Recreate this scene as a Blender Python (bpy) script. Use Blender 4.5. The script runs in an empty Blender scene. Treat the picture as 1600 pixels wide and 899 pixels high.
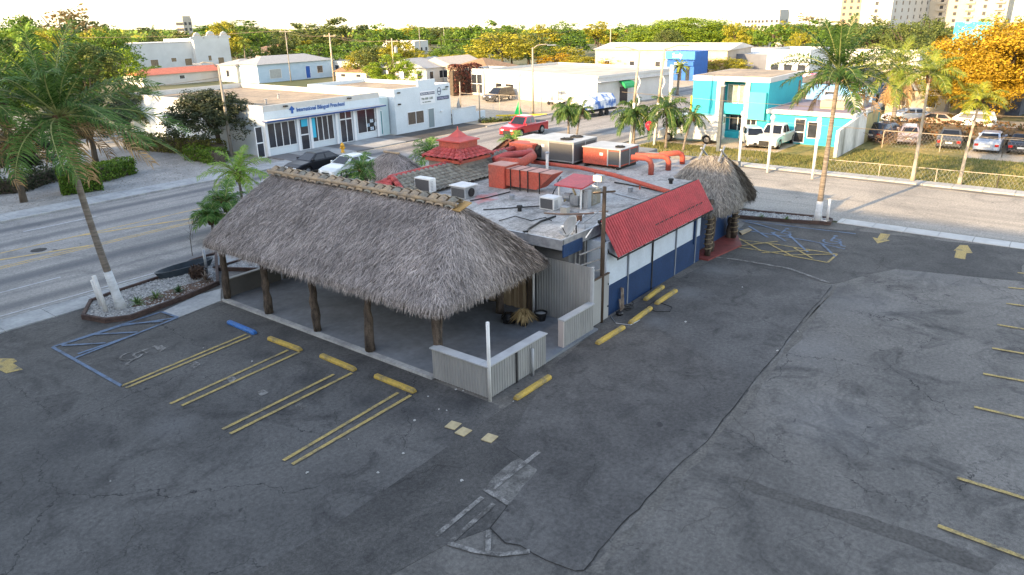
import bpy, bmesh, math, random
from mathutils import Vector, Matrix
random.seed(7)
R = math.radians
C = bpy.context.scene.collection
SC = bpy.context.scene
# ------------------------------------------------------------------ camera
F, PIT, ROL, YAW, HC = 1148.37, 0.35683, -0.020646, 0.666609, 11.1
vf = Vector((math.cos(YAW)*math.cos(PIT), math.sin(YAW)*math.cos(PIT), -math.sin(PIT)))
vr = Vector((math.sin(YAW), -math.cos(YAW), 0))
vu = vr.cross(vf)
rt = math.cos(ROL)*vr+math.sin(ROL)*vu
up = -math.sin(ROL)*vr+math.cos(ROL)*vu
cd = bpy.data.cameras.new('camera'); cam = bpy.data.objects.new('camera', cd); C.objects.link(cam)
cd.sensor_width = 36; cd.lens = F/1600*36; cd.clip_end = 6000; cd.clip_start = .2
m = Matrix((( rt.x, up.x, -vf.x, 0), (rt.y, up.y, -vf.y, 0), (rt.z, up.z, -vf.z, HC), (0, 0, 0, 1)))
cam.matrix_world = m
SC.camera = cam
# ------------------------------------------------------------------ sky, sun, exposure
SUN_EL, SUN_AZ = R(19), R(168)     # azimuth of the sun measured from +X towards +Y
w = bpy.data.worlds.new('World'); SC.world = w; w.use_nodes = True
nt = w.node_tree; bg = nt.nodes['Background']
sky = nt.nodes.new('ShaderNodeTexSky'); sky.sky_type = 'NISHITA'; sky.sun_disc = False
sky.sun_elevation = SUN_EL; sky.sun_rotation = math.pi/2-SUN_AZ
sky.air_density = 1.0; sky.dust_density = 1.2; sky.ozone_density = .4; sky.altitude = 0
# bright humid haze low in the sky, part of the sky itself and lighting the scene as it looks
tcw = nt.nodes.new('ShaderNodeTexCoord'); sx = nt.nodes.new('ShaderNodeSeparateXYZ'); nt.links.new(tcw.outputs['Generated'], sx.inputs[0])
hr = nt.nodes.new('ShaderNodeMapRange'); hr.interpolation_type = 'SMOOTHSTEP'; hr.inputs[1].default_value = .0; hr.inputs[2].default_value = 1.0; hr.inputs[3].default_value = 1; hr.inputs[4].default_value = 0; nt.links.new(sx.outputs[2], hr.inputs[0])
hm = nt.nodes.new('ShaderNodeMix'); hm.data_type = 'RGBA'; hm.blend_type = 'ADD'; hm.inputs[7].default_value = (2.1, 1.7, 1.22, 1); nt.links.new(hr.outputs[0], hm.inputs[0]); nt.links.new(sky.outputs[0], hm.inputs[6])
nt.links.new(hm.outputs[2], bg.inputs[0]); bg.inputs[1].default_value = 0.15
ld = bpy.data.lights.new('sun', 'SUN'); sun = bpy.data.objects.new('sun', ld); C.objects.link(sun)
ld.energy = 3.9; ld.angle = R(.5); ld.color = (1, .69, .36)
sd = Vector((math.cos(SUN_AZ)*math.cos(SUN_EL), math.sin(SUN_AZ)*math.cos(SUN_EL), math.sin(SUN_EL)))
sun.rotation_euler = sd.to_track_quat('Z', 'Y').to_euler()
SC.view_settings.view_transform = 'Standard'; SC.view_settings.look = 'None'
SC.view_settings.exposure = 1.85; SC.view_settings.gamma = 1

# ------------------------------------------------------------------ surveying: photo point -> place on a plane of the real scene
def ray(px, py): return vf*F+rt*(px-800)-up*(py-449.5)
def G(px, py, z=0):
    d = ray(px, py); t = (z-HC)/d.z
    return (d.x*t, d.y*t)
def TZ(x, y):
    """the land falls away very gently beyond the neighbourhood, more so to the right"""
    d = math.hypot(x, y); t = max(0., min(1., (YAW+.62-math.atan2(y, x))/1.24)); q = max(0., d-140)
    return -(.004+.032*t)*q*q/(q+60)
def place(px, d):
    v = ray(px, 60); l = math.hypot(v.x, v.y); x, y = v.x/l*d, v.y/l*d; return x, y
def GT(px, py):
    d = ray(px, py); d.normalize(); t = 20.
    while t < 1500:
        p = d*t
        if HC+p.z <= TZ(p.x, p.y): return p.x, p.y
        t += 1.5
    return place(px, 420)
def onX(px, py, X):
    d = ray(px, py); t = X/d.x; return (d.y*t, HC+d.z*t)
def onY(px, py, Y):
    d = ray(px, py); t = Y/d.y; return (d.x*t, HC+d.z*t)
def hz(X, Y, py):
    lo, hi = -2., 90.
    for _ in range(40):
        mm = (lo+hi)/2; v = Vector((X, Y, mm-HC))
        if 449.5-F*v.dot(up)/v.dot(vf) > py: lo = mm
        else: hi = mm
    return lo
# ------------------------------------------------------------------ materials
MATS = {}
def srgb(r, g, b):
    return tuple((c/255/12.92 if c/255 <= .04045 else ((c/255+.055)/1.055)**2.4) for c in (r, g, b))
def mk(name, c1, c2=None, scale=3, rough=.8, metal=0, bump=0, bscale=None, detail=5, stretch=None, lo=.35, hi=.65, island=None, spec=.3, transl=0, emit=0, coat=0, fine=0):
    if name in MATS: return MATS[name]
    M = bpy.data.materials.new(name); M.use_nodes = True; t = M.node_tree; N = t.nodes; L = t.links
    b = N['Principled BSDF']; b.inputs['Roughness'].default_value = rough; b.inputs['Metallic'].default_value = metal
    b.inputs['Specular IOR Level'].default_value = spec
    if coat: b.inputs['Coat Weight'].default_value = coat; b.inputs['Coat Roughness'].default_value = .08
    c1 = (*c1, 1)
    out = None
    tc = N.new('ShaderNodeTexCoord'); mp = N.new('ShaderNodeMapping'); L.new(tc.outputs['Object'], mp.inputs[0])
    if stretch: mp.inputs['Scale'].default_value = stretch
    if c2 is not None:
        c2 = (*c2, 1)
        mix = N.new('ShaderNodeMix'); mix.data_type = 'RGBA'; mix.inputs[6].default_value = c1; mix.inputs[7].default_value = c2
        if island:
            g = N.new('ShaderNodeNewGeometry'); L.new(g.outputs['Random Per Island'], mix.inputs[0])
        else:
            n = N.new('ShaderNodeTexNoise'); n.inputs['Scale'].default_value = scale; n.inputs['Detail'].default_value = detail; n.inputs['Roughness'].default_value = .62
            L.new(mp.outputs[0], n.inputs['Vector'])
            mr = N.new('ShaderNodeMapRange'); mr.inputs[1].default_value = lo; mr.inputs[2].default_value = hi
            L.new(n.outputs[0], mr.inputs[0]); L.new(mr.outputs[0], mix.inputs[0])
        out = mix.outputs[2]
        if fine:
            n2 = N.new('ShaderNodeTexNoise'); n2.inputs['Scale'].default_value = scale*9; n2.inputs['Detail'].default_value = 4
            L.new(mp.outputs[0], n2.inputs['Vector'])
            mr2 = N.new('ShaderNodeMapRange'); mr2.inputs[1].default_value = .3; mr2.inputs[2].default_value = .7; mr2.inputs[3].default_value = 1-fine; mr2.inputs[4].default_value = 1+fine
            L.new(n2.outputs[0], mr2.inputs[0])
            vm = N.new('ShaderNodeVectorMath'); vm.operation = 'SCALE'; L.new(out, vm.inputs[0]); L.new(mr2.outputs[0], vm.inputs[3]); out = vm.outputs[0]
        L.new(out, b.inputs['Base Color'])
    else:
        b.inputs['Base Color'].default_value = c1
    if bump:
        n = N.new('ShaderNodeTexNoise'); n.inputs['Scale'].default_value = bscale or scale*6; n.inputs['Detail'].default_value = 6
        L.new(mp.outputs[0], n.inputs['Vector'])
        bp = N.new('ShaderNodeBump'); bp.inputs['Strength'].default_value = bump; bp.inputs['Distance'].default_value = .02
        L.new(n.outputs[0], bp.inputs['Height']); L.new(bp.outputs[0], b.inputs['Normal'])
    if emit:
        b.inputs['Emission Color'].default_value = c1; b.inputs['Emission Strength'].default_value = emit
    if transl:
        tr = N.new('ShaderNodeBsdfTranslucent'); ms = N.new('ShaderNodeMixShader'); ms.inputs[0].default_value = transl
        if out is not None: L.new(out, tr.inputs[0])
        else: tr.inputs[0].default_value = c1
        L.new(b.outputs[0], ms.inputs[1]); L.new(tr.outputs[0], ms.inputs[2]); L.new(ms.outputs[0], N['Material Output'].inputs[0])
    MATS[name] = M
    return M

def asphalt(name, base, lightc, darkc, cracks=1., patch=.12, streak=None, seed=0, bands=None, spots=()):
    """weathered asphalt: broad blotches, grit, thin wandering cracks, spots"""
    base, lightc, darkc = [(q[0]*1.07, q[1]*1.01, q[2]*.93) for q in (base, lightc, darkc)]
    M = bpy.data.materials.new(name); M.use_nodes = True; t = M.node_tree; N = t.nodes; L = t.links
    b = N['Principled BSDF']; b.inputs['Roughness'].default_value = .85; b.inputs['Specular IOR Level'].default_value = .25
    tc = N.new('ShaderNodeTexCoord'); mp = N.new('ShaderNodeMapping'); mp.inputs['Location'].default_value = (seed, seed*.7, 0); L.new(tc.outputs['Object'], mp.inputs[0])
    P = mp.outputs[0]
    def noise(s, d=5, r=.6, vec=P, dist=0):
        n = N.new('ShaderNodeTexNoise'); n.inputs['Scale'].default_value = s; n.inputs['Detail'].default_value = d; n.inputs['Roughness'].default_value = r
        n.inputs['Distortion'].default_value = dist
        L.new(vec, n.inputs['Vector']); return n
    def mrange(x, a, bb, c=0., d=1.):
        r = N.new('ShaderNodeMapRange'); r.inputs[1].default_value = a; r.inputs[2].default_value = bb; r.inputs[3].default_value = c; r.inputs[4].default_value = d
        L.new(x, r.inputs[0]); return r.outputs[0]
    def mixc(f, a, c, bt='MIX'):
        x = N.new('ShaderNodeMix'); x.data_type = 'RGBA'; x.blend_type = bt
        if isinstance(f, float): x.inputs[0].default_value = f
        else: L.new(f, x.inputs[0])
        for i, q in ((6, a), (7, c)):
            if isinstance(q, tuple): x.inputs[i].default_value = (*q, 1)
            else: L.new(q, x.inputs[i])
        return x.outputs[2]
    c = mixc(mrange(noise(patch, 6, .65, dist=.6).outputs[0], .38, .62), base, lightc)
    c = mixc(mrange(noise(patch*2.7, 7, .7, dist=1.2).outputs[0], .5, .72), c, darkc)
    if streak:
        sp = N.new('ShaderNodeMapping'); sp.inputs['Scale'].default_value = streak; L.new(P, sp.inputs[0])
        c = mixc(mrange(noise(1, 5, .6, vec=sp.outputs[0]).outputs[0], .48, .72, 0, .75), c, darkc)
    # grit
    g1 = mrange(noise(9, 4, .7).outputs[0], .3, .7, .7, 1.3)
    g2 = mrange(noise(70, 2, .6).outputs[0], .3, .7, .6, 1.4)
    mm = N.new('ShaderNodeMath'); mm.operation = 'MULTIPLY'; L.new(g1, mm.inputs[0]); L.new(g2, mm.inputs[1])
    vs = N.new('ShaderNodeVectorMath'); vs.operation = 'SCALE'; L.new(c, vs.inputs[0]); L.new(mm.outputs[0], vs.inputs[3]); c = vs.outputs[0]
    for (sx_, sy_, sr_, sa_, dark_) in spots:   # oil drips, grime and dusty pale areas
        mp2 = N.new('ShaderNodeVectorMath'); mp2.operation = 'DISTANCE'; L.new(tc.outputs['Object'], mp2.inputs[0]); mp2.inputs[1].default_value = (sx_, sy_, 0)
        wob = noise(1.3, 5, .7); a3 = N.new('ShaderNodeMath'); a3.operation = 'MULTIPLY_ADD'; L.new(wob.outputs[0], a3.inputs[0]); a3.inputs[1].default_value = sr_*1.6; L.new(mp2.outputs['Value'], a3.inputs[2])
        c = mixc(mrange(a3.outputs[0], sr_*.7, sr_*1.8, sa_, 0), c, (.022, .023, .026) if dark_ else (.19, .19, .195))
    if bands:   # oil and rubber worn along the lane centres
        sy = N.new('ShaderNodeSeparateXYZ'); L.new(tc.outputs['Object'], sy.inputs[0]); wn = noise(.06, 3); acc = None
        for cy, hw, amt in bands:
            a_ = N.new('ShaderNodeMath'); a_.operation = 'SUBTRACT'; L.new(sy.outputs[1], a_.inputs[0]); a_.inputs[1].default_value = cy
            w_ = N.new('ShaderNodeMath'); w_.operation = 'MULTIPLY_ADD'; L.new(wn.outputs[0], w_.inputs[0]); w_.inputs[1].default_value = .5; L.new(a_.outputs[0], w_.inputs[2])
            b2 = N.new('ShaderNodeMath'); b2.operation = 'ABSOLUTE'; L.new(w_.outputs[0], b2.inputs[0]); r2 = mrange(b2.outputs[0], hw*.25, hw, amt, 0)
            if acc is None: acc = r2
            else: mx_ = N.new('ShaderNodeMath'); mx_.operation = 'MAXIMUM'; L.new(acc, mx_.inputs[0]); L.new(r2, mx_.inputs[1]); acc = mx_.outputs[0]
        c = mixc(acc, c, (.075, .08, .09))
    if cracks:
        nd = noise(.9, 5, .65); vm = N.new('ShaderNodeVectorMath'); vm.operation = 'MULTIPLY_ADD'
        L.new(nd.outputs[1], vm.inputs[0]); vm.inputs[1].default_value = (1.6, 1.6, 0); L.new(P, vm.inputs[2])
        for sc, wd, am, ms in ((.17, .004, .8, .15), (.5, .007, .55, .3)):
            v = N.new('ShaderNodeTexVoronoi'); v.feature = 'DISTANCE_TO_EDGE'; v.inputs['Scale'].default_value = sc; v.voronoi_dimensions = '2D'; L.new(vm.outputs[0], v.inputs['Vector'])
            k = mrange(v.outputs['Distance'], 0, wd, am*cracks, 0)
            msk = mrange(noise(ms, 3).outputs[0], .43, .53)
            q = N.new('ShaderNodeMath'); q.operation = 'MULTIPLY'; L.new(k, q.inputs[0]); L.new(msk, q.inputs[1])
            c = mixc(q.outputs[0], c, (.012, .012, .014))
    sp2 = mrange(noise(2.3, 2, .4, dist=.3).outputs[0], .74, .77, 0, .6)
    c = mixc(sp2, c, (.02, .02, .022))
    L.new(c, b.inputs['Base Color'])
    bp = N.new('ShaderNodeBump'); bp.inputs['Strength'].default_value = .35; bp.inputs['Distance'].default_value = .01
    L.new(noise(45, 4).outputs[0], bp.inputs['Height']); L.new(bp.outputs[0], b.inputs['Normal'])
    MATS[name] = M
    return M

# ------------------------------------------------------------------ mesh collector
class MB:
    def __init__(s): s.v = []; s.f = []; s.m = []
    def add(s, vs, fs, mi=0):
        o = len(s.v); s.v += [tuple(v) for v in vs]; s.f += [tuple(i+o for i in f) for f in fs]; s.m += [mi]*len(fs); return s
    def quad(s, a, b, c, d, mi=0): return s.add([a, b, c, d], [(0, 1, 2, 3)], mi)
    def box(s, x0, y0, z0, x1, y1, z1, mi=0):
        if x0 > x1: x0, x1 = x1, x0
        if y0 > y1: y0, y1 = y1, y0
        if z0 > z1: z0, z1 = z1, z0
        vs = [(x, y, z) for z in (z0, z1) for x, y in ((x0, y0), (x1, y0), (x1, y1), (x0, y1))]
        return s.add(vs, [(3, 2, 1, 0), (4, 5, 6, 7), (0, 1, 5, 4), (1, 2, 6, 5), (2, 3, 7, 6), (3, 0, 4, 7)], mi)
    def beam(s, a, b, wd, ht, mi=0, upv=(0, 0, 1)):
        a = Vector(a); b = Vector(b); d = (b-a).normalized(); u = Vector(upv)
        if abs(d.dot(u)) > .95: u = Vector((1, 0, 0))
        x = d.cross(u).normalized()*wd/2; y = x.cross(d).normalized()*ht/2
        vs = [p+i*x+j*y for p in (a, b) for i, j in ((-1, -1), (1, -1), (1, 1), (-1, 1))]
        return s.add(vs, [(0, 1, 2, 3), (7, 6, 5, 4), (0, 4, 5, 1), (1, 5, 6, 2), (2, 6, 7, 3), (3, 7, 4, 0)], mi)
    def prism(s, poly, z0, z1, mi=0):
        n = len(poly); vs = [(p[0], p[1], z0) for p in poly]+[(p[0], p[1], z1) for p in poly]
        a = sum(poly[i][0]*poly[(i+1) % n][1]-poly[(i+1) % n][0]*poly[i][1] for i in range(n))
        if a < 0:
            fs = [tuple(range(n)), tuple(range(2*n-1, n-1, -1))]+[(i, i+n, (i+1) % n+n, (i+1) % n) for i in range(n)]
        else:
            fs = [tuple(range(n-1, -1, -1)), tuple(range(n, 2*n))]+[(i, (i+1) % n, (i+1) % n+n, i+n) for i in range(n)]
        return s.add(vs, fs, mi)
    def sheet(s, poly, z, mi=0):
        n = len(poly); a = sum(poly[i][0]*poly[(i+1) % n][1]-poly[(i+1) % n][0]*poly[i][1] for i in range(n))
        return s.add([(p[0], p[1], z) for p in poly], [tuple(range(n)) if a > 0 else tuple(range(n-1, -1, -1))], mi)
    def line(s, pts, wd, z, mi=0):
        for q_, (a, b) in enumerate(zip(pts[:-1], pts[1:])):
            if q_: z += .0006
            a = Vector((*a[:2], 0)); b = Vector((*b[:2], 0)); d = (b-a)
            if d.length < 1e-6: continue
            n = Vector((-d.y, d.x, 0)).normalized()*wd/2
            s.sheet([(a-n)[:2], (b-n)[:2], (b+n)[:2], (a+n)[:2]], z, mi)
        return s
    def tube(s, pts, rad, n=8, mi=0, cap=True, wob=0):
        pts = [Vector(p) for p in pts]; k = len(pts)
        if not hasattr(rad, '__len__'): rad = [rad]*k
        rings = []; u = None
        for i, p in enumerate(pts):
            d = (pts[min(i+1, k-1)]-pts[max(i-1, 0)]).normalized()
            if u is None:
                u = Vector((0, 0, 1)) if abs(d.z) < .9 else Vector((1, 0, 0))
            x = d.cross(u).normalized(); u2 = x.cross(d).normalized(); u = u2
            rings.append([p+(x*math.cos(2*math.pi*j/n)+u2*math.sin(2*math.pi*j/n))*rad[i]*(1+random.uniform(-wob, wob)) for j in range(n)])
        vs = [q for r_ in rings for q in r_]
        fs = [(i*n+j, i*n+(j+1) % n, (i+1)*n+(j+1) % n, (i+1)*n+j) for i in range(k-1) for j in range(n)]
        if cap: fs += [tuple(range(n-1, -1, -1)), tuple((k-1)*n+j for j in range(n))]
        return s.add(vs, fs, mi)
    def lathe(s, prof, c=(0, 0, 0), n=16, axis='z', mi=0):
        vs = []
        for r_, z in prof:
            for j in range(n):
                a = 2*math.pi*j/n; x, y = r_*math.cos(a), r_*math.sin(a)
                vs.append({'z': (c[0]+x, c[1]+y, c[2]+z), 'y': (c[0]+x, c[1]+z, c[2]+y), 'x': (c[0]+z, c[1]+x, c[2]+y)}[axis])
        k = len(prof); fs = [(i*n+j, i*n+(j+1) % n, (i+1)*n+(j+1) % n, (i+1)*n+j) for i in range(k-1) for j in range(n)]
        fs += [tuple(range(n-1, -1, -1)), tuple((k-1)*n+j for j in range(n))]
        return s.add(vs, fs, mi)
    def build(s, name, mat, parent=None, smooth=False, bevel=0, recalc=False):
        me = bpy.data.meshes.new(name); me.from_pydata(s.v, [], s.f)
        for q in (mat if isinstance(mat, (list, tuple)) else [mat]): me.materials.append(q)
        if max(s.m, default=0) > 0: me.polygons.foreach_set('material_index', s.m)
        if smooth: me.polygons.foreach_set('use_smooth', [True]*len(me.polygons))
        if recalc:
            bm = bmesh.new(); bm.from_mesh(me); bmesh.ops.recalc_face_normals(bm, faces=bm.faces); bm.to_mesh(me); bm.free()
        o = bpy.data.objects.new(name, me); C.objects.link(o)
        if bevel:
            md = o.modifiers.new('bevel', 'BEVEL'); md.width = bevel; md.segments = 2; md.limit_method = 'ANGLE'
        if parent is not None: setpar(o, parent)
        return o
def locmat(p):
    mm = Matrix.Translation(p.location) @ p.rotation_euler.to_matrix().to_4x4() @ Matrix.Diagonal((*p.scale, 1))
    return (locmat(p.parent) @ p.matrix_parent_inverse @ mm) if p.parent else mm
def setpar(o, p):
    o.parent = p; o.matrix_parent_inverse = locmat(p).inverted()
def thing(name, label, cat, loc=(0, 0, 0), rz=0, group=None):
    o = bpy.data.objects.new(name, None); C.objects.link(o); o.empty_display_size = .3
    o.location = loc; o.rotation_euler = (0, 0, rz); o['label'] = label; o['category'] = cat
    if group: o['group'] = group
    return o
def tag(o, label, cat, group=None):
    o['label'] = label; o['category'] = cat
    if group: o['group'] = group
    return o
def struct(o): o['kind'] = 'structure'; return o
def kids(o): return [c for c in bpy.data.objects if c.parent == o]
def dup(o, loc, rz=0, label=None, group=None, scale=None, _k={}):
    if o.name not in _k:
        ch = kids(o); _k[o.name] = [(c, kids(c)) for c in ch]
    r_ = o.copy(); C.objects.link(r_); r_.location = loc; r_.rotation_euler = (0, 0, rz)
    if scale: r_.scale = scale if hasattr(scale, '__len__') else (scale,)*3
    if label: r_['label'] = label
    if group: r_['group'] = group
    for c, gs in _k[o.name]:
        d = c.copy(); C.objects.link(d); d.parent = r_
        for g in gs:
            e = g.copy(); C.objects.link(e); e.parent = d
    return r_
def pxp(lst, z=0): return [G(a, b, z) for a, b in lst]

# ------------------------------------------------------------------ common materials
WHITE = mk('white_paint', (.62, .66, .70), (.5, .54, .57), 1.2, .6, lo=.3, hi=.75)
PWHITE = mk('pure_white_paint', (.66, .66, .65), (.56, .56, .55), 2, .55)
DARKGLASS = mk('dark_glass', (.012, .014, .018), rough=.12, spec=.6)
GREYMET = mk('galvanised_metal', (.36, .38, .40), (.24, .25, .27), 4, .45, .5)
BLACK = mk('black_rubber', (.012, .012, .013), (.03, .03, .03), 6, .7)
CONC = mk('pale_concrete', (.36, .37, .37), (.25, .26, .265), .8, .9, bump=.2, fine=.12)
KERBM = mk('kerb_concrete', (.40, .40, .38), (.24, .24, .24), 1.1, .9, bump=.2, fine=.15)
YEL = mk('yellow_paint', (.42, .29, .06), (.20, .16, .08), 3, .75, lo=.45, hi=.7, fine=.2)
FADEY = mk('faded_yellow_line', (.36, .27, .10), (.11, .105, .09), 2.6, .85, lo=.48, hi=.72, fine=.35)
FADEB = mk('faded_blue_line', (.12, .17, .25), (.08, .085, .095), 2.4, .85, lo=.45, hi=.7, fine=.2)
FADEW = mk('faded_white_line', (.22, .21, .195), (.075, .071, .066), 3.2, .85, lo=.42, hi=.6, fine=.4)
ORANGE = mk('orange_red_paint', (.44, .08, .05), (.27, .08, .06), 1.3, .7, lo=.35, hi=.7, fine=.2, bump=.1)
REDTILE = mk('red_painted_tile', (.45, .08, .075), (.26, .055, .05), 2.2, .7, bump=.1, lo=.38, hi=.66, fine=.25)
GREYTILE = mk('weathered_clay_tile', (.25, .24, .20), (.13, .115, .095), 3.5, .85, bump=.2)
WOOD = mk('weathered_wood', (.12, .085, .06), (.05, .035, .025), 4, .85, stretch=(1, 1, .25), bump=.3)
TRUNKM = mk('palm_trunk_bark', (.22, .19, .16), (.10, .085, .07), 5, .9, stretch=(.3, .3, 3), bump=.4)
BARK = mk('tree_bark', (.10, .08, .06), (.05, .04, .03), 6, .95)
# ================================================================== SETTING
LOT = asphalt('lot_asphalt', (.090, .090, .090), (.155, .154, .152), (.042, .043, .045), 1.3, .16, spots=[(24.0, 12.6, .8, .75, 1), (22.0, 12.4, .9, .7, 1), (27.5, 12.7, .8, .5, 1), (30, 6.0, 2.6, .3, 0), (24.5, 6.5, 2.0, .3, 0), (36, 4.5, 3.0, .35, 0), (20, 4.0, 2.2, .25, 0)])
PATCH = asphalt('overlay_asphalt', (.064, .065, .068), (.10, .101, .104), (.04, .041, .043), .3, .3, seed=5, spots=[(21.5, 9.6, .8, .5, 1), (23.6, 11.6, .8, .45, 0), (27, 11.8, 1.0, .5, 0), (22.2, 12.3, .5, .7, 1), (25.5, 12.7, .6, .7, 1), (19.0, 12.3, .8, .5, 1), (30.5, 12.2, 1.2, .45, 0), (17.0, 9.4, .6, .3, 1)])
PATCHD = asphalt('dark_overlay_asphalt', (.052, .053, .055), (.085, .086, .087), (.034, .035, .037), .35, .25, seed=9)
STRD = asphalt('street_asphalt', (.225, .23, .238), (.28, .284, .288), (.15, .155, .162), .12, .12, streak=(.035, 1.1, 1), seed=3, bands=[(34.6, .75, .65), (38.3, .8, .75), (45.0, .7, .55), (48.4, .8, .75), (36.3, .3, .3), (47.0, .3, .25)])
STR2 = asphalt('side_street_asphalt', (.25, .25, .245), (.31, .305, .29), (.17, .172, .17), .2, .1, streak=(1.0, .05, 1), seed=13)
SAND = mk('sandy_ground', (.34, .33, .31), (.19, .19, .185), .6, .95, detail=8, lo=.3, hi=.75, fine=.2)
TANLOT = asphalt('tan_lot_concrete', (.33, .30, .25), (.38, .35, .29), (.24, .22, .19), .4, .1, seed=21)
GRASSM = mk('dry_grass_ground', (.085, .11, .035), (.30, .23, .08), .35, .95, detail=8, lo=.35, hi=.62, fine=.35, bump=.4)
FARG = mk('far_ground_green', (.07, .085, .035), (.16, .15, .09), .03, .95, detail=8)
b = MB(); RR = [0, 60, 120, 140, 160, 190, 230, 280, 350, 450, 600, 800, 1100, 1600, 2400, 3800]; NA = 120
for r_ in RR[1:]:
    for j in range(NA): a = 2*math.pi*j/NA; x, y = r_*math.cos(a), r_*math.sin(a); b.v.append((x, y, -.05+TZ(x, y)))
n0 = len(b.v); b.v.append((0, 0, -.05)); k = len(RR)-1
b.f = [(i*NA+j, (i+1)*NA+j, (i+1)*NA+(j+1) % NA, i*NA+(j+1) % NA) for i in range(k-1) for j in range(NA)]+[(n0, j, (j+1) % NA) for j in range(NA)]; b.m = [0]*len(b.f)
g = struct(b.build('ground', FARG))
lot = struct(MB().sheet([(-60, -60), (41.6, -60), (41.6, 15), (41.6, 31.4), (-60, 31.4)], 0).build('parking_lot', LOT))
st1 = struct(MB().sheet([(-150, 33), (138, 33), (138, 50.1), (-150, 50.1)], -.012).build('main_road', STRD))
st2 = struct(MB().sheet([(42, -150), (53.3, -150), (53.3, 33.3), (42, 33.3)], -.006).build('side_street', STR2))
# corner fillet where the two streets meet, far lots
struct(MB().sheet([(-150, 50.1), (36.6, 50.1), (36.6, 140), (-150, 140)], -.02).build('sandy_verge', SAND))
struct(MB().sheet([(36.6, 50.1), (140, 50.1), (140, 92), (36.6, 92)], -.016).build('tan_concrete_lot', TANLOT))
struct(MB().sheet([(56, 20), (140, 20), (140, 33), (56, 33)], -.018).build('forecourt', TANLOT))
struct(MB().sheet([(55, -60), (74, -60), (74, 33), (55, 33)], -.024).build('grass_field', GRASSM))
struct(MB().sheet([(76, -60), (90, -60), (90, 14), (76, 20)], -.022).build('back_street', STRD))
MB().sheet([(66.2, -60), (74, -60), (74, 7.4), (66.2, 7.4)], -.014).build('back_lot_paving', TANLOT)['kind'] = 'structure'
# sidewalks and kerbs
def walk(name, x0, y0, x1, y1, z=.1, step=1.8, along='x', m=CONC):
    b = MB(); a, e = (x0, x1) if along == 'x' else (y0, y1); p = a
    while p < e-.01:
        q = min(p+step, e)
        if along == 'x': b.box(p+.012, y0, -.1, q-.012, y1, z)
        else: b.box(x0, p+.012, -.1, x1, q-.012, z)
        p = q
    return struct(b.build(name, m))
walk('sidewalk', -60, 31.45, 41, 32.9, .04)
walk('sidewalk', -80, 50.3, 36.4, 52.3, .08)
SW2 = mk('dark_concrete', (.16, .165, .17), (.12, .12, .125), 1, .9)
b1, b2 = MB(), MB(); x = 36.5; i = 0
while x < 50.2:
    (b2 if i in (0, 3, 6) else b1).box(x+.01, 50.4, -.1, x+2.0-.01, 54.9, .09); x += 2.0; i += 1
struct(b1.build('sidewalk', CONC)); struct(b2.build('dark_paving', SW2))
struct(MB().sheet([(50.6, 50.4), (61, 50.4), (61, 54.5), (50.6, 54.5)], .003).build('driveway', PATCHD))
walk('sidewalk', 41.6, -60, 42.6, 10.0, .035, 1.55, 'y', mk('light_walk', (.50, .50, .48), (.38, .38, .37), .8, .9))
walk('sidewalk', 41.9, 15.5, 42.6, 31.5, .1, 1.6, 'y')
walk('sidewalk', 53.9, -60, 55.0, 32.6, .12, 1.7, 'y')
GUT = mk('gutter_dirt', (.10, .095, .09), (.22, .21, .19), 1.3, .95, stretch=(1, .2, 1))
k = MB(); k.box(53.3, -60, -.1, 53.88, 32.6, .015); struct(k.build('kerb', GUT))
k = MB(); k.box(-80, 50.1, -.1, 36.5, 50.28, .1); k.box(60, 50.1, -.1, 140, 50.28, .1); struct(k.build('kerb', KERBM))
k = MB(); k.box(-60, 32.92, -.1, 41, 33.05, .05); k.box(56, 32.9, -.1, 140, 33.1, .1); struct(k.build('kerb', KERBM))
# road paint
def child(bm, name, mat, par): o = bm.build(name, mat, par); return o
l = MB(); l.line([(-60, 40.42), (60, 40.42)], .12, -.004); l.line([(-60, 40.72), (60, 40.72)], .12, -.004)
l.line([(-60, 43.3), (45, 43.3)], .14, -.004)
for x0 in range(-40, 44, 8): l.line([(x0, 43.3), (x0+7.6, 40.8)], .22, -.0025)
child(l, 'centre_line', mk('road_yellow', (.50, .34, .12), (.30, .27, .2), 1.5, .8, lo=.42, hi=.68), st1)
l = MB()
for x0 in range(-40, 60, 12): l.line([(x0+6.7, 46.9), (x0+10.7, 46.9)], .13, -.004)
for x0 in (-30, -15, 3.5): l.line([(x0, 36.6), (x0+9, 36.6)], .1, -.004)
l.line([(-60, 33.45), (41, 33.45)], .1, -.004)
child(l, 'lane_line', FADEW if 0 else mk('road_white', (.5, .52, .54), (.3, .31, .32), 2, .8), st1)
# manhole
MB().lathe([(.38, 0), (.38, .004)], (13.7, 42.2, -.004), 20).build('manhole_cover', BLACK, st1)
# ---- asphalt overlays in the lot (own slightly raised layers, ragged edge)
def ragged(pts, amp=.06, step=.35):
    out = []; n = len(pts)
    for i in range(n):
        a = Vector(pts[i]); b = Vector(pts[(i+1) % n]); L = (b-a).length; k = max(1, int(L/step)); nn = Vector((-(b-a).y, (b-a).x)).normalized()
        ph = random.uniform(0, 6)
        for j in range(k):
            t = j/k; e = amp*(math.sin(t*L*.9+ph)*.6+math.sin(t*L*2.3+ph*2)*.35+random.uniform(-.4, .4))*min(1, 4*t*(1-t)*3)
            out.append((a+(b-a)*t+nn*e)[:])
    return out
ov1 = pxp([(840, 735), (794, 790), (766, 826), (789, 849), (813, 853), (853, 876), (899, 893), (912, 892), (960, 833), (999, 796), (1046, 742), (1105, 690), (1130, 655), (1165, 612), (1300, 446), (1120, 403), (947, 499), (862, 577), (790, 700)])
rag1 = ragged(ov1, .05)
ovo = struct(MB().prism(rag1, -.05, .016).build('asphalt_overlay', PATCH))
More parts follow.
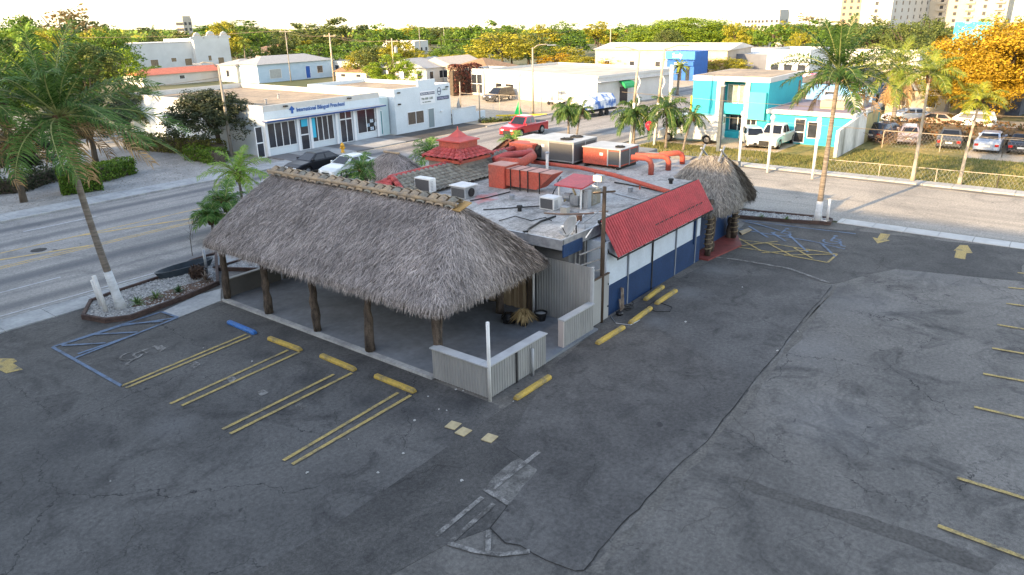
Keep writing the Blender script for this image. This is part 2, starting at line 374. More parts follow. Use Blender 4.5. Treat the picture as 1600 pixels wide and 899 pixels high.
CRKEDGE = mk('crack_and_edge_dark', (.022, .021, .02), rough=.95)
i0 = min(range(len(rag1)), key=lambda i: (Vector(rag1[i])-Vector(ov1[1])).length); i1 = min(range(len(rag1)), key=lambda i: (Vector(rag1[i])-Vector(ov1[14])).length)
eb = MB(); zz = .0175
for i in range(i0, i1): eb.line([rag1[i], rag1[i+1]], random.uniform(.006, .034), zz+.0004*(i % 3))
eb.build('edge_line', CRKEDGE, ovo)  # thin dark line traced along the overlay's right and lower edge
random.seed(21); cb = MB(); nseg = 0
def crack(x, y, a, L, w_):
    global nseg
    while L > 0 and w_ > .002:
        s_ = random.uniform(.06, .2); a += random.gauss(0, .06); j_ = a+random.gauss(0, .55); x2, y2 = x+s_*math.cos(j_), y+s_*math.sin(j_)
        if (x2 > 15 and y2 > 12.6) or x2 > 40.5 or y2 > 30.5: return
        cb.line([(x, y), (x2, y2)], w_*random.uniform(.6, 1.3), .0205+.0003*(nseg % 9)); nseg += 1
        if random.random() < .05: crack(x2, y2, a+random.choice((-1, 1))*random.uniform(.6, 1.3), L*.5, w_*.7)
        x, y = x2, y2; L -= s_; w_ *= .995
for (sx_, sy_, sa_) in [(3.5, 19, .4), (5, 15, .9), (7.5, 23.5, -.7), (8.5, 17.5, .2), (6.5, 12.6, .5), (11, 14.2, 1.2), (9.5, 21, 2.0), (12.5, 8.2, .3), (13, 5.5, .1), (14, 3.5, -.3), (17.5, 5.6, .7), (18.5, 3.0, .3), (22, 5, -.2), (20, 1.5, .9), (25, 3.5, .4), (28, 5.5, -.5), (31, 3, .8), (12, 11.2, 2.6), (10.8, 6.2, 2.5), (34, 6, .3), (4.5, 26, -.4), (16, 2.0, 1.4), (11.5, 18, -1.0)]: crack(sx_, sy_, sa_, random.uniform(1.5, 5), random.uniform(.005, .012))
k = cb.build('crack_network', CRKEDGE, lot); k['kind'] = 'stuff'
random.seed(22)
ov2 = pxp([(390, 898), (505, 832), (630, 746), (746, 666), (803, 628), (865, 590), (790, 700), (840, 735), (794, 790), (766, 826), (700, 850), (600, 905)])
struct(MB().prism(ragged(ov2, .012), -.05, .008).build('asphalt_strip', PATCHD))
ov3 = pxp([(1100, 402), (1165, 348), (1345, 362), (1600, 390), (1600, 440), (1400, 420), (1300, 444)])
struct(MB().prism(ragged(ov3, .08), -.05, .006).build('resurfaced_bay', PATCHD))
# crumbled pale edge beside the overlay
ce = pxp([(914, 893), (963, 836), (1048, 744), (1133, 657), (1169, 612), (1303, 446), (1308, 449), (1183, 615), (1160, 650), (1075, 735), (990, 840), (942, 898)])
struct(MB().sheet(ragged(ce, .12), .004).build('crumbled_edge', mk('pale_crumbled_asphalt', (.135, .125, .112), (.092, .087, .078), 1.6, .9, lo=.35, hi=.6, fine=.3)))
sp = pxp([(760, 762), (800, 722), (838, 700), (875, 712), (858, 740), (800, 790)])
MB().sheet(ragged(sp, .1), .012).build('scraped_patch', mk('scraped_asphalt', (.15, .143, .132), (.07, .067, .062), 2.2, .9, lo=.42, hi=.66, fine=.3), lot)
tr_ = pxp([(1125, 738), (1200, 762), (1330, 800), (1440, 835), (1560, 880), (1540, 897), (1400, 845), (1280, 800), (1180, 772)])
MB().sheet(ragged(tr_, .08), .004).build('tar_band', mk('tar_band', (.062, .058, .053), (.092, .086, .078), 1.4, .9, lo=.3, hi=.62, fine=.3), lot)
LOTL = asphalt('bay_asphalt', (.066, .068, .071), (.098, .10, .103), (.038, .039, .042), 1.3, .2, seed=17, spots=[(14.6, 13.4, 1.0, .7, 1), (13.2, 14.2, .9, .6, 1), (12.9, 21.6, .6, .55, 1), (12.8, 18.7, .7, .6, 1), (12.9, 16.0, .6, .6, 1), (12.6, 24.4, .6, .5, 1), (11.0, 20.4, .4, .5, 1), (14.6, 18.3, .8, .5, 1), (14.6, 22.5, .9, .5, 1), (6.5, 21, 1.2, .5, 1), (5.0, 25.5, .9, .5, 1), (8.5, 19.5, 1.0, .25, 0)])
struct(MB().sheet(ragged([(-60, 11.6), (2, 11.7), (11, 11.9), (14.9, 12.3), (15.1, 12.5), (15.1, 27.2), (11.5, 31.4), (-60, 31.4)], .01), .003).build('bay_asphalt', LOTL))
# parking lines
def pl(name, mat, segs, wd=.1, z=.02):
    for i_, s_ in enumerate(segs):
        b = MB(); b.line(pxp(s_), wd, z+.0017*i_); b.build(name, mat, lot)
pl('parking_line', FADEY, [[(190, 604), (385, 523)], [(197, 607), (392, 526)], [(266, 632), (450, 548)], [(284, 635), (468, 551)], [(348, 672), (522, 586)], [(360, 679), (550, 584)], [(443, 721), (622, 615)], [(457, 727), (642, 619)]], .12)
pl('parking_line', FADEY, [[(1590, 427), (1610, 428.5)], [(1575, 450), (1610, 453)], [(1558, 508), (1610, 517)], [(1572, 475), (1610, 480)], [(1550, 545), (1625, 558)], [(1536, 585), (1640, 604)], [(1522, 637), (1640, 664)], [(1495, 748), (1640, 792)], [(1465, 823), (1640, 888)]], .13)
pl('blue_bay_line', FADEB, [[(82, 543), (190, 604)], [(82, 543), (252, 488)], [(95, 540), (190, 510), (278, 497)], [(118, 560), (278, 497)], [(122, 554), (210, 524)], [(97, 541), (165, 537)], [(140, 524), (215, 520)], [(190, 508), (255, 503)], [(252, 488), (278, 497)]], .12)
pl('blue_bay_line', FADEB, [[(1165, 345), (1250, 356), (1337, 366)], [(1150, 358), (1210, 368), (1270, 378), (1320, 390)], [(1170, 354), (1200, 372)], [(1205, 364), (1228, 378)], [(1235, 370), (1262, 395)], [(1285, 383), (1305, 402)], [(1160, 346), (1190, 353), (1220, 362)]], .12)
pl('cream_hatch_line', FADEY, [[(1130, 372), (1215, 383), (1308, 398)], [(1135, 384), (1200, 394), (1293, 411)], [(1293, 411), (1308, 398)], [(1145, 368), (1188, 392)], [(1200, 381), (1240, 402)], [(1240, 388), (1270, 405)], [(1150, 386), (1215, 378)], [(1190, 396), (1268, 392)], [(1225, 400), (1308, 398)]], .1)
pl('white_line', FADEW, [[(1115, 402), (1150, 406), (1232, 420), (1296, 443)]], .16)
pl('white_line', FADEW, [[(681, 838), (754, 778)], [(704, 848), (772, 788)], [(700, 850), (740, 862), (780, 868), (828, 863)], [(770, 765), (845, 705)], [(756, 765), (797, 790)], [(764, 830), (762, 863)]], .13, .022)
# painted arrows
def arrow(name, pts): MB().sheet(pxp(pts), .012).build(name, FADEY, lot)
arrow('arrow_marking', [(1376, 365), (1391, 367), (1385, 375), (1391, 376), (1371, 381), (1363, 371), (1371, 373)][::1])
arrow('arrow_marking', [(1500, 383), (1512, 384), (1520, 396), (1510, 396), (1508, 406), (1491, 403), (1494, 392), (1490, 392)])
arrow('arrow_marking', [(-12, 560), (22, 561), (27, 565), (20, 568), (36, 578), (10, 584), (-5, 577), (-25, 577)])
# wheelchair symbols: wheel ring, body and head strokes
def wheelchair(px, py, s, rz, mat):
    cx, cy = G(px, py); b = MB(); z = .018
    def T(x, y): return (cx+s*(x*math.cos(rz)-y*math.sin(rz)), cy+s*(x*math.sin(rz)+y*math.cos(rz)))
    b.line([T(.35*math.cos(a), .35*math.sin(a)) for a in [R(q) for q in range(-200, 61, 20)]], .08*s, z)
    b.line([T(-.1, .75), T(-.08, .1), T(.3, .05), T(.5, -.42), T(.65, -.4)], .09*s, z+.001)
    b.line([T(-.08, .45), T(.25, .45)], .07*s, z+.002)
    b.sheet([T(-.1+.1*math.cos(R(a)), .92+.1*math.sin(R(a))) for a in range(0, 360, 45)], z)
    b.build('wheelchair_marking', mat, lot)
wheelchair(205, 557, 1.0, R(-90), FADEW); wheelchair(1222, 366, 1.2, R(-90), FADEB); wheelchair(1300, 378, 1.2, R(-90), FADEB)
# ---- restaurant terrace slab, ramp and red entry floor
SLAB = mk('terrace_concrete', (.19, .205, .225), (.125, .135, .15), .5, .8, detail=8, fine=.12)
sl = struct(MB().prism([(15.35, 12.98), (21.6, 12.98), (21.6, 27.5), (15.35, 27.5)], -.05, .09).build('terrace_slab', SLAB))
MB().box(15.12, 15.3, -.05, 15.34, 27.45, .095).build('slab_edge', KERBM, sl)
MB().prism(pxp([(254, 488), (279, 497), (345, 471), (345, 452), (310, 462)]), -.05, .03).build('ramp', CONC, sl)
struct(MB().prism([(31.5, 13.0), (34.6, 12.6), (37.6, 14.2), (31.5, 14.2)], -.05, .08).build('red_entry_floor', mk('red_brick_paving', (.22, .05, .045), (.13, .035, .03), 2, .7)))
# ================================================================== THATCHED HUTS
THATCH = mk('thatch_strands', (.15, .132, .124), (.50, .44, .405), rough=.9, island=True, scale=.09, fine=.24)
THATCHB = mk('thatch_underlayer', (.10, .085, .075), (.17, .15, .13), 6, .95, bump=.6)
THATCH2 = mk('pale_thatch_strands', (.12, .11, .098), (.36, .33, .29), rough=.9, island=True)
def roundrect(x0, y0, x1, y1, r, n=6):
    out = []
    for cx, cy, a0 in ((x1-r, y0+r, -90), (x1-r, y1-r, 0), (x0+r, y1-r, 90), (x0+r, y0+r, 180)):
        for i in range(n+1):
            a = R(a0+90*i/n); out.append((cx+r*math.cos(a), cy+r*math.sin(a)))
    return out
def thatch(parent, x0, y0, x1, y1, ze, ra, rb, zr, dens, r=.5, mat=THATCH, slen=.3, sw=.03, droop=0.12):
    ra = Vector((*ra, zr)); rb = Vector((*rb, zr)); ol = roundrect(x0, y0, x1, y1, r)
    # resample outline
    P = []; n = len(ol)
    for i in range(n):
        a, b = Vector(ol[i]), Vector(ol[(i+1) % n]); k = max(1, int((b-a).length/.3))
        P += [a+(b-a)*j/k for j in range(k)]
    d = (rb-ra); L2 = d.xy.length_squared
    def sides(p, t, ofs=0):
        q = max(0, min(1, ((p-ra.xy).dot(d.xy))/L2)) if L2 > 1e-6 else 0
        rp = ra+d*q; e = Vector((p.x, p.y, ze)); c = e.lerp(rp, t); nz = (rp.xy-p)
        c.z += droop*math.sin(math.pi*t)*1.2+ofs
        return c
    m_ = len(P); b = MB(); T = [0, .12, .3, .5, .7, .88, 1]
    vs = [sides(p, t, -.04) for t in T for p in P]
    fs = [(i*m_+j, i*m_+(j+1) % m_, (i+1)*m_+(j+1) % m_, (i+1)*m_+j) for i in range(len(T)-1) for j in range(m_)]
    b.add(vs, fs)
    # underside
    vs = [Vector((p.x, p.y, ze-.2)) for p in P]+[sides(p, 1, -.3) for p in P]+[Vector((p.x, p.y, ze-.04)) for p in P]
    b.add(vs, [(j, m_+j, m_+(j+1) % m_, (j+1) % m_) for j in range(m_)]+[(2*m_+j, j, (j+1) % m_, 2*m_+(j+1) % m_) for j in range(m_)])
    b.build('thatch_underlayer', THATCHB, parent, recalc=False)
    s = MB(); rnd = random.random
    for i in range(m_):
        p0, p1 = P[i], P[(i+1) % m_]; el = (p1-p0).length
        a0, a1 = sides(p0, 0), sides(p0, 1); b1_ = sides(p1, 1); sl = (a1-a0).length; tl = (b1_-a1).length
        cnt = dens*sl*(el+tl)/2; cnt = int(cnt)+(rnd() < cnt % 1)
        for _ in range(cnt):
            while True:
                t = rnd()
                if rnd() < ((1-t)*el+t*tl)/max(el, tl, 1e-6): break
            u = rnd(); p = p0.lerp(p1, u); c = sides(p, t); c2 = sides(p, max(0, t-.06))
            if t < .06: c2 = c-(sides(p, .08)-c)
            dn = (c2-c).normalized(); sd_ = dn.cross(Vector((0, 0, 1))).normalized(); nn = sd_.cross(dn).normalized()
            if nn.z < 0: nn = -nn
            dd = (dn+sd_*random.gauss(0, .38)+nn*random.uniform(.02, .22)).normalized(); ln = slen*random.uniform(.5, 1.25); wd = sw*random.uniform(.5, 1.2)
            ws = (dd.cross(nn).normalized()+nn*random.uniform(-.5, .5))*wd/2; c = c+nn*random.uniform(-.03, .05)
            if t < .04: dd = (dd+Vector((0, 0, -.9))).normalized()
            s.quad(c-ws, c+ws, c+dd*ln+ws*.45, c+dd*ln-ws*.45)
        # hanging fringe
        for _ in range(int(el*dens*.38)):
            p = p0.lerp(p1, rnd()); c = sides(p, random.uniform(0, .06)); out_ = (c-sides(p, .1)); out_.z = 0; out_.normalize()
            dd = (out_*random.uniform(.05, .55)+Vector((random.gauss(0, .13), random.gauss(0, .13), -1))).normalized(); ln = slen*random.uniform(.9, 1.75)
            ws = dd.cross(out_).normalized()*sw*.5*random.uniform(.5, 1.1); c = c-out_*random.uniform(0, .2)
            s.quad(c-ws, c+ws, c+dd*ln+ws*.3, c+dd*ln-ws*.3)
    s.build('thatch_roof', mat, parent)
def logpost(par, x, y, h, r=.13, lean=(0, 0), z0=.09, fork=False, mat=WOOD):
    n = 9; pts = [(x+lean[0]*i/n+random.gauss(0, .018), y+lean[1]*i/n+random.gauss(0, .018), z0+(h-z0)*i/n) for i in range(n+1)]
    b = MB().tube(pts, [r*(1.25-.3*i/n)*random.uniform(.88, 1.12) for i in range(n+1)], 9, wob=.1)
    if fork: b.tube([(x+lean[0]*.5+.05, y+lean[1]*.5, z0+(h-z0)*.5), (x+lean[0]*.8+.1, y-.22, h)], [r*.8, r*.6], 8)
    return b.build('post', mat, par, smooth=True)
hut = thing('thatched_hut', 'large grey thatched pavilion with rough log posts over the open concrete terrace', 'thatched hut', (15.3, 21, 0))
LOGM = mk('cypress_log', (.115, .088, .068), (.028, .022, .018), 7, .85, stretch=(1, 1, .3), bump=.6, fine=.3)
thatch(hut, 14.85, 14.6, 21.05, 27.95, 2.62, (18.05, 16.5), (18.05, 26.7), 5.05, 780, r=.55, slen=.26, sw=.023)
for y in (27.35, 24.45, 21.45, 18.45): logpost(hut, 15.35, y, 2.75, .13, (.12, .05), mat=LOGM)
logpost(hut, 15.45, 15.3, 2.75, .15, (.05, -.02), fork=True, mat=LOGM)
for y in (16.9, 20.5, 24, 27.2): logpost(hut, 20.7, y, 2.7, .13, mat=LOGM)
b = MB(); b.tube([(15.4, 15.0, 2.62), (15.4, 27.6, 2.62)], .09, 8); b.tube([(20.7, 15.2, 2.62), (20.7, 27.6, 2.62)], .09, 8)
for y in (15.3, 18.4, 21.4, 24.4, 27.3): b.tube([(15.3, y, 2.6), (20.9, y, 2.6)], .08, 8)
b.build('rafter', LOGM, hut)
RIDGE = mk('ridge_tan_timber', (.36, .27, .17), (.22, .18, .14), 3, .8, stretch=(1, 1, 1), fine=.2)
b = MB(); b.tube([(17.82, 16.35, 5.12), (17.82, 21.5, 5.16), (17.82, 26.9, 5.12)], .075, 8); b.tube([(18.28, 16.4, 5.1), (18.28, 26.9, 5.1)], .06, 8)
b.build('ridge_pole', RIDGE, hut, smooth=True)
for i in range(23):
    y = 16.6+i*.455; t = MB()
    for sx in (-1, 1):
        vs = []
        for q, (dx, dz) in enumerate(((.02, .17), (.19, .1), (.33, -.08))):
            for a in (-.19, -.1, 0, .1, .19): vs.append((18.05+sx*dx, y+a+random.uniform(-.02, .02), 5.06+dz+.07*math.cos(a/.19*1.4)+random.uniform(0, .02)))
        t.add(vs, [(r_*5+c, r_*5+c+1, (r_+1)*5+c+1, (r_+1)*5+c) for r_ in range(2) for c in range(4)])
    o = t.build('ridge_cap', RIDGE if i % 3 else GREYTILE, hut); md = o.modifiers.new('s', 'SOLIDIFY'); md.thickness = .03
MB().beam((17.75, 16.35, 4.93), (18.35, 16.28, 5.12), .42, .04).build('end_board', mk('ochre_board', (.42, .26, .09), (.30, .19, .08), 3, .7), hut)
hut2 = thing('thatched_hut', 'small steep thatched entry canopy at the far end of the red awning', 'thatched hut', (34, 13.5, 0))
thatch(hut2, 31.9, 12.75, 36.6, 16.3, 2.4, (34.5, 13.75), (34.0, 14.8), 4.4, 620, r=.5, mat=THATCH2, slen=.34, sw=.04)
for x, y in ((32.05, 13.3), (32.75, 13.45), (35.5, 13.4), (36.3, 16.9), (32.2, 17.1)):
    logpost(hut2, x, y, 2.8, .13, mat=LOGM)
for x, y in ((35.5, 13.4), (32.05, 13.3)):
    b = MB()
    for i in range(9): b.tube([(x+.2*math.cos(a), y+.2*math.sin(a), .35+i*.24+.03*a) for a in [j*.6 for j in range(11)]], .022, 5)
    b.build('rope_wrap', mk('rope', (.32, .25, .15), (.18, .14, .09), 5, .9), hut2)
b = MB()
for dy in (13.8, 14.8): b.tube([(33.7, dy, 4.25), (34.6, dy+.1, 4.85)], .05, 6); b.tube([(34.8, dy, 4.25), (33.9, dy, 4.8)], .05, 6)
b.build('ridge_pole', GREYMET, hut2)
hut3 = thing('thatched_hut', 'small low thatched canopy behind the red tiled parapet on the road side', 'thatched hut', (30, 33, 0))
cx3, cy3 = G(617, 262, 2.6)
thatch(hut3, cx3-1.2, cy3-1.3, cx3+1.5, cy3+1.8, 2.25, (cx3+.1, cy3-.2), (cx3+.1, cy3+.8), 3.4, 420, r=.5)
for dx, dy in ((-1, -1), (1.4, -1), (-1, 1.5), (1.4, 1.5)): logpost(hut3, cx3+dx, cy3+dy, 2.4, .1)
b = MB().tube([(cx3+.1, cy3-.35, 3.46), (cx3+.1, cy3+.95, 3.46)], .07, 8)
b.build('ridge_pole', RIDGE, hut3)

# ================================================================== RESTAURANT
BLUE = mk('deep_blue_wall', (.005, .025, .080), (.010, .038, .11), 1.4, .6, lo=.3, hi=.7, fine=.15, bump=.15)
LWALL = mk('pale_blue_white_wall', (.50, .56, .63), (.40, .45, .51), 1.2, .7, lo=.3, hi=.8, fine=.06)
rest = thing('restaurant', 'flat roofed restaurant with a blue and white side wall and a red corrugated awning', 'building', (22.85, 13.4, 0))
MB().box(22.87, 13.43, -.05, 31.32, 14.3, 3.0).build('side_wall', LWALL, rest)
b = MB(); b.prism([(22.85, 13.4), (31.34, 13.4), (31.34, 13.428), (22.85, 13.428)], 0, 1.24)
b.build('blue_wainscot', BLUE, rest)
for x in (24.5, 26.55, 28.75, 30.8): MB().box(x-.035, 13.37, .02, x+.035, 13.425, 2.7 if x < 28 else 2.5).build('seam_batten', mk('seam_grey', (.18, .20, .23)) if x != 26.55 else BLACK, rest)
MB().box(30.55, 13.34, 1.0, 30.62, 13.42, 2.2).build('conduit', BLUE, rest)
b = MB(); b.box(21.6, 14.3, -.05, 37.6, 27.0, 3.3); b.build('main_wall', mk('service_wall', (.16, .165, .17), (.09, .09, .095), .8, .8), rest)
# container-like tan shutters behind the terrace
def corr(parent, name, a, b_, z0, z1, mat, pitch=.2, dep=.04, facing=-1, flat=.5):
    a = Vector(a); b_ = Vector(b_); L = (b_-a).length; d = (b_-a)/L; nn = Vector((d.y, -d.x))*facing; n = int(L/pitch); pts = []
    for i in range(n+1):
        x = i*L/n; pts += [a+d*x, a+d*(x+pitch*flat*.8), a+d*(x+pitch*flat)+nn*dep, a+d*min(L, x+pitch*.95)+nn*dep] if i < n else [b_]
    m_ = MB(); k = len(pts); m_.add([(*p, z0) for p in pts]+[(*p, z1) for p in pts], [(i, i+1, k+i+1, k+i) for i in range(k-1)])
    o = m_.build(name, mat, parent); md = o.modifiers.new('s', 'SOLIDIFY'); md.thickness = .025; md.offset = 0
    return o
corr(rest, 'tan_shutter', (21.5, 16.2), (21.5, 19.6), .1, 2.6, mk('tan_stained_metal', (.40, .31, .20), (.22, .15, .09), .9, .7, stretch=(4, 4, .3), lo=.35, hi=.65), .42, .06, 1)
MB().box(21.42, 15.95, .1, 21.58, 16.1, 2.7).build('door_jamb', WOOD, rest)
ROOF = asphalt('roof_membrane', (.30, .31, .32), (.40, .41, .42), (.13, .132, .135), .5, .3, seed=31, streak=(.5, 1.6, 1), spots=[(25.6, 16.6, .9, .8, 1), (27.2, 17.2, 1.0, .7, 1), (24.2, 17.4, .5, .6, 1), (29.5, 16.4, 1.1, .65, 1), (31.5, 17.8, .9, .6, 1), (26.6, 19.6, .6, .6, 1), (22.3, 16.2, .6, .5, 1), (28.5, 18.8, .7, .5, 1), (23.0, 15.0, .6, .6, 1), (34, 17, 1.0, .4, 1), (22.8, 18.6, 1.2, .4, 0)])
b = MB(); b.prism([(20.95, 14.15), (37.7, 14.15), (37.7, 23.5), (36.2, 27.1), (20.95, 27.1)], 3.3, 3.42); b.build('roof', ROOF, rest)
b = MB(); b.box(20.9, 14.08, 3.1, 31.4, 14.16, 3.5); b.box(20.86, 14.08, 3.1, 20.95, 27.1, 3.48); b.build('roof_edge', GREYMET, rest)
MB().box(20.84, 14.02, 2.85, 22.1, 14.075, 3.3).build('fascia', BLUE, rest)
MB().box(31.4, 13.95, 0, 36.6, 14.28, 2.9).build('entry_wall', BLUE, rest)
b = MB(); b.beam((37.6, 14.2, 3.48), (37.6, 23.5, 3.48), .25, .25); b.beam((37.6, 23.5, 3.48), (36.2, 27.1, 3.48), .25, .25)
b.beam((39, 20, 3.2), (39, 27, 3.2), 1.2, .5); b.build('back_parapet', mk('parapet_grey', (.20, .205, .21), (.10, .10, .105), 1, .85), rest)
# red corrugated awning: real ridges running down the slope
AW = mk('red_awning_metal', (.47, .062, .068), (.30, .045, .05), 1.1, .5, lo=.35, hi=.75, fine=.15)
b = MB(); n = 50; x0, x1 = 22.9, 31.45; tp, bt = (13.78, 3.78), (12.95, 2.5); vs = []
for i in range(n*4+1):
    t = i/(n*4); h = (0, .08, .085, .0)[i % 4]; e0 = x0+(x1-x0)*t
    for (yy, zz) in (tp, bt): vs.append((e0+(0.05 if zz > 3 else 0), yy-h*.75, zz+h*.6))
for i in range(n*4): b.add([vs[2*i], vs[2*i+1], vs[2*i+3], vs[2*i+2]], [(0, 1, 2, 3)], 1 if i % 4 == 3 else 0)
o = b.build('awning', [AW, mk('awning_groove_dark', (.20, .035, .04), (.13, .03, .035), 2, .8)], rest); md = o.modifiers.new('s', 'SOLIDIFY'); md.thickness = .02  # groove strips get a darker red than the ridges
b = MB()
for x in (22.95, 25, 27, 29, 31.35): b.beam((x, 13.4, 2.6), (x, 12.98, 2.46), .05, .05); b.beam((x, 13.82, 3.7), (x, 13.4, 2.6), .05, .05)
b.beam((22.9, 13.84, 3.74), (31.45, 13.84, 3.74), .08, .12); b.beam((22.9, 12.99, 2.42), (31.45, 12.99, 2.42), .03, .06); b.build('awning_frame', BLACK, rest)
b = MB()
for i in range(11):
    xa = 26.2+i*.42; b.beam((xa, 13.19-.03, 2.95), (xa+.3, 13.19-.03, 2.97), .012, .05)
b.build('scratch', BLACK, rest)
# tiled parapet
def tiles(parent, name, A, B, Cc, D, mat, pitch=.26, rows=8, amp=.05, red=None):
    """barrel tiles on the quad A-B (top) D-C (bottom)"""
    A, B, Cc, D = map(Vector, (A, B, Cc, D)); L = (B-A).length; n = max(2, int(L/pitch)); nn = (B-A).cross(D-A).normalized()
    if nn.z < 0: nn = -nn
    m_ = MB(); S = 6; vs = []; W = n*S+1
    for r_ in range(rows):
        for e in (0, 1):
            t = (r_+e*1.0)/rows
            for i in range(W):
                u = i/(W-1); p = A.lerp(B, u).lerp(D.lerp(Cc, u), t); ph = (i % S)/S
                vs.append(p+nn*(amp*(abs(math.sin(math.pi*ph))**.8)+(.035 if e else .0)+.01))
    fs = []
    for r_ in range(rows*2-1):
        fs += [(r_*W+i, r_*W+i+1, (r_+1)*W+i+1, (r_+1)*W+i) for i in range(W-1)]
    m_.add(vs, fs); o = m_.build(name, mat, parent); md = o.modifiers.new('s', 'SOLIDIFY'); md.thickness = .02
    return o
RZ = 4.15
tiles(rest, 'tiled_slope', (22.8, 24.85, RZ), (31.2, 24.85, RZ), (31.2, 23.25, 3.46), (22.8, 23.25, 3.46), GREYTILE, .3, 7, .085)
tiles(rest, 'red_tiled_slope', (22.9, 24.95, RZ), (31.2, 24.95, RZ), (31.2, 27.4, 3.1), (21.4, 27.4, 3.1), REDTILE, .27, 7)
tiles(rest, 'red_tiled_slope', (22.9, 24.85, RZ), (22.9, 24.95, RZ), (21.3, 27.4, 3.2), (21.3, 23.3, 3.2), REDTILE, .2, 5)
def caps(parent, a, b_, mat, r_=.11, step=.34):
    a = Vector(a); b_ = Vector(b_); n = int((b_-a).length/step); m_ = MB()
    for i in range(n):
        p, q = a.lerp(b_, i/n), a.lerp(b_, (i+1.12)/n); m_.tube([p, q], [r_*.86, r_*1.1], 10)
    return m_.build('ridge_cap', mat, parent, smooth=True)
caps(rest, (22.7, 24.9, RZ+.04), (31.2, 24.9, RZ+.04), REDTILE)
caps(rest, (22.85, 24.8, RZ+.04), (22.3, 23.3, 3.5), REDTILE, .13)
# turret
b = MB(); b.box(26.9, 24.25, 3.4, 29.0, 26.4, 4.2); b.build('turret_base', mk('turret_stucco', (.26, .23, .20), (.17, .15, .13), 1.5, .9), rest)
tx0, tx1, ty0, ty1 = 26.7, 29.2, 24.05, 26.6; bx0, bx1, by0, by1 = 27.3, 28.65, 24.6, 26.0; zb, zt = 4.36, 4.74
for q in (((bx0, by0), (bx1, by0), (tx1, ty0), (tx0, ty0)), ((bx1, by0), (bx1, by1), (tx1, ty1), (tx1, ty0)), ((bx1, by1), (bx0, by1), (tx0, ty1), (tx1, ty1)), ((bx0, by1), (bx0, by0), (tx0, ty0), (tx0, ty1))):
    tiles(rest, 'turret_skirt', (*q[0], zt), (*q[1], zt), (*q[2], zb), (*q[3], zb), REDTILE, .2, 3, .09)
for c, d in (((bx0, by0), (tx0, ty0)), ((bx1, by0), (tx1, ty0)), ((bx0, by1), (tx0, ty1))): caps(rest, (*c, zt+.05), (*d, zb+.05), REDTILE, .09, .3)
b = MB(); b.box(tx0+.08, ty0+.08, 4.2, tx1-.08, ty1-.08, 4.35); b.build('turret_cornice', ORANGE, rest)
MB().box(bx0, by0, 4.6, bx1, by1, 5.12).build('turret_box', ORANGE, rest)
b = MB(); e = .09; zq = 5.13; ax, ay = (bx0+bx1)/2, (by0+by1)/2
b.box(bx0-e, by0-e, zq, bx1+e, by1+e, zq+.06); P4 = [(bx0-e, by0-e), (bx1+e, by0-e), (bx1+e, by1+e), (bx0-e, by1+e)]; mid = [(ax+(x-ax)*.45, ay+(y-ay)*.45, zq+.2) for x, y in P4]
b.add([(x, y, zq+.06) for x, y in P4]+mid+[(ax, ay, zq+.55)], [(0, 1, 5, 4), (1, 2, 6, 5), (2, 3, 7, 6), (3, 0, 4, 7), (4, 5, 8), (5, 6, 8), (6, 7, 8), (7, 4, 8)])
b.tube([(ax, ay, zq+.5), (ax, ay, zq+.68)], [.04, .02], 6)
b.build('turret_roof', mk('turret_red', (.50, .085, .07), (.42, .07, .06), 2, .5), rest)
# dark tiled parapet further along
t0 = [G(765, 238, 3.5), G(838, 240, 3.5), G(838, 219, 4.3), G(790, 219, 4.3)]
tiles(rest, 'dark_tiled_slope', (*t0[3], 4.3), (*t0[2], 4.3), (*t0[1], 3.5), (*t0[0], 3.5), mk('dark_clay_tile', (.16, .07, .05), (.07, .04, .035), 3, .8), .3, 5, .08)
MB().prism([t0[0], t0[1], t0[2], t0[3]], 3.3, 3.48).build('parapet_core', mk('parapet_grey', (.2, .2, .2)), rest)
caps(rest, (31.2, 24.9, RZ), (34.6, 24.9, RZ), REDTILE, .12)
st = pxp([(745, 305), (775, 300), (778, 312), (748, 320), (738, 312)], 3.425)
MB().sheet(ragged(st, .12, .2), 3.424).build('red_stain', mk('red_stain', (.42, .14, .12), (.42, .42, .43), 1.5, .9, lo=.35, hi=.7), rest)

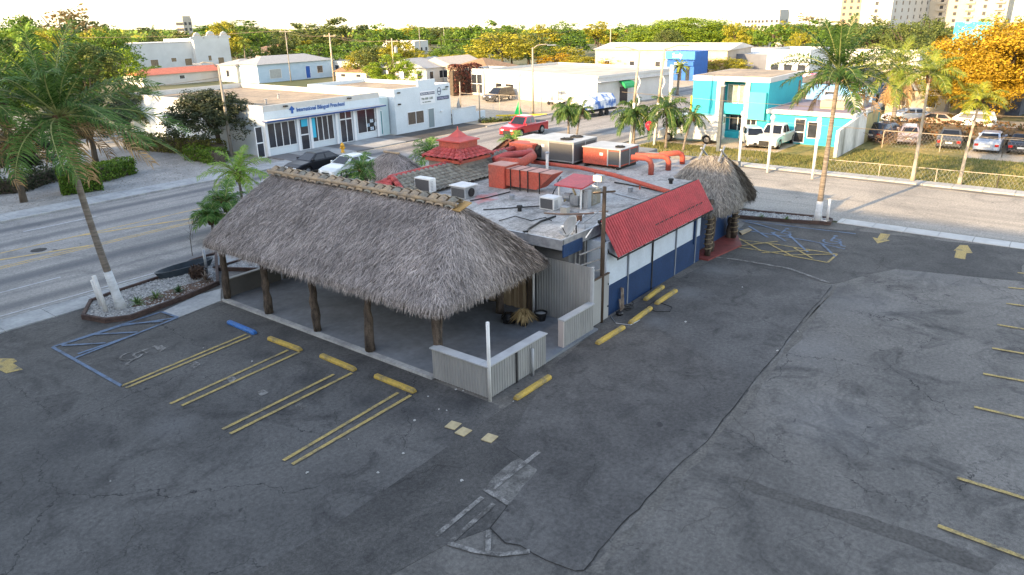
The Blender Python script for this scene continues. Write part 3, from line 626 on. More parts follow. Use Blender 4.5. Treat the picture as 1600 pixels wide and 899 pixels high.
# ---- roof equipment: things of their own
ZR = 3.43
GRILLE = mk('coil_grille', (.05, .052, .055), (.10, .10, .105), 30, .6, stretch=(1, 1, 6))
def fan(b, x, y, z, r, mi):
    b.lathe([(r, 0), (r, .05), (r*.9, .06), (r*.9, .02)], (x, y, z), 20, mi=mi)
    for k in range(6):
        a = k*math.pi/3; b.beam((x, y, z+.065), (x+r*math.cos(a), y+r*math.sin(a), z+.065), .02, .015, mi)
def rooftop(label, x0, y0, x1, y1, h, body, topm, split=.5, fans=2, panelx=True):
    t = thing('rooftop_unit', label, 'air conditioner', ((x0+x1)/2, (y0+y1)/2, ZR))
    MB().box(x0, y0, ZR+.16, x1, y1, ZR+h).build('cabinet', body, t, bevel=.015)
    MB().box(x0-.04, y0-.04, ZR+h, x1+.04, y1+.04, ZR+h+.05).build('lid', topm, t, bevel=.01)
    ym = y0+(y1-y0)*split
    MB().box(x0-.015, y0+.06, ZR+.24, x0-.002, ym, ZR+h-.08).build('coil_grille', GRILLE, t)
    MB().box(x0+.08, y0-.015, ZR+.24, x1-.1, y0-.002, ZR+h-.08).build('coil_grille', GRILLE, t)
    b = MB()
    for (x, y) in ((x0, y0), (x0, ym), (x1, y0), (x0+(x1-x0)*.5, y0)): b.box(x-.035, y-.035, ZR+.15, x+.025, y+.035, ZR+h-.01)
    b.build('corner_post', topm, t)
    for k in range(fans):
        b = MB(); fan(b, x0+(x1-x0)*(.3+.42*k) if fans > 1 else x0+(x1-x0)*.35, y0+(ym-y0)*.55, ZR+h+.05, min(.36, (ym-y0)*.36), 0); b.build('fan', BLACK, t)
    b = MB(); b.box(x0, y0+.1, ZR, x1, y0+.22, ZR+.16); b.box(x0, y1-.22, ZR, x1, y1-.1, ZR+.16); b.build('skid', BLACK, t)
    MB().box(x0-.012, ym+.3, ZR+h-.35, x0-.004, ym+.5, ZR+h-.2).build('label_plate', PWHITE, t)
    return t
LG = mk('unit_grey', (.23, .235, .25), (.19, .195, .20), 1.5, .55); LT = mk('unit_light_top', (.34, .35, .36), (.26, .27, .28), 1.5, .5)
rooftop('large grey rooftop air conditioner with a dark coil side behind the white vent pipe', 32.6, 21.35, 34.9, 24.2, 1.2, LG, LT, .55)
rooftop('orange and grey rooftop air conditioner beside the larger grey one', 33.0, 18.75, 34.9, 21.0, 1.0, ORANGE, LT, .32, 1)
# plenum duct in orange: vertical box then sloping-ended trunk with straps
t = thing('orange_duct', 'tall boxy orange duct with a slanted end and dark straps on the roof', 'duct', (26.8, 20.5, ZR))
MB().box(26.35, 21.05, ZR, 27.35, 22.0, ZR+1.05).build('duct_riser', ORANGE, t, bevel=.01)
b = MB(); pr = [(21.04, ZR+.16), (21.04, ZR+.95), (18.4, ZR+.95), (19.3, ZR+.16)]
b.add([(26.45, y, z) for y, z in pr]+[(27.3, y, z) for y, z in pr], [(0, 3, 2, 1), (4, 5, 6, 7), (0, 1, 5, 4), (1, 2, 6, 5), (2, 3, 7, 6), (3, 0, 4, 7)]); b.build('duct_trunk', ORANGE, t, recalc=True)
for y in (20.75, 20.2, 19.75, 19.1):
    b = MB(); b.beam((26.42, y, ZR), (26.42, y, ZR+.99), .04, .03); b.beam((26.42, y, ZR+.97), (27.33, y, ZR+.97), .03, .03); b.build('strap', BLACK, t)
b = MB(); b.box(26.4, 21.0, ZR+1.05, 27.4, 22.05, ZR+1.07); b.box(26.42, 18.45, ZR+.955, 27.33, 21.0, ZR+.97); b.build('top_sheet', mk('dusty_orange', (.48, .25, .20), (.38, .18, .14), 2, .7), t)
# round orange ducts
def duct(label, pts, r, mat=ORANGE, name='orange_pipe', legs=(), n=12, cat='duct'):
    o = thing(name, label, cat, (pts[0][0], pts[0][1], ZR)); MB().tube(pts, r, n).build('pipe', mat, o, smooth=True)
    for (x, y, z) in legs: MB().beam((x, y, ZR), (x, y, z), .05, .05).build('leg', mat, o)
    return o
a = G(1045, 300, 3.75); b_ = G(960, 274, 3.75); c = G(905, 262, 3.7); d = G(830, 253, 3.7)
duct('long straight orange pipe running across the roof to the awning', [(*d, 3.7), (*c, 3.7), (*b_, 3.75), (*a, 3.75), (a[0]+.2, a[1]-.25, 3.45)], .105, legs=[(*G(1000, 287, 3.7), 3.7), (*G(930, 267, 3.7), 3.7)])
p = [G(780, 250, 4.1), G(815, 252, 4.1), G(832, 243, 4.1), G(828, 235, 4.2)]
duct('fat curved orange duct lying beside the red turret', [(*p[0], 4.0), (*p[1], 4.0), (*p[2], 4.05), (*p[3], 4.1)], .24, legs=[(*p[1], 3.8)])
p = [G(773, 247, 4.2), G(790, 240, 4.3), G(830, 236, 4.3)]
duct('ribbed pink red duct hose between the turret and the grey unit', [(*p[0], 4.1), (*p[1], 4.2), (*p[2], 4.2)], .19, REDTILE)
for i, (pa, pb, lab) in enumerate((((985, 250), (1017, 273), 'nearest orange gooseneck duct at the back of the roof'), ((990, 244), (1044, 266), 'middle orange gooseneck duct at the back of the roof'), ((1030, 240), (1066, 256), 'farthest and smallest orange gooseneck duct at the back of the roof'))):
    q = G(*pb, ZR); s_ = G(*pa, 4.1); h = .8-.1*i; x, y = q; dx, dy = s_[0]-x, s_[1]-y; L = math.hypot(dx, dy); dx /= L; dy /= L
    duct(lab, [(x, y, ZR), (x, y, ZR+h*.6), (x+dx*.08, y+dy*.08, ZR+h*.85), (x+dx*.3, y+dy*.3, ZR+h), (x+dx*L*.95, y+dy*L*.95, ZR+h)], .14)
t = thing('duct_box', 'dented grey sheet metal duct box between the dark tiles and the large grey unit', 'duct', (34, 26, ZR)); x, y = G(846, 246, ZR)
MB().box(x-.2, y-.1, ZR+.05, x+1.3, y+1.5, ZR+1.0).build('box', mk('dull_tin', (.30, .31, .31), (.18, .19, .19), 2, .6), t, bevel=.02)
MB().box(x-.25, y-.15, ZR+1.0, x+1.35, y+1.55, ZR+1.03).build('lid', LT, t)
t = thing('orange_plenum', 'square orange plenum box with a round dark opening beside the grey unit', 'duct', (33, 25, ZR)); x, y = G(838, 253, ZR)
MB().box(x-.5, y-.1, ZR+.25, x+.5, y+1.5, ZR+1.0).build('box', ORANGE, t, bevel=.02)
MB().lathe([(.33, 0), (.33, .25), (.22, .26), (.22, .1)], (x, y-.34, ZR+.6), 16, 'y').build('opening', BLACK, t)
x, y = G(855, 266, ZR)
t = thing('vent_pipe', 'slim white vent pipe with a cap in front of the large grey unit', 'vent pipe', (x, y, ZR)); MB().tube([(x, y, ZR), (x, y, ZR+.85)], .075, 10).build('pipe', PWHITE, t); MB().lathe([(.12, 0), (.12, .06), (.03, .1)], (x, y, ZR+.86), 12).build('cap', GREYMET, t)
def acbox(label, px, py, sx, sy, sz, z=ZR, name='air_conditioner', stand=.0, body=PWHITE, grille='x'):
    x, y = G(px, py, z); t = thing(name, label, 'air conditioner', (x, y, z))
    MB().box(x, y, z+stand, x+sx, y+sy, z+stand+sz).build('cabinet', body, t, bevel=.02)
    MB().box(x-.012, y+.05, z+stand+.05, x-.002, y+sy-.05, z+stand+sz-.06).build('coil_grille', GRILLE, t)
    b = MB()
    for k in range(7): b.box(x+.06, y-.012, z+stand+.08+k*(sz-.16)/7, x+sx*.5, y-.002, z+stand+.1+k*(sz-.16)/7)
    b.build('louvre', GREYMET, t)
    if stand: b = MB(); [b.box(x+q[0], y+q[1], z, x+q[0]+.06, y+q[1]+.06, z+stand) for q in ((0, 0), (sx-.06, 0), (0, sy-.06), (sx-.06, sy-.06))]; b.build('stand', GREYMET, t)
    return t
acbox('small white window air conditioner on the middle of the roof with a dark front', 865, 330, .62, .72, .52)
t = acbox('white condenser tilted on the weathered tile slope', 672, 302, .42, .95, .62, 3.62)
t = acbox('grey cube condenser with a dark fan below the tile slope', 727, 312, .8, .85, .5, body=LT)
x, y = t.location.xy
MB().lathe([(.2, 0), (.2, .03), (.15, .04), (.15, .015)], (x+.4, y-.045, ZR+.25), 16, 'y').build('fan', BLACK, t)
b = MB().box(x-.05, y-.05, ZR+.52, x+.85, y+.9, ZR+.56); b.build('lid', PWHITE, t)
# red-topped mechanical shelter
x, y = G(898, 326, ZR)
t = thing('equipment_shelter', 'small red roofed equipment shelter in the middle of the roof', 'shelter', (x, y, ZR))
b = MB(); rz = ZR+1.0; b.add([(x-.15, y+.95, rz-.12), (x-.15, y-.45, rz-.12), (x+1.35, y-.45, rz+.08), (x+1.35, y+.95, rz+.08), (x-.15, y+.95, rz-.06), (x-.15, y-.45, rz-.06), (x+1.35, y-.45, rz+.14), (x+1.35, y+.95, rz+.14)], [(0, 1, 2, 3), (7, 6, 5, 4), (0, 4, 5, 1), (1, 5, 6, 2), (2, 6, 7, 3), (3, 7, 4, 0)]); b.build('shelter_roof', AW, t, recalc=True)
for dx, dy in ((0, -.3), (0, .8), (1.2, -.3), (1.2, .8)): MB().beam((x+dx, y+dy, ZR), (x+dx, y+dy, rz-.05+dx*.1), .06, .06).build('leg', PWHITE, t)
b = MB(); b.box(x+.15, y-.05, ZR+.1, x+.9, y+.35, ZR+.5); b.lathe([(.2, 0), (.2, .3), (.1, .34)], (x+.35, y+.4, ZR+.35), 14, 'y'); b.build('compressor', GREYMET, t)
MB().box(x+.2, y-.5, ZR, x+.5, y-.3, ZR+.75).build('panel_box', LT, t)
b = MB(); b.tube([(x+.1, y+.6, ZR+.2), (x+.5, y+.55, ZR+.45), (x+.8, y+.2, ZR+.3)], .04, 6); b.tube([(x+.2, y+.1, ZR+.55), (x+.6, y+.5, ZR+.65)], .05, 6); b.build('coil_pipe', mk('brass', (.35, .28, .15), metal=.7, rough=.5), t)
acbox('boxy tan air cooler right behind the lit floodlight', 925, 322, .7, .5, .62, body=mk('tan_unit', (.30, .27, .2), (.2, .18, .14), 2, .7))
x, y = G(885, 336, ZR)
t = thing('junction_box', 'little beige junction box next to the white roof air conditioner', 'box', (x, y, ZR)); MB().box(x, y, ZR, x+.25, y+.3, ZR+.28).build('box', mk('beige', (.38, .35, .3)), t, bevel=.01); MB().box(x-.01, y-.01, ZR+.28, x+.26, y+.31, ZR+.3).build('cover', LT, t)
# cables and conduits over the roof
def cable(label, pts, r=.025, mat=BLACK, name='roof_cable', z=ZR+.03, cat='cable'):
    q = [(*G(a[0], a[1], a[2] if len(a) > 2 else z), a[2] if len(a) > 2 else z) for a in pts]
    o = MB().tube(q, r, 6).build(name, mat); return tag(o, label, cat)
cable('black cable crossing the roof behind the thatch ridge', [(755, 328), (800, 325), (845, 322), (862, 320)])
cable('black cable from the grey cube condenser to the orange duct', [(735, 314), (765, 308), (797, 300)])
cable('sagging black hose from the white roof unit toward the thatch edge', [(868, 338), (845, 346), (826, 358), (824, 362, ZR+.25), (818, 362)], .04)
cable('thin tan pipes running under the white roof air conditioner', [(850, 333), (880, 335), (915, 334), (950, 330)], .03, mk('copper_pipe', (.28, .18, .13), (.2, .14, .1), 3))
cable('white conduit along the roof beside the shelter', [(905, 332), (945, 333), (960, 340)], .025, PWHITE)
cable('cable loops rising from the roof behind the small air conditioner', [(863, 305), (866, 298, ZR+.25), (870, 292, ZR+.1), (872, 283, ZR+.3), (876, 277)], .03)
cable('thin black wire looping over the middle of the roof', [(780, 345), (805, 338), (830, 345), (852, 340), (862, 345)], .018)
cable('pair of grey pipes crossing the roof behind the red shelter', [(905, 300), (940, 296), (975, 306), (1000, 312)], .03, GREYMET)
cable('white plastic pipe from the shelter down to the dish corner', [(912, 336), (900, 352), (888, 372)], .025, PWHITE)
cable('second white plastic pipe slanting beside the floodlight pole', [(945, 338), (925, 358), (915, 372)], .025, PWHITE)
cable('long black seam cable at the back of the roof', [(960, 285), (1000, 292), (1035, 300)], .03)
for k, ((px, py), lab) in enumerate((((940, 352), 'white bucket standing near the awning edge of the roof'), ((905, 345), 'rusty tin can shaped vent near the shelter'), ((800, 312), 'low grey vent stub below the orange duct'), ((985, 300), 'low grey vent stub beside the long orange pipe'), ((925, 300), 'small grey vent stub behind the red shelter'))):
    x, y = G(px, py, ZR); tag(MB().lathe([(.1, 0), (.12, .2), (.13, .21), (.1, .22)], (x, y, ZR), 12).build('roof_vent', (PWHITE, mk('rust', (.2, .09, .05), (.1, .06, .04), 5), GREYMET)[min(k, 2)]), lab, 'vent')
# black scuppers
for a, lab in (((812, 330), 'small black vent stub nearest the black roof cable'), ((1048, 287), 'small black box near the thatched entry canopy')):
    x, y = G(*a, ZR); t = tag(MB().lathe([(.09, 0), (.09, .15), (.14, .16), (.12, .24)], (x, y, ZR), 10).build('roof_vent', BLACK), lab, 'vent')
# satellite dish
x, y = 21.75, 14.25
t = thing('satellite_dish', 'round pale satellite dish on the roof corner beside the thatch', 'satellite dish', (x, y, 3.5))
b = MB(); N_ = 20; prof = [(0, 0), (.12, .012), (.25, .045), (.36, .09), (.42, .125)]; vs = [(0, 0, 0)]
for r_, z in prof[1:]:
    for j in range(N_): vs.append((r_*math.cos(2*math.pi*j/N_), r_*math.sin(2*math.pi*j/N_), z))
fs = [(0, 1+j, 1+(j+1) % N_) for j in range(N_)]+[(1+i*N_+j, 1+(i+1)*N_+j, 1+(i+1)*N_+(j+1) % N_, 1+i*N_+(j+1) % N_) for i in range(3) for j in range(N_)]
dr = Vector((-.75, .45, .55)).normalized(); q = dr.to_track_quat('Z', 'Y'); cc = Vector((x+.1, y+.1, 3.72))
b.add([cc+q @ Vector(v) for v in vs], fs); o = b.build('dish', mk('dish_grey', (.27, .28, .28), (.2, .2, .2), 3, .4), t, smooth=True); md = o.modifiers.new('s', 'SOLIDIFY'); md.thickness = .012
MB().tube([cc-dr*.02, (x+.25, y, 3.75), (x+.2, y-.05, 3.45)], .03, 8).build('mount', BLACK, t)
MB().tube([cc+q @ Vector((0, -.35, .05)), cc+dr*.45+Vector((0, 0, -.2))], .016, 6).build('arm', BLACK, t); MB().tube([cc+dr*.4+Vector((0, 0, -.17)), cc+dr*.52+Vector((0, 0, -.22))], .05, 8).build('receiver', PWHITE, t)
# wooden lamp pole with the lit floodlight
px_, py_ = 22.35, 13.3
t = thing('floodlight_pole', 'weathered wooden pole carrying a lit floodlight beside the red awning', 'light pole', (px_, py_, 0))
MB().tube([(px_, py_, 0), (px_, py_, 3), (px_+.02, py_, 5.25)], [.085, .08, .07], 10).build('pole', WOOD, t, smooth=True)
MB().beam((px_-.35, py_+.25, 5.05), (px_+.35, py_-.25, 5.05), .06, .06).build('crossarm', WOOD, t)
MB().beam((px_-.25, py_+.35, 5.3), (px_, py_, 5.15), .04, .04).build('bracket', GREYMET, t)
hx, hy, hzz = px_-.05, py_+.2, 5.55
o = MB().box(hx-.12, hy-.17, hzz-.11, hx+.12, hy+.17, hzz+.11).build('lamp_housing', GREYMET, t)
lens = MB().box(hx-.135, hy-.15, hzz-.09, hx-.121, hy+.15, hzz+.09).build('lamp_lens', mk('lit_lamp', (1, .68, .32), emit=3.5), t)
pl_ = bpy.data.lights.new('floodlight', 'SPOT'); po = bpy.data.objects.new('floodlight_glow', pl_); C.objects.link(po); pl_.energy = 60; pl_.color = (1, .75, .45); pl_.spot_size = R(140); pl_.shadow_soft_size = .12
po.location = (hx-.2, hy, hzz); po.rotation_euler = Vector((1, -.2, .8)).to_track_quat('Z', 'Y').to_euler(); po.parent = t; po.matrix_parent_inverse = locmat(t).inverted()
# conduits in the service corner
t = thing('service_pipes', 'tangle of grey conduits and pipes on the wall behind the cream service gate', 'pipes', (22.2, 14, 0)); PG = mk('pipe_grey', (.30, .30, .29), (.17, .17, .17), 4, .6)
for pts in ([(21.9, 14.2, .3), (21.9, 14.2, 3.3), (21.9, 14.6, 3.62)], [(22.2, 14.22, .2), (22.2, 14.22, 3.2), (22.3, 14.7, 3.6), (23.2, 15.3, 3.6)], [(22.55, 14.2, 1.5), (22.55, 14.2, 3.3), (23.0, 14.5, 3.62), (24.6, 14.9, 3.6)], [(21.5, 14.0, 2.3), (23.0, 13.6, 2.35)], [(21.5, 14.0, 1.9), (22.9, 13.6, 1.95)], [(21.7, 13.9, 2.75), (22.95, 13.7, 2.8)]):
    MB().tube(pts, .03, 7).build('pipe', PG, t)
MB().box(21.75, 14.15, 1.6, 21.98, 14.29, 2.0).build('meter_box', LT, t); MB().lathe([(.09, 0), (.09, .12)], (21.86, 14.05, 2.25), 12, 'y').build('meter', LT, t); MB().box(22.2, 14.1, .8, 22.55, 14.29, 1.5).build('breaker_box', GREYMET, t)

# ================================================================== CREAM SLATTED FENCING
CREAM = mk('cream_siding', (.29, .29, .28), (.22, .22, .215), 1.6, .6, stretch=(2, 2, .5), lo=.3, hi=.75)
CAP = mk('cream_cap', (.40, .41, .42), (.32, .33, .34), 2, .6)
t = thing('corner_fence', 'low L shaped cream slatted fence at the near corner of the terrace', 'fence', (15.2, 12.93, 0))
corr(t, 'side_panel', (15.2, 12.95), (15.2, 15.25), .06, 1.12, CREAM, .115, .02, -1, .75)
corr(t, 'front_panel', (15.24, 12.92), (16.5, 12.92), .06, 1.12, CREAM, .115, .02, 1, .75)
corr(t, 'front_panel', (16.56, 12.92), (18.15, 12.92), .06, 1.15, CREAM, .115, .02, 1, .75)
b = MB(); b.box(15.1, 13.22, 1.12, 15.45, 15.3, 1.16); b.box(15.1, 12.86, 1.125, 18.2, 13.2, 1.165); b.build('cap_board', CAP, t)
b = MB(); b.box(15.5, 15.2, .1, 15.28, 15.24, 1.1); b.box(18.1, 12.95, .05, 18.15, 13.15, 1.1); b.build('end_board', CREAM, t)
b = MB(); b.box(16.48, 12.86, .05, 16.56, 12.9, 1.1); b.build('gate_gap', BLACK, t)
MB().tube([(15.16, 12.87, 0), (15.16, 12.87, 2.62)], .055, 10).build('pole', PWHITE, t, smooth=True); MB().tube([(17.3, 12.82, 0), (17.3, 12.82, .95)], .05, 10).build('short_post', CAP, t, smooth=True)
t = thing('low_fence', 'short cream slatted fence panel beside the terrace opening', 'fence', (19.5, 13.2, 0))
corr(t, 'panel', (19.5, 13.1), (21.42, 13.1), .05, 1.08, CREAM, .115, .02, 1, .75); MB().box(19.46, 13.04, 1.08, 21.45, 13.32, 1.13).build('cap_board', CAP, t); MB().box(19.46, 13.08, .04, 19.51, 13.3, 1.08).build('end_board', mk('pinkish_board', (.42, .37, .35)), t); MB().box(19.5, 13.27, .05, 21.42, 13.3, 1.06).build('back_board', CREAM, t)
t = thing('tall_fence', 'tall cream slatted screen standing across the end of the terrace', 'fence', (21.6, 14, 0))
corr(t, 'panel', (21.48, 13.25), (21.58, 15.75), .06, 2.45, CREAM, .125, .018, -1, .8)
MB().box(21.44, 13.14, 0, 21.54, 13.24, 2.48).build('post', CAP, t); MB().tube([(21.36, 15.75, .1), (21.36, 15.75, 2.9)], .05, 8).build('downpipe', PWHITE, t, smooth=True)
t = thing('service_gate', 'cream plywood gate between the tall screen and the blue wall', 'gate', (21.6, 13.3, 0))
MB().box(21.58, 13.27, .05, 22.82, 13.3, 1.85).build('panel', mk('plywood_cream', (.30, .30, .29), (.25, .25, .245), .8, .65), t); MB().box(21.58, 13.24, 1.85, 22.82, 13.33, 1.89).build('top_rail', WOOD, t)
MB().box(21.62, 13.23, .95, 21.68, 13.265, 1.15).build('latch', BLACK, t)
for z in (.5, 1.4): MB().box(22.74, 13.25, z, 22.79, 13.268, z+.07).build('hinge', BLACK, t)
t = thing('terrace_partition', 'low dark grey partition at the far left end of the terrace', 'partition', (15.6, 27.4, 0)); PM = mk('partition_grey', (.11, .105, .10), (.085, .082, .08), 1.5, .7)
MB().box(15.55, 27.4, .09, 18.1, 27.46, .86).build('panel', PM, t); MB().box(18.2, 27.42, .09, 20.5, 27.5, .95).build('panel', PM, t); MB().box(15.5, 27.34, .86, 18.15, 27.52, .9).build('cap_board', CREAM, t); MB().box(15.42, 27.36, .09, 15.5, 27.46, .92).build('end_post', CREAM, t)
# ================================================================== WHEEL STOPS AND CLUTTER
BLUEP = mk('blue_wheel_stop_paint', (.02, .13, .42), (.04, .12, .30), 4, .6, fine=.2)
def stop_mesh(mat):
    b = MB(); pr = [(-.1, 0), (-.1, .06), (-.055, .125), (.055, .125), (.1, .06), (.1, 0)]; L = .91
    xs = [-L, -L+.06, L-.06, L]; vs = []
    for i, x in enumerate(xs):
        e = .82 if i in (0, 3) else 1
        vs += [(x, y*e, z*e) for y, z in pr]
    n = 6; b.add(vs, [(i*n+j, i*n+j+1, (i+1)*n+j+1, (i+1)*n+j) for i in range(3) for j in range(n-1)]+[tuple(range(n)), tuple(range(3*n+n-1, 3*n-1, -1))])
    return b
stops = [((378, 514), (0, 1), BLUEP, 'blue wheel stop at the accessible bay by the terrace'), ((445, 540), (0, 1), YEL, 'yellow wheel stop beside the blue one'), ((528, 569), (0, 1), YEL, 'yellow wheel stop in the middle bay before the terrace edge'), ((617, 602), (0, 1), YEL, 'bright yellow wheel stop nearest the cream corner fence on the terrace side'),
    ((833, 608), (1, 0), YEL, 'yellow wheel stop lying alone beside the cream corner fence on the driveway side'), ((954, 526), (1, 0), YEL, 'yellow wheel stop in front of the service gate'), ((1001, 495), (1, .02), YEL, 'yellow wheel stop between the upright pipes and the service gate'), ((1041, 466), (1, 0), YEL, 'outer yellow wheel stop of the pair by the blue wall'), ((1022, 460), (1, .05), YEL, 'inner yellow wheel stop tight against the blue wall')]
wy = None
for (p, d, m_, lab) in stops:
    x, y = G(*p)
    if m_ is YEL and wy is not None: o = wy.copy(); C.objects.link(o)
    else:
        o = stop_mesh(m_).build('wheel_stop', m_, recalc=True)
        if m_ is YEL: wy = o
    o.location = (x, y, .018); o.rotation_euler = (0, 0, math.atan2(d[1], d[0])+random.uniform(-.03, .03)); tag(o, lab, 'wheel stop', 'concrete wheel stops')
for (px, py), lab in (((708, 666), 'cream square paver lying farthest left of the dark seam'), ((724, 676), 'cream square paver touching the edge of its neighbour on the dark seam'), ((765, 686), 'cream square paver lying alone to the right of the dark seam')):
    x, y = G(px, py); o = MB().box(-.19, -.17, 0, .19, .17, .03).build('paver', mk('cream_paver', (.46, .38, .22), (.34, .28, .17), 4, .8), bevel=.006); o.location = (x, y, .012); o.rotation_euler = (.0, 0, random.uniform(-.1, .2)); tag(o, lab, 'paver')
LIT = mk('litter_white', (.42, .42, .41), (.25, .25, .24), 8)
for i, (px, py) in enumerate([(648, 658), (630, 710), (545, 688), (591, 740), (722, 752), (173, 754), (1246, 519), (1215, 549), (698, 643), (686, 641), (669, 621), (802, 629), (1160, 450), (1071, 504), (888, 545), (713, 610), (724, 612), (480, 740), (318, 545), (394, 566)]):
    x, y = G(px, py); b = MB(); n = 7; vs = [(0, 0, .05)]; r_ = random.uniform(.02, .06)
    vs += [(r_*random.uniform(.6, 1.2)*math.cos(j*2*math.pi/n), r_*random.uniform(.6, 1.2)*math.sin(j*2*math.pi/n), random.uniform(0, .03)) for j in range(n)]
    b.add(vs, [(0, 1+j, 1+(j+1) % n) for j in range(n)]); o = b.build('litter', LIT); o.location = (x, y, .014); tag(o, 'small scrap of white litter lying on the asphalt of the lot', 'litter', 'scraps of litter on the lot')
# worn square marks where stops were removed
for px, py in ((311, 480), (251, 545), (304, 570), (360, 593), (410, 614), (470, 635)):
    MB().sheet(ragged(pxp([(px-9, py-1), (px+2, py-5), (px+10, py), (px-1, py+6)]), .04, .12), .021).build('patch_mark', FADEW, lot)
# pipes standing by the blue wall, hose, bag
t = thing('hose_stand', 'upright old pipes and hose leaning against the blue wall', 'pipes', (*G(992, 490), 0)); x, y = t.location.xy; y = 13.25
for dx, h in ((0, .95), (.12, .9), (-.1, .5)): MB().tube([(x+dx, y, .02), (x+dx-.02, y+.05, h)], .035, 8).build('pipe', mk('rusty_pipe', (.30, .25, .2), (.12, .08, .06), 4, .7), t)
MB().tube([(x+.1+.2*math.cos(a*.5), y-.25+.16*math.sin(a*.5), .03+.012*a) for a in range(26)], .022, 6).build('hose', BLACK, t)
cable('black hose looping out onto the asphalt past the wheel stops', [(1008, 484), (1020, 472), (1034, 474), (1050, 480), (1047, 487), (1025, 487), (1010, 480)], .015, BLACK, 'garden_hose', .03, 'hose')
cable('grey cord lying along the foot of the blue wall', [(955, 495), (962, 505), (985, 508), (1000, 500)], .015, GREYMET, 'cord', .03, 'cord')
def bag(x, y, z, r, lab, mat=BLACK):
    bm = bmesh.new(); bmesh.ops.create_icosphere(bm, subdivisions=3, radius=r)
    for v in bm.verts:
        n = math.sin(v.co.x*17+x)*math.cos(v.co.y*14+y)*.12+math.sin(v.co.z*23)*.06; v.co *= 1+n; v.co.z = max(v.co.z*.85, -r*.5)
    me = bpy.data.meshes.new('rubbish_bag'); bm.to_mesh(me); bm.free(); me.materials.append(mk('black_plastic', (.012, .012, .014), rough=.3)); o = bpy.data.objects.new('rubbish_bag', me); C.objects.link(o); o.location = (x, y, z+r*.5); return tag(o, lab, 'rubbish bag')
x, y = G(795, 503, .1); bag(x, y, .09, .3, 'black rubbish bag slumped at the left of the dead potted palm'); x, y = G(968, 493, 0); bag(x, y, 0, .14, 'small black rubbish bag on the ground at the foot of the blue wall')
def pot(x, y, z, r, h, mat, par):
    MB().lathe([(r*.7, 0), (r, h), (r*1.08, h), (r*1.08, h+.03), (r*.9, h+.03), (r*.88, h-.04)], (x, y, z), 16).build('pot', mat, par, smooth=False)
x, y = G(818, 508, .1); t = thing('potted_plant', 'dead dried palm drooping from a black pot on the terrace', 'potted plant', (x, y, .09)); pot(x, y, .09, .2, .28, BLACK, t)
b = MB()
for i in range(230):
    a = random.uniform(0, 6.28); e = random.uniform(.15, 1.2); L = random.uniform(.3, .62); d = Vector((math.cos(a)*math.cos(e), math.sin(a)*math.cos(e), math.sin(e))); p0 = Vector((x, y, .42)); p1 = p0+d*L*.6; p2 = p1+(d+Vector((0, 0, -1.3))).normalized()*L*.6; s_ = d.cross(Vector((0, 0, 1))).normalized()*.022
    b.add([p0-s_*.4, p0+s_*.4, p1+s_, p1-s_, p2+s_*.2, p2-s_*.2], [(0, 1, 2, 3), (3, 2, 4, 5)])
b.build('dead_foliage', mk('straw_leaf', (.20, .13, .05), (.48, .35, .17), island=True), t)
x, y = G(845, 500, .1); t = thing('potted_plant', 'black round pot of pale gravel at the right of the dead palm', 'pot', (x, y, .09)); pot(x, y, .09, .24, .3, BLACK, t); MB().lathe([(.21, 0), (.12, .03), (.01, .04)], (x, y, .36), 14).build('gravel', CONC, t)
x, y = G(728, 470, .1); t = thing('potted_plant', 'dark leafy potted plant at the back of the terrace under the thatch', 'potted plant', (x, y, .09)); pot(x, y, .09, .2, .3, BLACK, t)
b = MB()
for i in range(120):
    a = random.uniform(0, 6.28); p = Vector((x+random.gauss(0, .2), y+random.gauss(0, .2), .4+random.uniform(0, .6))); d = Vector((math.cos(a), math.sin(a), random.uniform(-.3, .6))).normalized()*.16; s_ = d.cross(Vector((0, 0, 1))).normalized()*.04
    b.quad(p-s_, p+s_, p+d+s_*.2, p+d-s_*.2)
b.build('foliage', mk('dark_leaf', (.015, .03, .012), (.04, .07, .02), island=True), t)

# ================================================================== PLANTING ISLANDS
GRAV = mk('white_gravel', (.42, .42, .40), (.18, .18, .18), 14, .9, lo=.35, hi=.62, bump=.8, bscale=40)
def stones(par, poly, n, z, mat, r=.05):
    xs = [p[0] for p in poly]; ys = [p[1] for p in poly]; b = MB(); c = 0
    def inside(x, y):
        k = False
        for i in range(len(poly)):
            (x1, y1), (x2, y2) = poly[i], poly[i-1]
            if (y1 > y) != (y2 > y) and x < (x2-x1)*(y-y1)/(y2-y1)+x1: k = not k
        return k
    while c < n:
        x, y = random.uniform(min(xs), max(xs)), random.uniform(min(ys), max(ys))
        if not inside(x, y): continue
        c += 1; q = r*random.uniform(.5, 1.2); o = random.uniform(0, 6)
        vs = [(x+q*math.cos(o+k*1.257), y+q*math.sin(o+k*1.257)*.8, z+q*random.uniform(0, .3)) for k in range(5)]+[(x, y, z+q*.75)]
        b.add(vs, [(k, (k+1) % 5, 5) for k in range(5)])
    s_ = b.build('gravel', mat, par); s_['kind'] = 'stuff'; return s_
STONE = mk('gravel_stones', (.12, .12, .125), (.52, .52, .50), island=True)
def border(par, pts, closed=True, h=.2, mat=None, z0=0, wd=.12):
    P = pts+[pts[0]] if closed else pts
    for a, c in zip(P[:-1], P[1:]):
        a = Vector((*a, 0)); c = Vector((*c, 0))
        for k in range(2): MB().beam(a+Vector((0, 0, z0+h*(k*.5+.24))), c+Vector((0, 0, z0+h*(k*.5+.24)))+(c-a).normalized()*.05, wd, h*.47).build('timber', mat, par, bevel=.01)
ip = pxp([(131, 499), (166, 505), (205, 500), (250, 483), (300, 464), (341, 446), (338, 400), (300, 412), (268, 432), (175, 463), (143, 475)])
isl = struct(MB().prism(ip, -.05, .10).build('planting_island', GRAV)); stones(isl, ip, 2600, .10, STONE)
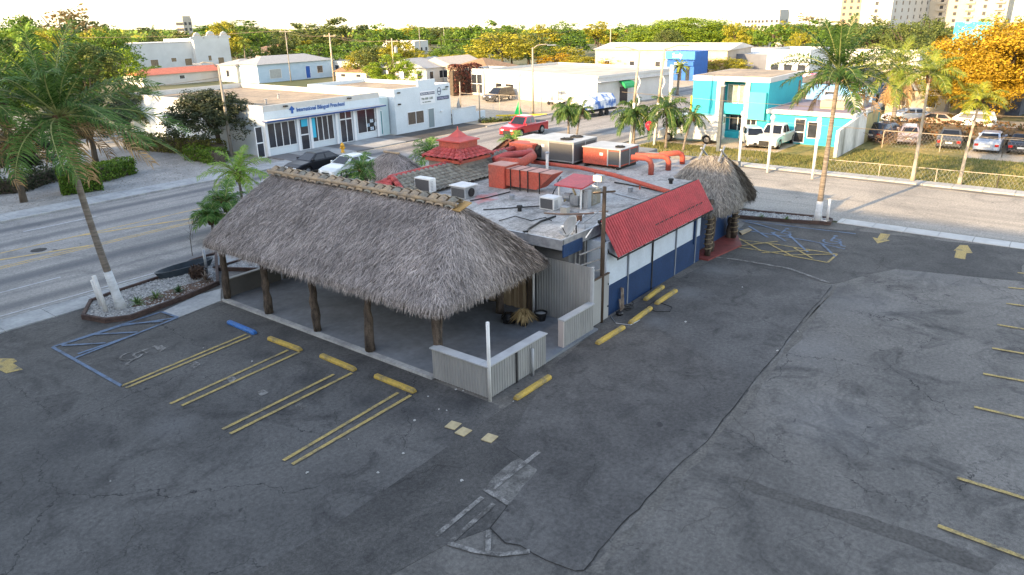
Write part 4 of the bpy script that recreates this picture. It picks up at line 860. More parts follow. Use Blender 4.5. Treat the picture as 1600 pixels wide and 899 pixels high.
TIMB = mk('border_timber', (.045, .03, .028), (.09, .06, .05), 4, .85, stretch=(1, 1, 3)); border(isl, ip, True, .22, TIMB)
mulch = pxp([(205, 484), (240, 480), (300, 460), (335, 444), (332, 438), (280, 452), (225, 470)]); MB().prism(mulch, .05, .118).build('mulch', mk('brown_mulch', (.07, .04, .03), (.14, .09, .06), 12, .95, bump=.8), isl)
ip2 = pxp([(1296, 352), (1299, 347), (1292, 344), (1220, 337), (1150, 331), (1100, 325), (1095, 333), (1150, 341), (1230, 348)])
isl2 = struct(MB().prism(ip2, -.05, .10).build('planting_island', GRAV)); stones(isl2, ip2, 1500, .10, STONE, .06); border(isl2, ip2, True, .2, TIMB)
strip = [(18.5, 29.2), (31, 29.2), (40, 29.2), (40, 31.4), (17.2, 31.4)]
sv = struct(MB().prism(strip, -.05, .09).build('planting_strip', GRAV)); stones(sv, strip, 1600, .09, STONE, .06); border(sv, strip, True, .18, TIMB)
# agaves / spiky plants
def spiky(px, py, n, L, mat, lab, name='agave', z=.1, wd=.05, droop=.5):
    x, y = G(px, py, z); b = MB()
    for i in range(n):
        a = random.uniform(0, 6.28); e = random.uniform(.25, 1.35); l_ = L*random.uniform(.6, 1.1); d = Vector((math.cos(a)*math.cos(e), math.sin(a)*math.cos(e), math.sin(e))); s_ = d.cross(Vector((0, 0, 1))).normalized()*wd*.5
        p0 = Vector((x, y, z)); p1 = p0+d*l_*.55; p2 = p1+(d+Vector((0, 0, -droop))).normalized()*l_*.5; b.add([p0-s_*.5, p0+s_*.5, p1+s_, p1-s_, p2], [(0, 1, 2, 3), (3, 2, 4)])
    return tag(b.build(name, mat), lab, 'plant')
AG = mk('agave_green', (.05, .10, .03), (.16, .24, .08), island=True)
spiky(215, 476, 46, .42, AG, 'spiky green clump nearest the white painted palm foot')
spiky(245, 467, 40, .42, AG, 'spiky green clump in the middle of the gravel island')
spiky(279, 457, 46, .4, mk('agave_dark', (.02, .06, .02), (.06, .12, .04), island=True), 'darker spiky green clump farther right on the gravel island')
spiky(322, 440, 60, .5, mk('brown_spiky', (.10, .06, .05), (.22, .18, .14), island=True), 'dry brown spiky plant beside the round dark bush')
spiky(1228, 345, 30, .35, AG, 'yellowish spiky clump on the far gravel island'); spiky(1190, 341, 30, .3, AG, 'small spiky clump nearer the thatched canopy on the far gravel island')
def shrub(x, y, z, rx, ry, rz_, n, leaf, mat, name, lab, cat='shrub', stem=True, group=None):
    t = thing(name, lab, cat, (x, y, z), group=group); b = MB()
    for i in range(n):
        v = Vector((random.gauss(0, 1), random.gauss(0, 1), random.gauss(0, 1))).normalized()*random.uniform(.6, 1.05)
        p = Vector((x+v.x*rx, y+v.y*ry, z+rz_+v.z*rz_)); d = Vector((random.gauss(0, 1), random.gauss(0, 1), random.gauss(0, 1))).normalized(); s_ = d.cross(v).normalized()*leaf*.35; d = d*leaf
        b.quad(p-s_, p+s_, p+d+s_*.3, p+d-s_*.3)
    b.build('foliage', mat, t); MB().tube([(x, y, z), (x, y, z+rz_)], .03, 6).build('stem', BARK, t); return t
x, y = G(310, 435, .1); shrub(x, y, .1, .35, .35, .3, 700, .12, mk('red_brown_leaf', (.025, .015, .012), (.08, .05, .035), island=True), 'round_bush', 'round dark brown bush on the gravel by the half buried tyre')
# half-buried dark basin / boat-like planter
x, y = G(292, 425, .1); t = thing('planter_tub', 'long dark grey oval tub lying on the gravel beside the road', 'planter', (x, y, .1)); b = MB(); N_ = 24
rings = []
for s_, z in ((.86, .1), (1, .42), (.95, .42), (.8, .2)):
    rings.append([(x+1.45*s_*math.cos(2*math.pi*j/N_), y+.1+.45*s_*math.sin(2*math.pi*j/N_), z) for j in range(N_)])
b.add([v for r_ in rings for v in r_]+[(x, y+.1, .2)], [(i*N_+j, i*N_+(j+1) % N_, (i+1)*N_+(j+1) % N_, (i+1)*N_+j) for i in range(3) for j in range(N_)]+[(3*N_+j, 3*N_+(j+1) % N_, 4*N_) for j in range(N_)]); b.build('tub', mk('slate_tub', (.045, .06, .075), (.03, .04, .05), 3, .5), t)
def post(px, py, h, r, mat, lab, name='post', cat='post', z=.1, cap=None, lean=(0, 0)):
    x, y = G(px, py, z); t = thing(name, lab, cat, (x, y, z)); MB().tube([(x, y, z), (x+lean[0], y+lean[1], z+h)], r, 10).build('shaft', mat, t, smooth=True)
    if cap: MB().lathe([(r*.8, 0), (r*1.6, .06), (r*1.7, .22), (r*1.2, .34), (r*.3, .4)], (x+lean[0], y+lean[1], z+h), 12).build('cap', mat, t, smooth=True)
    return t
post(166, 487, 1.55, .085, PWHITE, 'taller thick white post at the left tip of the gravel island', lean=(-.12, .1)); post(158, 478, 1.15, .07, PWHITE, 'shorter white post right behind the tall one on the left gravel island', lean=(-.1, .05))
post(1292, 348, 1.3, .07, PWHITE, 'white post at the tip of the far gravel island beside the palm'); post(324, 428, 1.15, .06, GREYMET, 'dark grey bollard post on the gravel beside the thatched pavilion', 'bollard', 'bollard')
MB().beam((*G(1283, 344, .7), .7), (*G(1292, 346, .7), .7), .04, .04).build('rail', PWHITE, None); tag(bpy.data.objects['rail'], 'short white rail between the palm foot and the white post', 'rail')
# entry sign leaning under small hut
x, y = G(1129, 352, .1); o = MB().box(-.35, -.2, 0, .35, .2, .08).build('sign_board', mk('pale_blue_board', (.30, .42, .55), (.22, .33, .45), 2)); o.location = (x, y, .5); o.rotation_euler = (.4, .1, .9); tag(o, 'pale blue board leaning under the small thatched canopy', 'board')
x, y = G(1140, 370, .1); t = thing('tree_stump', 'dark gnarled stump standing beside the front post of the thatched canopy', 'stump', (x, y, 0)); logpost(t, x, y, 1.1, .17, mat=LOGM); logpost(t, x+.25, y+.1, .85, .12, mat=LOGM)
x, y = G(1163, 363, .02); o = MB().prism([(-.6, -.1), (.5, -.2), (.7, .05), (-.2, .22)], 0, .06).build('scrap_board', mk('tan_scrap', (.4, .32, .2), (.25, .2, .14), 3)); o.location = (x, y, .02); tag(o, 'splintered tan board lying beside the thatched canopy', 'board')

# ================================================================== VEHICLES
TYRE = mk('tyre', (.015, .015, .016), rough=.85); RIM = mk('rim', (.42, .43, .45), (.3, .3, .32), 5, .3, .8); HEADL = mk('headlight_lens', (.7, .72, .75), rough=.1); TAILL = mk('tail_light_lens', (.35, .012, .01), rough=.2)
def paint(name, c): return mk(name, c, tuple(q*.88 for q in c), 1, .28, coat=.6, spec=.5)
def car(kind, label, mat, loc, rz, cat=None, group=None):
    S = {'sedan': dict(L=4.7, W=1.82, ar=(-1.38, 1.42), r=.33, low=[(-2.33, .42), (-2.33, .78), (-2.2, .98), (-1.5, 1.03), (1.0, .99), (1.9, .86), (2.3, .70), (2.34, .42)], cab=(-1.75, 1.15, -1.0, .35, 1.0, 1.44)),
         'hatch': dict(L=4.1, W=1.74, ar=(-1.25, 1.25), r=.32, low=[(-2.0, .42), (-2.03, .8), (-1.95, .98), (1.0, 1.0), (1.75, .86), (2.03, .68), (2.05, .42)], cab=(-1.95, 1.2, -1.55, .3, .98, 1.5)),
         'suv': dict(L=4.7, W=1.9, ar=(-1.38, 1.42), r=.37, low=[(-2.3, .5), (-2.33, .9), (-2.28, 1.1), (.95, 1.12), (1.95, 1.0), (2.3, .85), (2.34, .5)], cab=(-2.27, 1.1, -2.0, .3, 1.1, 1.72)),
         'pickup': dict(L=5.6, W=1.95, ar=(-1.65, 1.75), r=.40, low=[(-2.75, .55), (-2.78, 1.12), (.95, 1.14), (1.2, 1.16), (2.4, 1.04), (2.72, .88), (2.76, .5)], cab=(-.75, 1.25, -.55, .55, 1.12, 1.82)),
         'van': dict(L=5.6, W=2.0, ar=(-1.7, 1.8), r=.37, low=[(-2.75, .5), (-2.8, 1.2), (2.0, 1.22), (2.6, 1.05), (2.75, .8), (2.78, .45)], cab=(-2.79, 2.1, -2.76, 1.35, 1.2, 2.35))}[kind]
    t = thing({'sedan': 'sedan_car', 'hatch': 'hatchback_car', 'suv': 'suv_car', 'pickup': 'pickup_truck', 'van': 'cargo_van'}[kind], label, cat or {'pickup': 'pickup truck', 'van': 'van'}.get(kind, 'car'), (0, 0, 0), 0, group)
    W = S['W']/2; r = S['r']; low = S['low']; bot = []
    x0, x1 = low[0][0], low[-1][0]; bot.append((x1, .28))
    for ax in sorted(S['ar'], reverse=True):
        bot += [(ax+(r+.07)*math.cos(R(a)), r+(r+.07)*math.sin(R(a))) for a in range(0, 181, 20)]
        bot[-10:] = [(q[0], max(q[1], .28)) for q in bot[-10:]]
    bot.append((x0, .28)); poly = low+bot
    def inset(p, e):
        cx, cz = 0, .65; return (p[0]*(1-e*.35), cz+(p[1]-cz)*(1-e) if p[1] > cz else p[1])
    b = MB(); n = len(poly); ys = [(-W, .10), (-W+.1, .0), (W-.1, .0), (W, .10)]; vs = []
    for y, e in ys: vs += [(inset(p, e)[0], y, inset(p, e)[1]) for p in poly]
    b.add(vs, [(i*n+j, i*n+(j+1) % n, (i+1)*n+(j+1) % n, (i+1)*n+j) for i in range(3) for j in range(n)]+[tuple(range(n-1, -1, -1)), tuple(3*n+j for j in range(n))])
    cb0, cb1, ct0, ct1, zb, zt = S['cab']; wb, wt = W-.06, W-(.12 if kind == 'van' else .26)
    K = [Vector(v) for v in ((cb0, -wb, zb-.03), (cb1, -wb, zb-.03), (cb1, wb, zb-.03), (cb0, wb, zb-.03), (ct0, -wt, zt), (ct1, -wt, zt), (ct1, wt, zt), (ct0, wt, zt))]
    rf = [Vector((v.x*.97+.0, v.y*.8, zt+.05)) for v in K[4:]]
    b.add(K+rf, [(0, 1, 5, 4), (1, 2, 6, 5), (2, 3, 7, 6), (3, 0, 4, 7), (4, 5, 9, 8), (5, 6, 10, 9), (6, 7, 11, 10), (7, 4, 8, 11), (8, 9, 10, 11)])
    if kind == 'pickup': b.box(-2.6, -W+.22, 1.12, -.9, W-.22, 1.15, 1)
    b.build('body', [mat, BLACK], t, bevel=.02, recalc=True)
    def pane(q, u0, u1, v0, v1, name):
        A, B, D, E = [K[i] for i in q]; f = lambda u, v: A.lerp(B, u).lerp(E.lerp(D, u), v); nn = (B-A).cross(E-A).normalized()*.012
        if nn.dot(A-Vector((0, 0, 1))) < 0: nn = -nn
        m_ = MB().quad(f(u0, v0)+nn, f(u1, v0)+nn, f(u1, v1)+nn, f(u0, v1)+nn); m_.build(name, DARKGLASS, t)
    pane((1, 2, 6, 5), .07, .93, .1, .93, 'windshield')
    if kind != 'van':
        pane((3, 0, 4, 7), .1, .9, .18, .92, 'rear_window')
        for q in ((0, 1, 5, 4), (2, 3, 7, 6)):
            rv = q[0] == 2
            for (u0, u1) in (((.08, .46), (.52, .9)) if kind != 'pickup' else ((.08, .42), (.48, .9))): pane(q, 1-u1 if rv else u0, 1-u0 if rv else u1, .16, .9, 'side_window')
    else:
        for q in ((0, 1, 5, 4), (2, 3, 7, 6)): rv = q[0] == 2; pane(q, .02 if rv else .74, .26 if rv else .97, .1, .75, 'side_window')
        for u in (.1, .55): pane((3, 0, 4, 7), u, u+.35, .45, .85, 'rear_window')
    for ax in S['ar']:
        for sy in (-1, 1):
            wv = MB().lathe([(r*.6, -.11), (r*.97, -.11), (r, -.07), (r, .07), (r*.97, .11), (r*.6, .11)], (ax, sy*(W-.13), r), 20, 'y').build('wheel', TYRE, t)
            rm = MB().lathe([(r*.62, -.015), (r*.6, .02), (r*.15, .035), (r*.12, .05)] if sy > 0 else [(r*.12, -.05), (r*.15, -.035), (r*.6, -.02), (r*.62, .015)], (ax, sy*(W-.03), r), 14, 'y')
            rm.build('rim', RIM, wv)
    xf, xr = x1, x0; hh = low[-2][1]-.04
    for sy in (-1, 1):
        MB().box(xf-.12, sy*(W-.42)-.17, hh-.16, xf+.0, sy*(W-.42)+.17, hh).build('headlight', HEADL, t, bevel=.02)
        hr = low[1][1]; MB().box(xr-.01, sy*(W-.22)-.14, hr-.22, xr+.1, sy*(W-.22)+.14, hr-.02).build('tail_light', TAILL, t, bevel=.02)
        MB().box(cb1-.35, sy*(W+.02)-.08, zb, cb1-.18, sy*(W+.02)+.08, zb+.14).build('mirror', mat, t, bevel=.02)
    MB().box(xf-.05, -W+.5, .42, xf+.015, W-.5, hh-.1).build('grille', BLACK, t); MB().box(xf-.1, -W+.1, .3, xf+.04, W-.1, .42).build('bumper', BLACK if kind != 'sedan' else mat, t, bevel=.03); MB().box(xr-.04, -W+.1, .3, xr+.1, W-.1, .45).build('bumper', RIM if kind == 'pickup' else mat, t, bevel=.03)
    MB().box(xr-.05, -.25, .52, xr-.035, .25, .66).build('licence_plate', PWHITE, t)
    t.location = (loc[0], loc[1], 0); t.rotation_euler = (0, 0, rz); return t
P_ = paint
car('sedan', 'black sedan parked beside the road in front of the long white shopfront', mk('black_gloss', (.004, .005, .009), rough=.35, coat=.15), (G(470, 262)[0]-.2, 46.6), math.pi)
car('sedan', 'silver sedan right behind the black sedan above the thatch ridge', P_('silver_car_paint', (.52, .56, .56)), (*G(553, 274)[:1], 43.2), math.pi+.02)
x, y = G(831, 212); car('pickup', 'red pickup truck driving along the main road', P_('red_car_paint', (.42, .01, .015)), (x, y+.9), math.pi)
x, y = G(784, 158); car('suv', 'dark brown sport utility car parked before the long white warehouse', P_('dark_brown_car_paint', (.016, .011, .01)), (x, y+.5), math.pi*.98)
def wheels(kind, label, mat, f, r_, W=.95):
    a = Vector(G(*f)); b_ = Vector(G(*r_)); d = (a-b_).normalized(); n = Vector((-d.y, d.x)); n = n if n.dot(a) > 0 else -n; c = (a+b_)/2+n*W*.85; return car(kind, label, mat, (c.x, c.y), math.atan2(d.y, d.x))
wheels('pickup', 'white pickup truck parked at the turquoise building', P_('white_car_paint', (.60, .61, .60)), (1210, 235), (1241, 222))
x, y = G(1163, 231); car('hatch', 'white hatchback parked close to the left of the white pickup', P_('white_car_paint', (.60, .61, .60)), (x+1.6, y-.1), R(212))
x, y = G(1098, 224); car('van', 'large white van parked before the turquoise building with its rear showing', P_('white_car_paint', (.60, .61, .60)), (x+.5, y+1.4), R(98))
x, y = G(1539, 240); car('sedan', 'silver blue sedan seen from behind in the right hand lot', P_('silver_blue_car_paint', (.30, .36, .46)), (x+2.2, y), 0)
x, y = G(1590, 243); car('sedan', 'black sedan at the right edge of the lot beside the silver blue one', P_('black_car_paint', (.01, .012, .02)), (x+2.2, y), .05)
x, y = G(1478, 232); car('sedan', 'dark grey sedan parked left of the silver blue one before the vine fence', P_('charcoal_car_paint', (.05, .055, .06)), (x+1.5, y), .1)
x, y = G(1412, 226); car('hatch', 'scribbled pale hatchback beside the tangle of branches', P_('mottled_car_paint', (.22, .20, .24)), (x+1.5, y), .2)
x, y = G(1373, 222); car('sedan', 'blue black sedan half hidden at the end of the weathered white wall', P_('navy_car_paint', (.02, .03, .06)), (x+2, y), -.3)
x, y = G(1507, 203); car('suv', 'white sport utility car on the street behind the vine fence', P_('white_car_paint', (.60, .61, .60)), (x, y), R(85))
x, y = G(1458, 200); car('sedan', 'tan sedan with a low roof behind the vine fence', P_('tan_car_paint', (.35, .26, .2)), (x, y), R(85))
x, y = G(1418, 192); car('sedan', 'long white sedan parked in front of the tan cottage', P_('white_car_paint', (.60, .61, .60)), (x, y), R(120))
for i, (px, py) in enumerate(((1455, 78), (1472, 79), (1489, 80), (1440, 78))):
    x, y = G(px, py); car('sedan', ('distant blue grey sedan in the far car park', 'distant white sedan in the far car park', 'distant dark blue sedan in the far car park', 'distant silver sedan in the far car park')[i], (MATS['silver_blue_car_paint'], MATS['white_car_paint'], MATS['navy_car_paint'], MATS['silver_car_paint'])[i], (x, y), R(20))
# wrapped boat-like load on a trailer
x, y = G(938, 181); t = thing('covered_trailer', 'blue and white wrapped load on a trailer in front of the green awning', 'trailer', (0, 0, 0))
b = MB(); secs = [(-2.8, .9, 1.9), (-2.4, 1.1, 2.3), (0, 1.15, 2.35), (1.6, 1.1, 2.0), (2.9, .55, 1.5)]; vs = []
for xx, hw, tp_ in secs: vs += [(xx, -hw, .85), (xx, -hw*1.02, tp_*.75), (xx, -hw*.6, tp_), (xx, hw*.6, tp_), (xx, hw*1.02, tp_*.75), (xx, hw, .85)]
b.add(vs, [(i*6+j, i*6+(j+1) % 6, (i+1)*6+(j+1) % 6, (i+1)*6+j) for i in range(4) for j in range(6)]+[(0, 1, 2, 3, 4, 5), (29, 28, 27, 26, 25, 24)])
b.build('wrapped_load', mk('blue_white_wrap', (.66, .70, .74), (.07, .16, .42), .9, .4, detail=3, lo=.46, hi=.56), t, recalc=True)
MB().box(-2.9, -1.0, .55, 3.2, 1.0, .7).build('frame', BLACK, t)
for xx in (-.9, .1):
    for sy in (-1, 1): MB().lathe([(.3, -.1), (.33, 0), (.3, .1)], (xx, sy*1.05, .33), 16, 'y').build('wheel', TYRE, t)
t.location = (x, y+.8, 0); t.rotation_euler = (0, 0, R(172))
# small white utility cart
x, y = G(873, 164); t = thing('utility_cart', 'little white open utility cart against the long white warehouse', 'cart', (0, 0, 0))
b = MB(); b.box(-1.1, -.55, .35, 1.1, .55, .6); b.box(.6, -.5, .6, 1.1, .5, 1.0); b.box(-.5, -.5, .6, 0, .5, .85); b.build('body', PWHITE, t, bevel=.04)
MB().box(-.6, -.55, 1.75, .8, .55, 1.8).build('canopy', PWHITE, t, bevel=.02)
for q in ((-.55, -.5), (-.55, .5), (.7, -.5), (.7, .5)): MB().beam((*q, .6), (*q, 1.76), .04, .04).build('canopy_post', BLACK, t)
for q in ((-.8, -.5), (-.8, .5), (.8, -.5), (.8, .5)): MB().lathe([(.22, -.08), (.25, 0), (.22, .08)], (*q, .25), 14, 'y').build('wheel', TYRE, t)
t.location = (x, y+.4, 0); t.rotation_euler = (0, 0, R(100))
# scooter on the driveway
x, y = G(713, 192); t = thing('motor_scooter', 'small black motor scooter parked by the low white wall', 'scooter', (0, 0, 0))
for xx in (-.55, .55): MB().lathe([(.22, -.05), (.26, 0), (.22, .05)], (xx, 0, .26), 16, 'y').build('wheel', TYRE, t)
b = MB(); b.beam((-.6, 0, .5), (.1, 0, .42), .25, .2); b.beam((.1, 0, .35), (.4, 0, .35), .22, .06); b.beam((.4, 0, .35), (.5, 0, .95), .2, .06); b.build('body', BLACK, t, bevel=.02); MB().box(-.6, -.13, .62, .05, .13, .72).build('seat', BLACK, t, bevel=.03); MB().beam((.48, -.3, 1.0), (.48, .3, 1.0), .04, .04).build('handlebar', GREYMET, t)
t.location = (x, y, 0); t.rotation_euler = (0, 0, R(150))
# ================================================================== BUILDINGS ACROSS THE STREETS
BWHITE = mk('cool_white_stucco', (.58, .64, .68), (.50, .56, .60), .8, .75, lo=.3, hi=.8, fine=.05)
SWHITE = mk('white_stucco', (.55, .545, .52), (.46, .455, .43), .7, .8, lo=.3, hi=.8, fine=.05)
TANROOF = mk('tan_gravel_roof', (.36, .29, .21), (.20, .17, .135), .4, .95, detail=8, lo=.35, hi=.65, fine=.2)
GLASSB = mk('shop_glass', (.035, .042, .055), (.02, .022, .028), 1.5, .15, spec=.6)
TRIMW = mk('white_frame', (.68, .70, .72)); TRIMB = mk('blue_trim', (.03, .07, .22))
def bld(name, label, cat, x0, y0, x1, y1, h, wall, roof, par=.35, pw=.2, group=None, parm=None):
    """flat roofed box with a real parapet round a sunk roof"""
    t = thing(name, label, cat, ((x0+x1)/2, (y0+y1)/2, 0), group=group)
    MB().box(x0, y0, -.1, x1, y1, h-par).build('wall', wall, t)
    MB().box(x0+pw, y0+pw, h-par, x1-pw, y1-pw, h-par+.03).build('roof', roof, t)
    b = MB(); b.box(x0, y0, h-par, x1, y0+pw, h); b.box(x0, y1-pw, h-par, x1, y1, h); b.box(x0, y0+pw, h-par, x0+pw, y1-pw, h); b.box(x1-pw, y0+pw, h-par, x1, y1-pw, h)
    b.build('parapet', parm or wall, t); return t
def winY(t, x0, x1, z0, z1, Y, frame=None, glass=None, nm='window', mull=0, fr=.06, dep=.05, door=False, trans=None):
    """window in a wall facing -Y: frame proud, pane set in, mullions"""
    f = MB(); f.box(x0-fr, Y-dep, z0-fr, x1+fr, Y-.003, z0); f.box(x0-fr, Y-dep, z1, x1+fr, Y-.003, z1+fr); f.box(x0-fr, Y-dep, z0, x0, Y-.003, z1); f.box(x1, Y-dep, z0, x1+fr, Y-.003, z1)
    for k in range(mull): xm = x0+(x1-x0)*(k+1)/(mull+1); f.box(xm-.035, Y-dep, z0, xm+.035, Y-.004, z1)
    if trans: f.box(x0, Y-dep, trans-.05, x1, Y-.005, trans+.05)
    o = f.build(nm, frame or TRIMW, t); MB().box(x0+.002, Y-.02, z0+.002, x1-.002, Y-.006, z1-.002).build('pane', glass or GLASSB, o); return o
def winX(t, y0, y1, z0, z1, X, frame=None, glass=None, nm='window', mull=0, fr=.06, dep=.05, trans=None):
    f = MB(); f.box(X-dep, y0-fr, z0-fr, X-.003, y1+fr, z0); f.box(X-dep, y0-fr, z1, X-.003, y1+fr, z1+fr); f.box(X-dep, y0-fr, z0, X-.003, y0, z1); f.box(X-dep, y1, z0, X-.003, y1+fr, z1)
    for k in range(mull): ym = y0+(y1-y0)*(k+1)/(mull+1); f.box(X-dep, ym-.035, z0, X-.004, ym+.035, z1)
    if trans: f.box(X-dep, y0, trans-.04, X-.005, y1, trans+.04)
    o = f.build(nm, frame or TRIMW, t); MB().box(X-.02, y0+.002, z0+.002, X-.006, y1-.002, z1-.002).build('pane', glass or GLASSB, o); return o
def text(body, size, loc, rot, mat, parent, extr=.012, sx=1, name='lettering', bold=.004):
    cu = bpy.data.curves.new('txt', 'FONT'); cu.body = body; cu.size = size; cu.extrude = extr; cu.offset = bold; cu.align_x = 'LEFT'
    o = bpy.data.objects.new('txt', cu); C.objects.link(o); bpy.context.view_layer.update()
    me = bpy.data.meshes.new_from_object(o.evaluated_get(bpy.context.evaluated_depsgraph_get())); bpy.data.objects.remove(o)
    me.materials.clear(); me.materials.append(mat); q = bpy.data.objects.new(name, me); C.objects.link(q); q.location = loc; q.rotation_euler = rot; q.scale = (sx, 1, 1)
    if parent: q.parent = parent; q.matrix_parent_inverse = locmat(parent).inverted()
    return q
# ---- preschool
Y0 = 55.0
pre = bld('preschool_building', 'long low white preschool with blue trim and big dark shopfront windows across the road', 'building', 36.7, Y0, 49.75, 78, 4.25, BWHITE, TANROOF, .5, parm=SWHITE)
for (xa, xb, za, zb, mu, lab) in ((38.0, 41.6, .75, 2.72, 3, 'w'), (43.6, 46.0, .6, 2.6, 2, 'w'), (48.0, 49.35, .65, 2.55, 1, 'w')): pass
def W(pxs, za, zb, mull, **k): winY(pre, onY(pxs[0], 200, Y0)[0], onY(pxs[1], 200, Y0)[0], za, zb, Y0, mull=mull, **k)
fx = lambda p, q: onY(p, q, Y0)[0]
winY(pre, fx(419, 210), fx(462, 210), .75, 2.75, Y0, mull=3); winY(pre, fx(470, 210), fx(482, 210), .12, 2.75, Y0, mull=0, nm='door', trans=1.4)
MB().box(fx(470, 195)+.02, Y0-.03, 2.1, fx(481, 195), Y0-.022, 2.72).build('blue_poster', mk('cyan_poster', (.05, .42, .62)), pre)
winY(pre, fx(488, 205), fx(521, 205), .65, 2.75, Y0, mull=3)
MB().box(fx(488, 205)+.02, Y0-.03, 1.0, fx(492, 205)+.1, Y0-.022, 2.7).build('blue_poster', MATS['cyan_poster'], pre)
winY(pre, fx(532, 200), fx(550, 200), .12, 2.85, Y0, mull=1, nm='door', trans=2.2); winY(pre, fx(559, 195), fx(586, 195), .7, 2.8, Y0, mull=1)
for i in range(9): MB().box(fx(571, 195)+.08+(i % 3)*.5, Y0-.035, .8+(i//3)*.36, fx(571, 195)+.48+(i % 3)*.5, Y0-.022, 1.1+(i//3)*.36).build('pane_poster', mk('poster_mix', (.6, .65, .7), (.1, .2, .3), 5) if i % 2 else BLACK, pre)
winY(pre, fx(400, 215), fx(410, 215), .12, 2.6, Y0, nm='door', trans=1.3)
for p in (415, 465, 485, 526, 554, 590): x = fx(p, 205); MB().box(x-.11, Y0-.16, 0, x+.11, Y0-.002, 2.92).build('pilaster', TRIMW, pre)
MB().box(36.5, Y0-.75, 2.95, 49.9, Y0-.002, 3.06).build('canopy', TRIMB, pre); MB().box(36.5, Y0-.72, 3.065, 49.85, Y0-.003, 3.09).build('canopy_top', SWHITE, pre)
SIGNB = mk('sign_blue', (.03, .10, .33)); a = onY(462, 171, Y0); e = onY(537, 160, Y0)
tx = text('International Bilingual Preschool', .50, (a[0]+.05, Y0-.03, a[1]-.22), (R(90), 0, 0), SIGNB, pre, bold=.004); bpy.context.view_layer.update(); tx.scale.x = (e[0]-a[0])/max(.1, max(v.co.x for v in tx.data.vertices))
q = onY(456, 172, Y0); b = MB(); b.add([(q[0]-.32+.0, Y0-.03, q[1]+.05), (q[0], Y0-.03, q[1]+.34), (q[0]+.3, Y0-.03, q[1]+.05), (q[0], Y0-.03, q[1]-.1)], [(0, 3, 2, 1)]); b.box(q[0]-.1, Y0-.04, q[1]-.3, q[0]+.1, Y0-.02, q[1]-.08); b.build('emblem', SIGNB, pre)
for px_ in (444, 545): x = fx(px_, 160); MB().box(x-.18, Y0-.25, 3.98, x+.18, Y0-.003, 4.1).build('wall_light', BLACK, pre)
b = MB(); [b.lathe([(.1, 0), (.1, .4), (.2, .45)], (x, y, 3.78), 8) for x, y in ((40.5, 60), (44, 63), (39.5, 70))]; b.build('roof_vent', LT, pre)
MB().box(49.75, Y0+.4, -.1, 51.2, 66, 3.6).build('link_wall', mk('aqua_white', (.48, .60, .63), (.42, .54, .57), 1), pre)
winY(pre, 49.85, 50.25, .15, 2.4, Y0+.4, nm='door', glass=mk('teal_glass', (.10, .25, .28), rough=.3))
# ---- stepped white shop
Y1 = 54.6
shop = bld('stepped_shop', 'small white shop with a stepped parapet and printed wall signs', 'building', 51.35, Y1, 59.45, 68, 4.35, BWHITE, TANROOF, .4)
MB().box(54.7, Y1-.004, 4.35, 57.2, Y1+.2, 4.95).build('parapet_step', BWHITE, shop)
winY(shop, 53.0, 55.25, .75, 1.95, Y1, mull=1, glass=mk('brown_blind_glass', (.14, .11, .09), (.07, .06, .05), 6, .3, stretch=(3, 1, 1))); winY(shop, 55.95, 56.8, .1, 2.0, Y1, nm='door', glass=mk('pale_door_glass', (.20, .25, .27), rough=.3))
SG = mk('sign_slate', (.08, .10, .16)); MB().box(54.9, Y1-.03, 2.55, 57.1, Y1-.004, 3.85).build('sign_panel', mk('sign_white', (.68, .70, .72)), shop)
MB().box(54.95, Y1-.04, 3.45, 57.05, Y1-.031, 3.72).build('sign_band', SG, shop); text('BILINGUAL PRESCHOOL', .2, (55.02, Y1-.055, 3.52), (R(90), 0, 0), TRIMW, shop, .003, .95)
text('786 808 1288', .32, (55.05, Y1-.045, 2.98), (R(90), 0, 0), mk('sign_grey_green', (.16, .20, .16)), shop, .004, .95); text('for information', .2, (55.2, Y1-.045, 2.7), (R(90), 0, 0), MATS['sign_grey_green'], shop, .004)
b = MB(); cx, cz = 57.75, 3.65
for j in range(20):
    a0, a1 = j*math.pi/10, (j+1)*math.pi/10; b.quad((cx+.28*math.cos(a0), Y1-.02, cz+.4*math.sin(a0)), (cx+.21*math.cos(a0), Y1-.02, cz+.32*math.sin(a0)), (cx+.21*math.cos(a1), Y1-.02, cz+.32*math.sin(a1)), (cx+.28*math.cos(a1), Y1-.02, cz+.4*math.sin(a1)))
b.box(cx-.21, Y1-.03, cz-.06, cx+.21, Y1-.02, cz+.04); b.build('emblem', SG, shop)
MB().box(57.4, Y1-.03, 2.75, 59.2, Y1-.004, 3.12).build('sign_band', SG, shop); text('DISTRIBUTION', .24, (57.46, Y1-.045, 2.84), (R(90), 0, 0), mk('lavender', (.42, .42, .55)), shop, .003, .95); text('COMPANY', .18, (58.2, Y1-.025, 3.7), (R(90), 0, 0), MATS['sign_grey_green'], shop, .004)
for x, z in ((51.9, 4.0), (58.9, 4.0), (51.9, 2.9), (57.9, 1.6)): MB().box(x-.14, Y1-.2, z-.06, x+.14, Y1-.003, z+.06).build('wall_light', BLACK if z > 2 else TRIMW, shop)
b = MB(); b.tube([(51.3, 56, 0), (51.3, 56, 2.2), (51.3, 57, 2.2)], .03, 6); b.box(51.1, 56.4, 1.1, 51.34, 57, 1.7); b.build('meter_pipes', GREYMET, shop)
t = thing('low_wall', 'low white boundary wall stepping down beside the stepped shop', 'wall', (61, 54.5, 0)); MB().box(59.5, 54.3, 0, 63.2, 54.5, 1.55).build('wall', BWHITE, t); MB().box(63.2, 54.3, 0, 64.8, 54.5, .95).build('wall_step', BWHITE, t); MB().box(59.5, 54.26, 1.55, 63.22, 54.54, 1.62).build('coping', SWHITE, t)
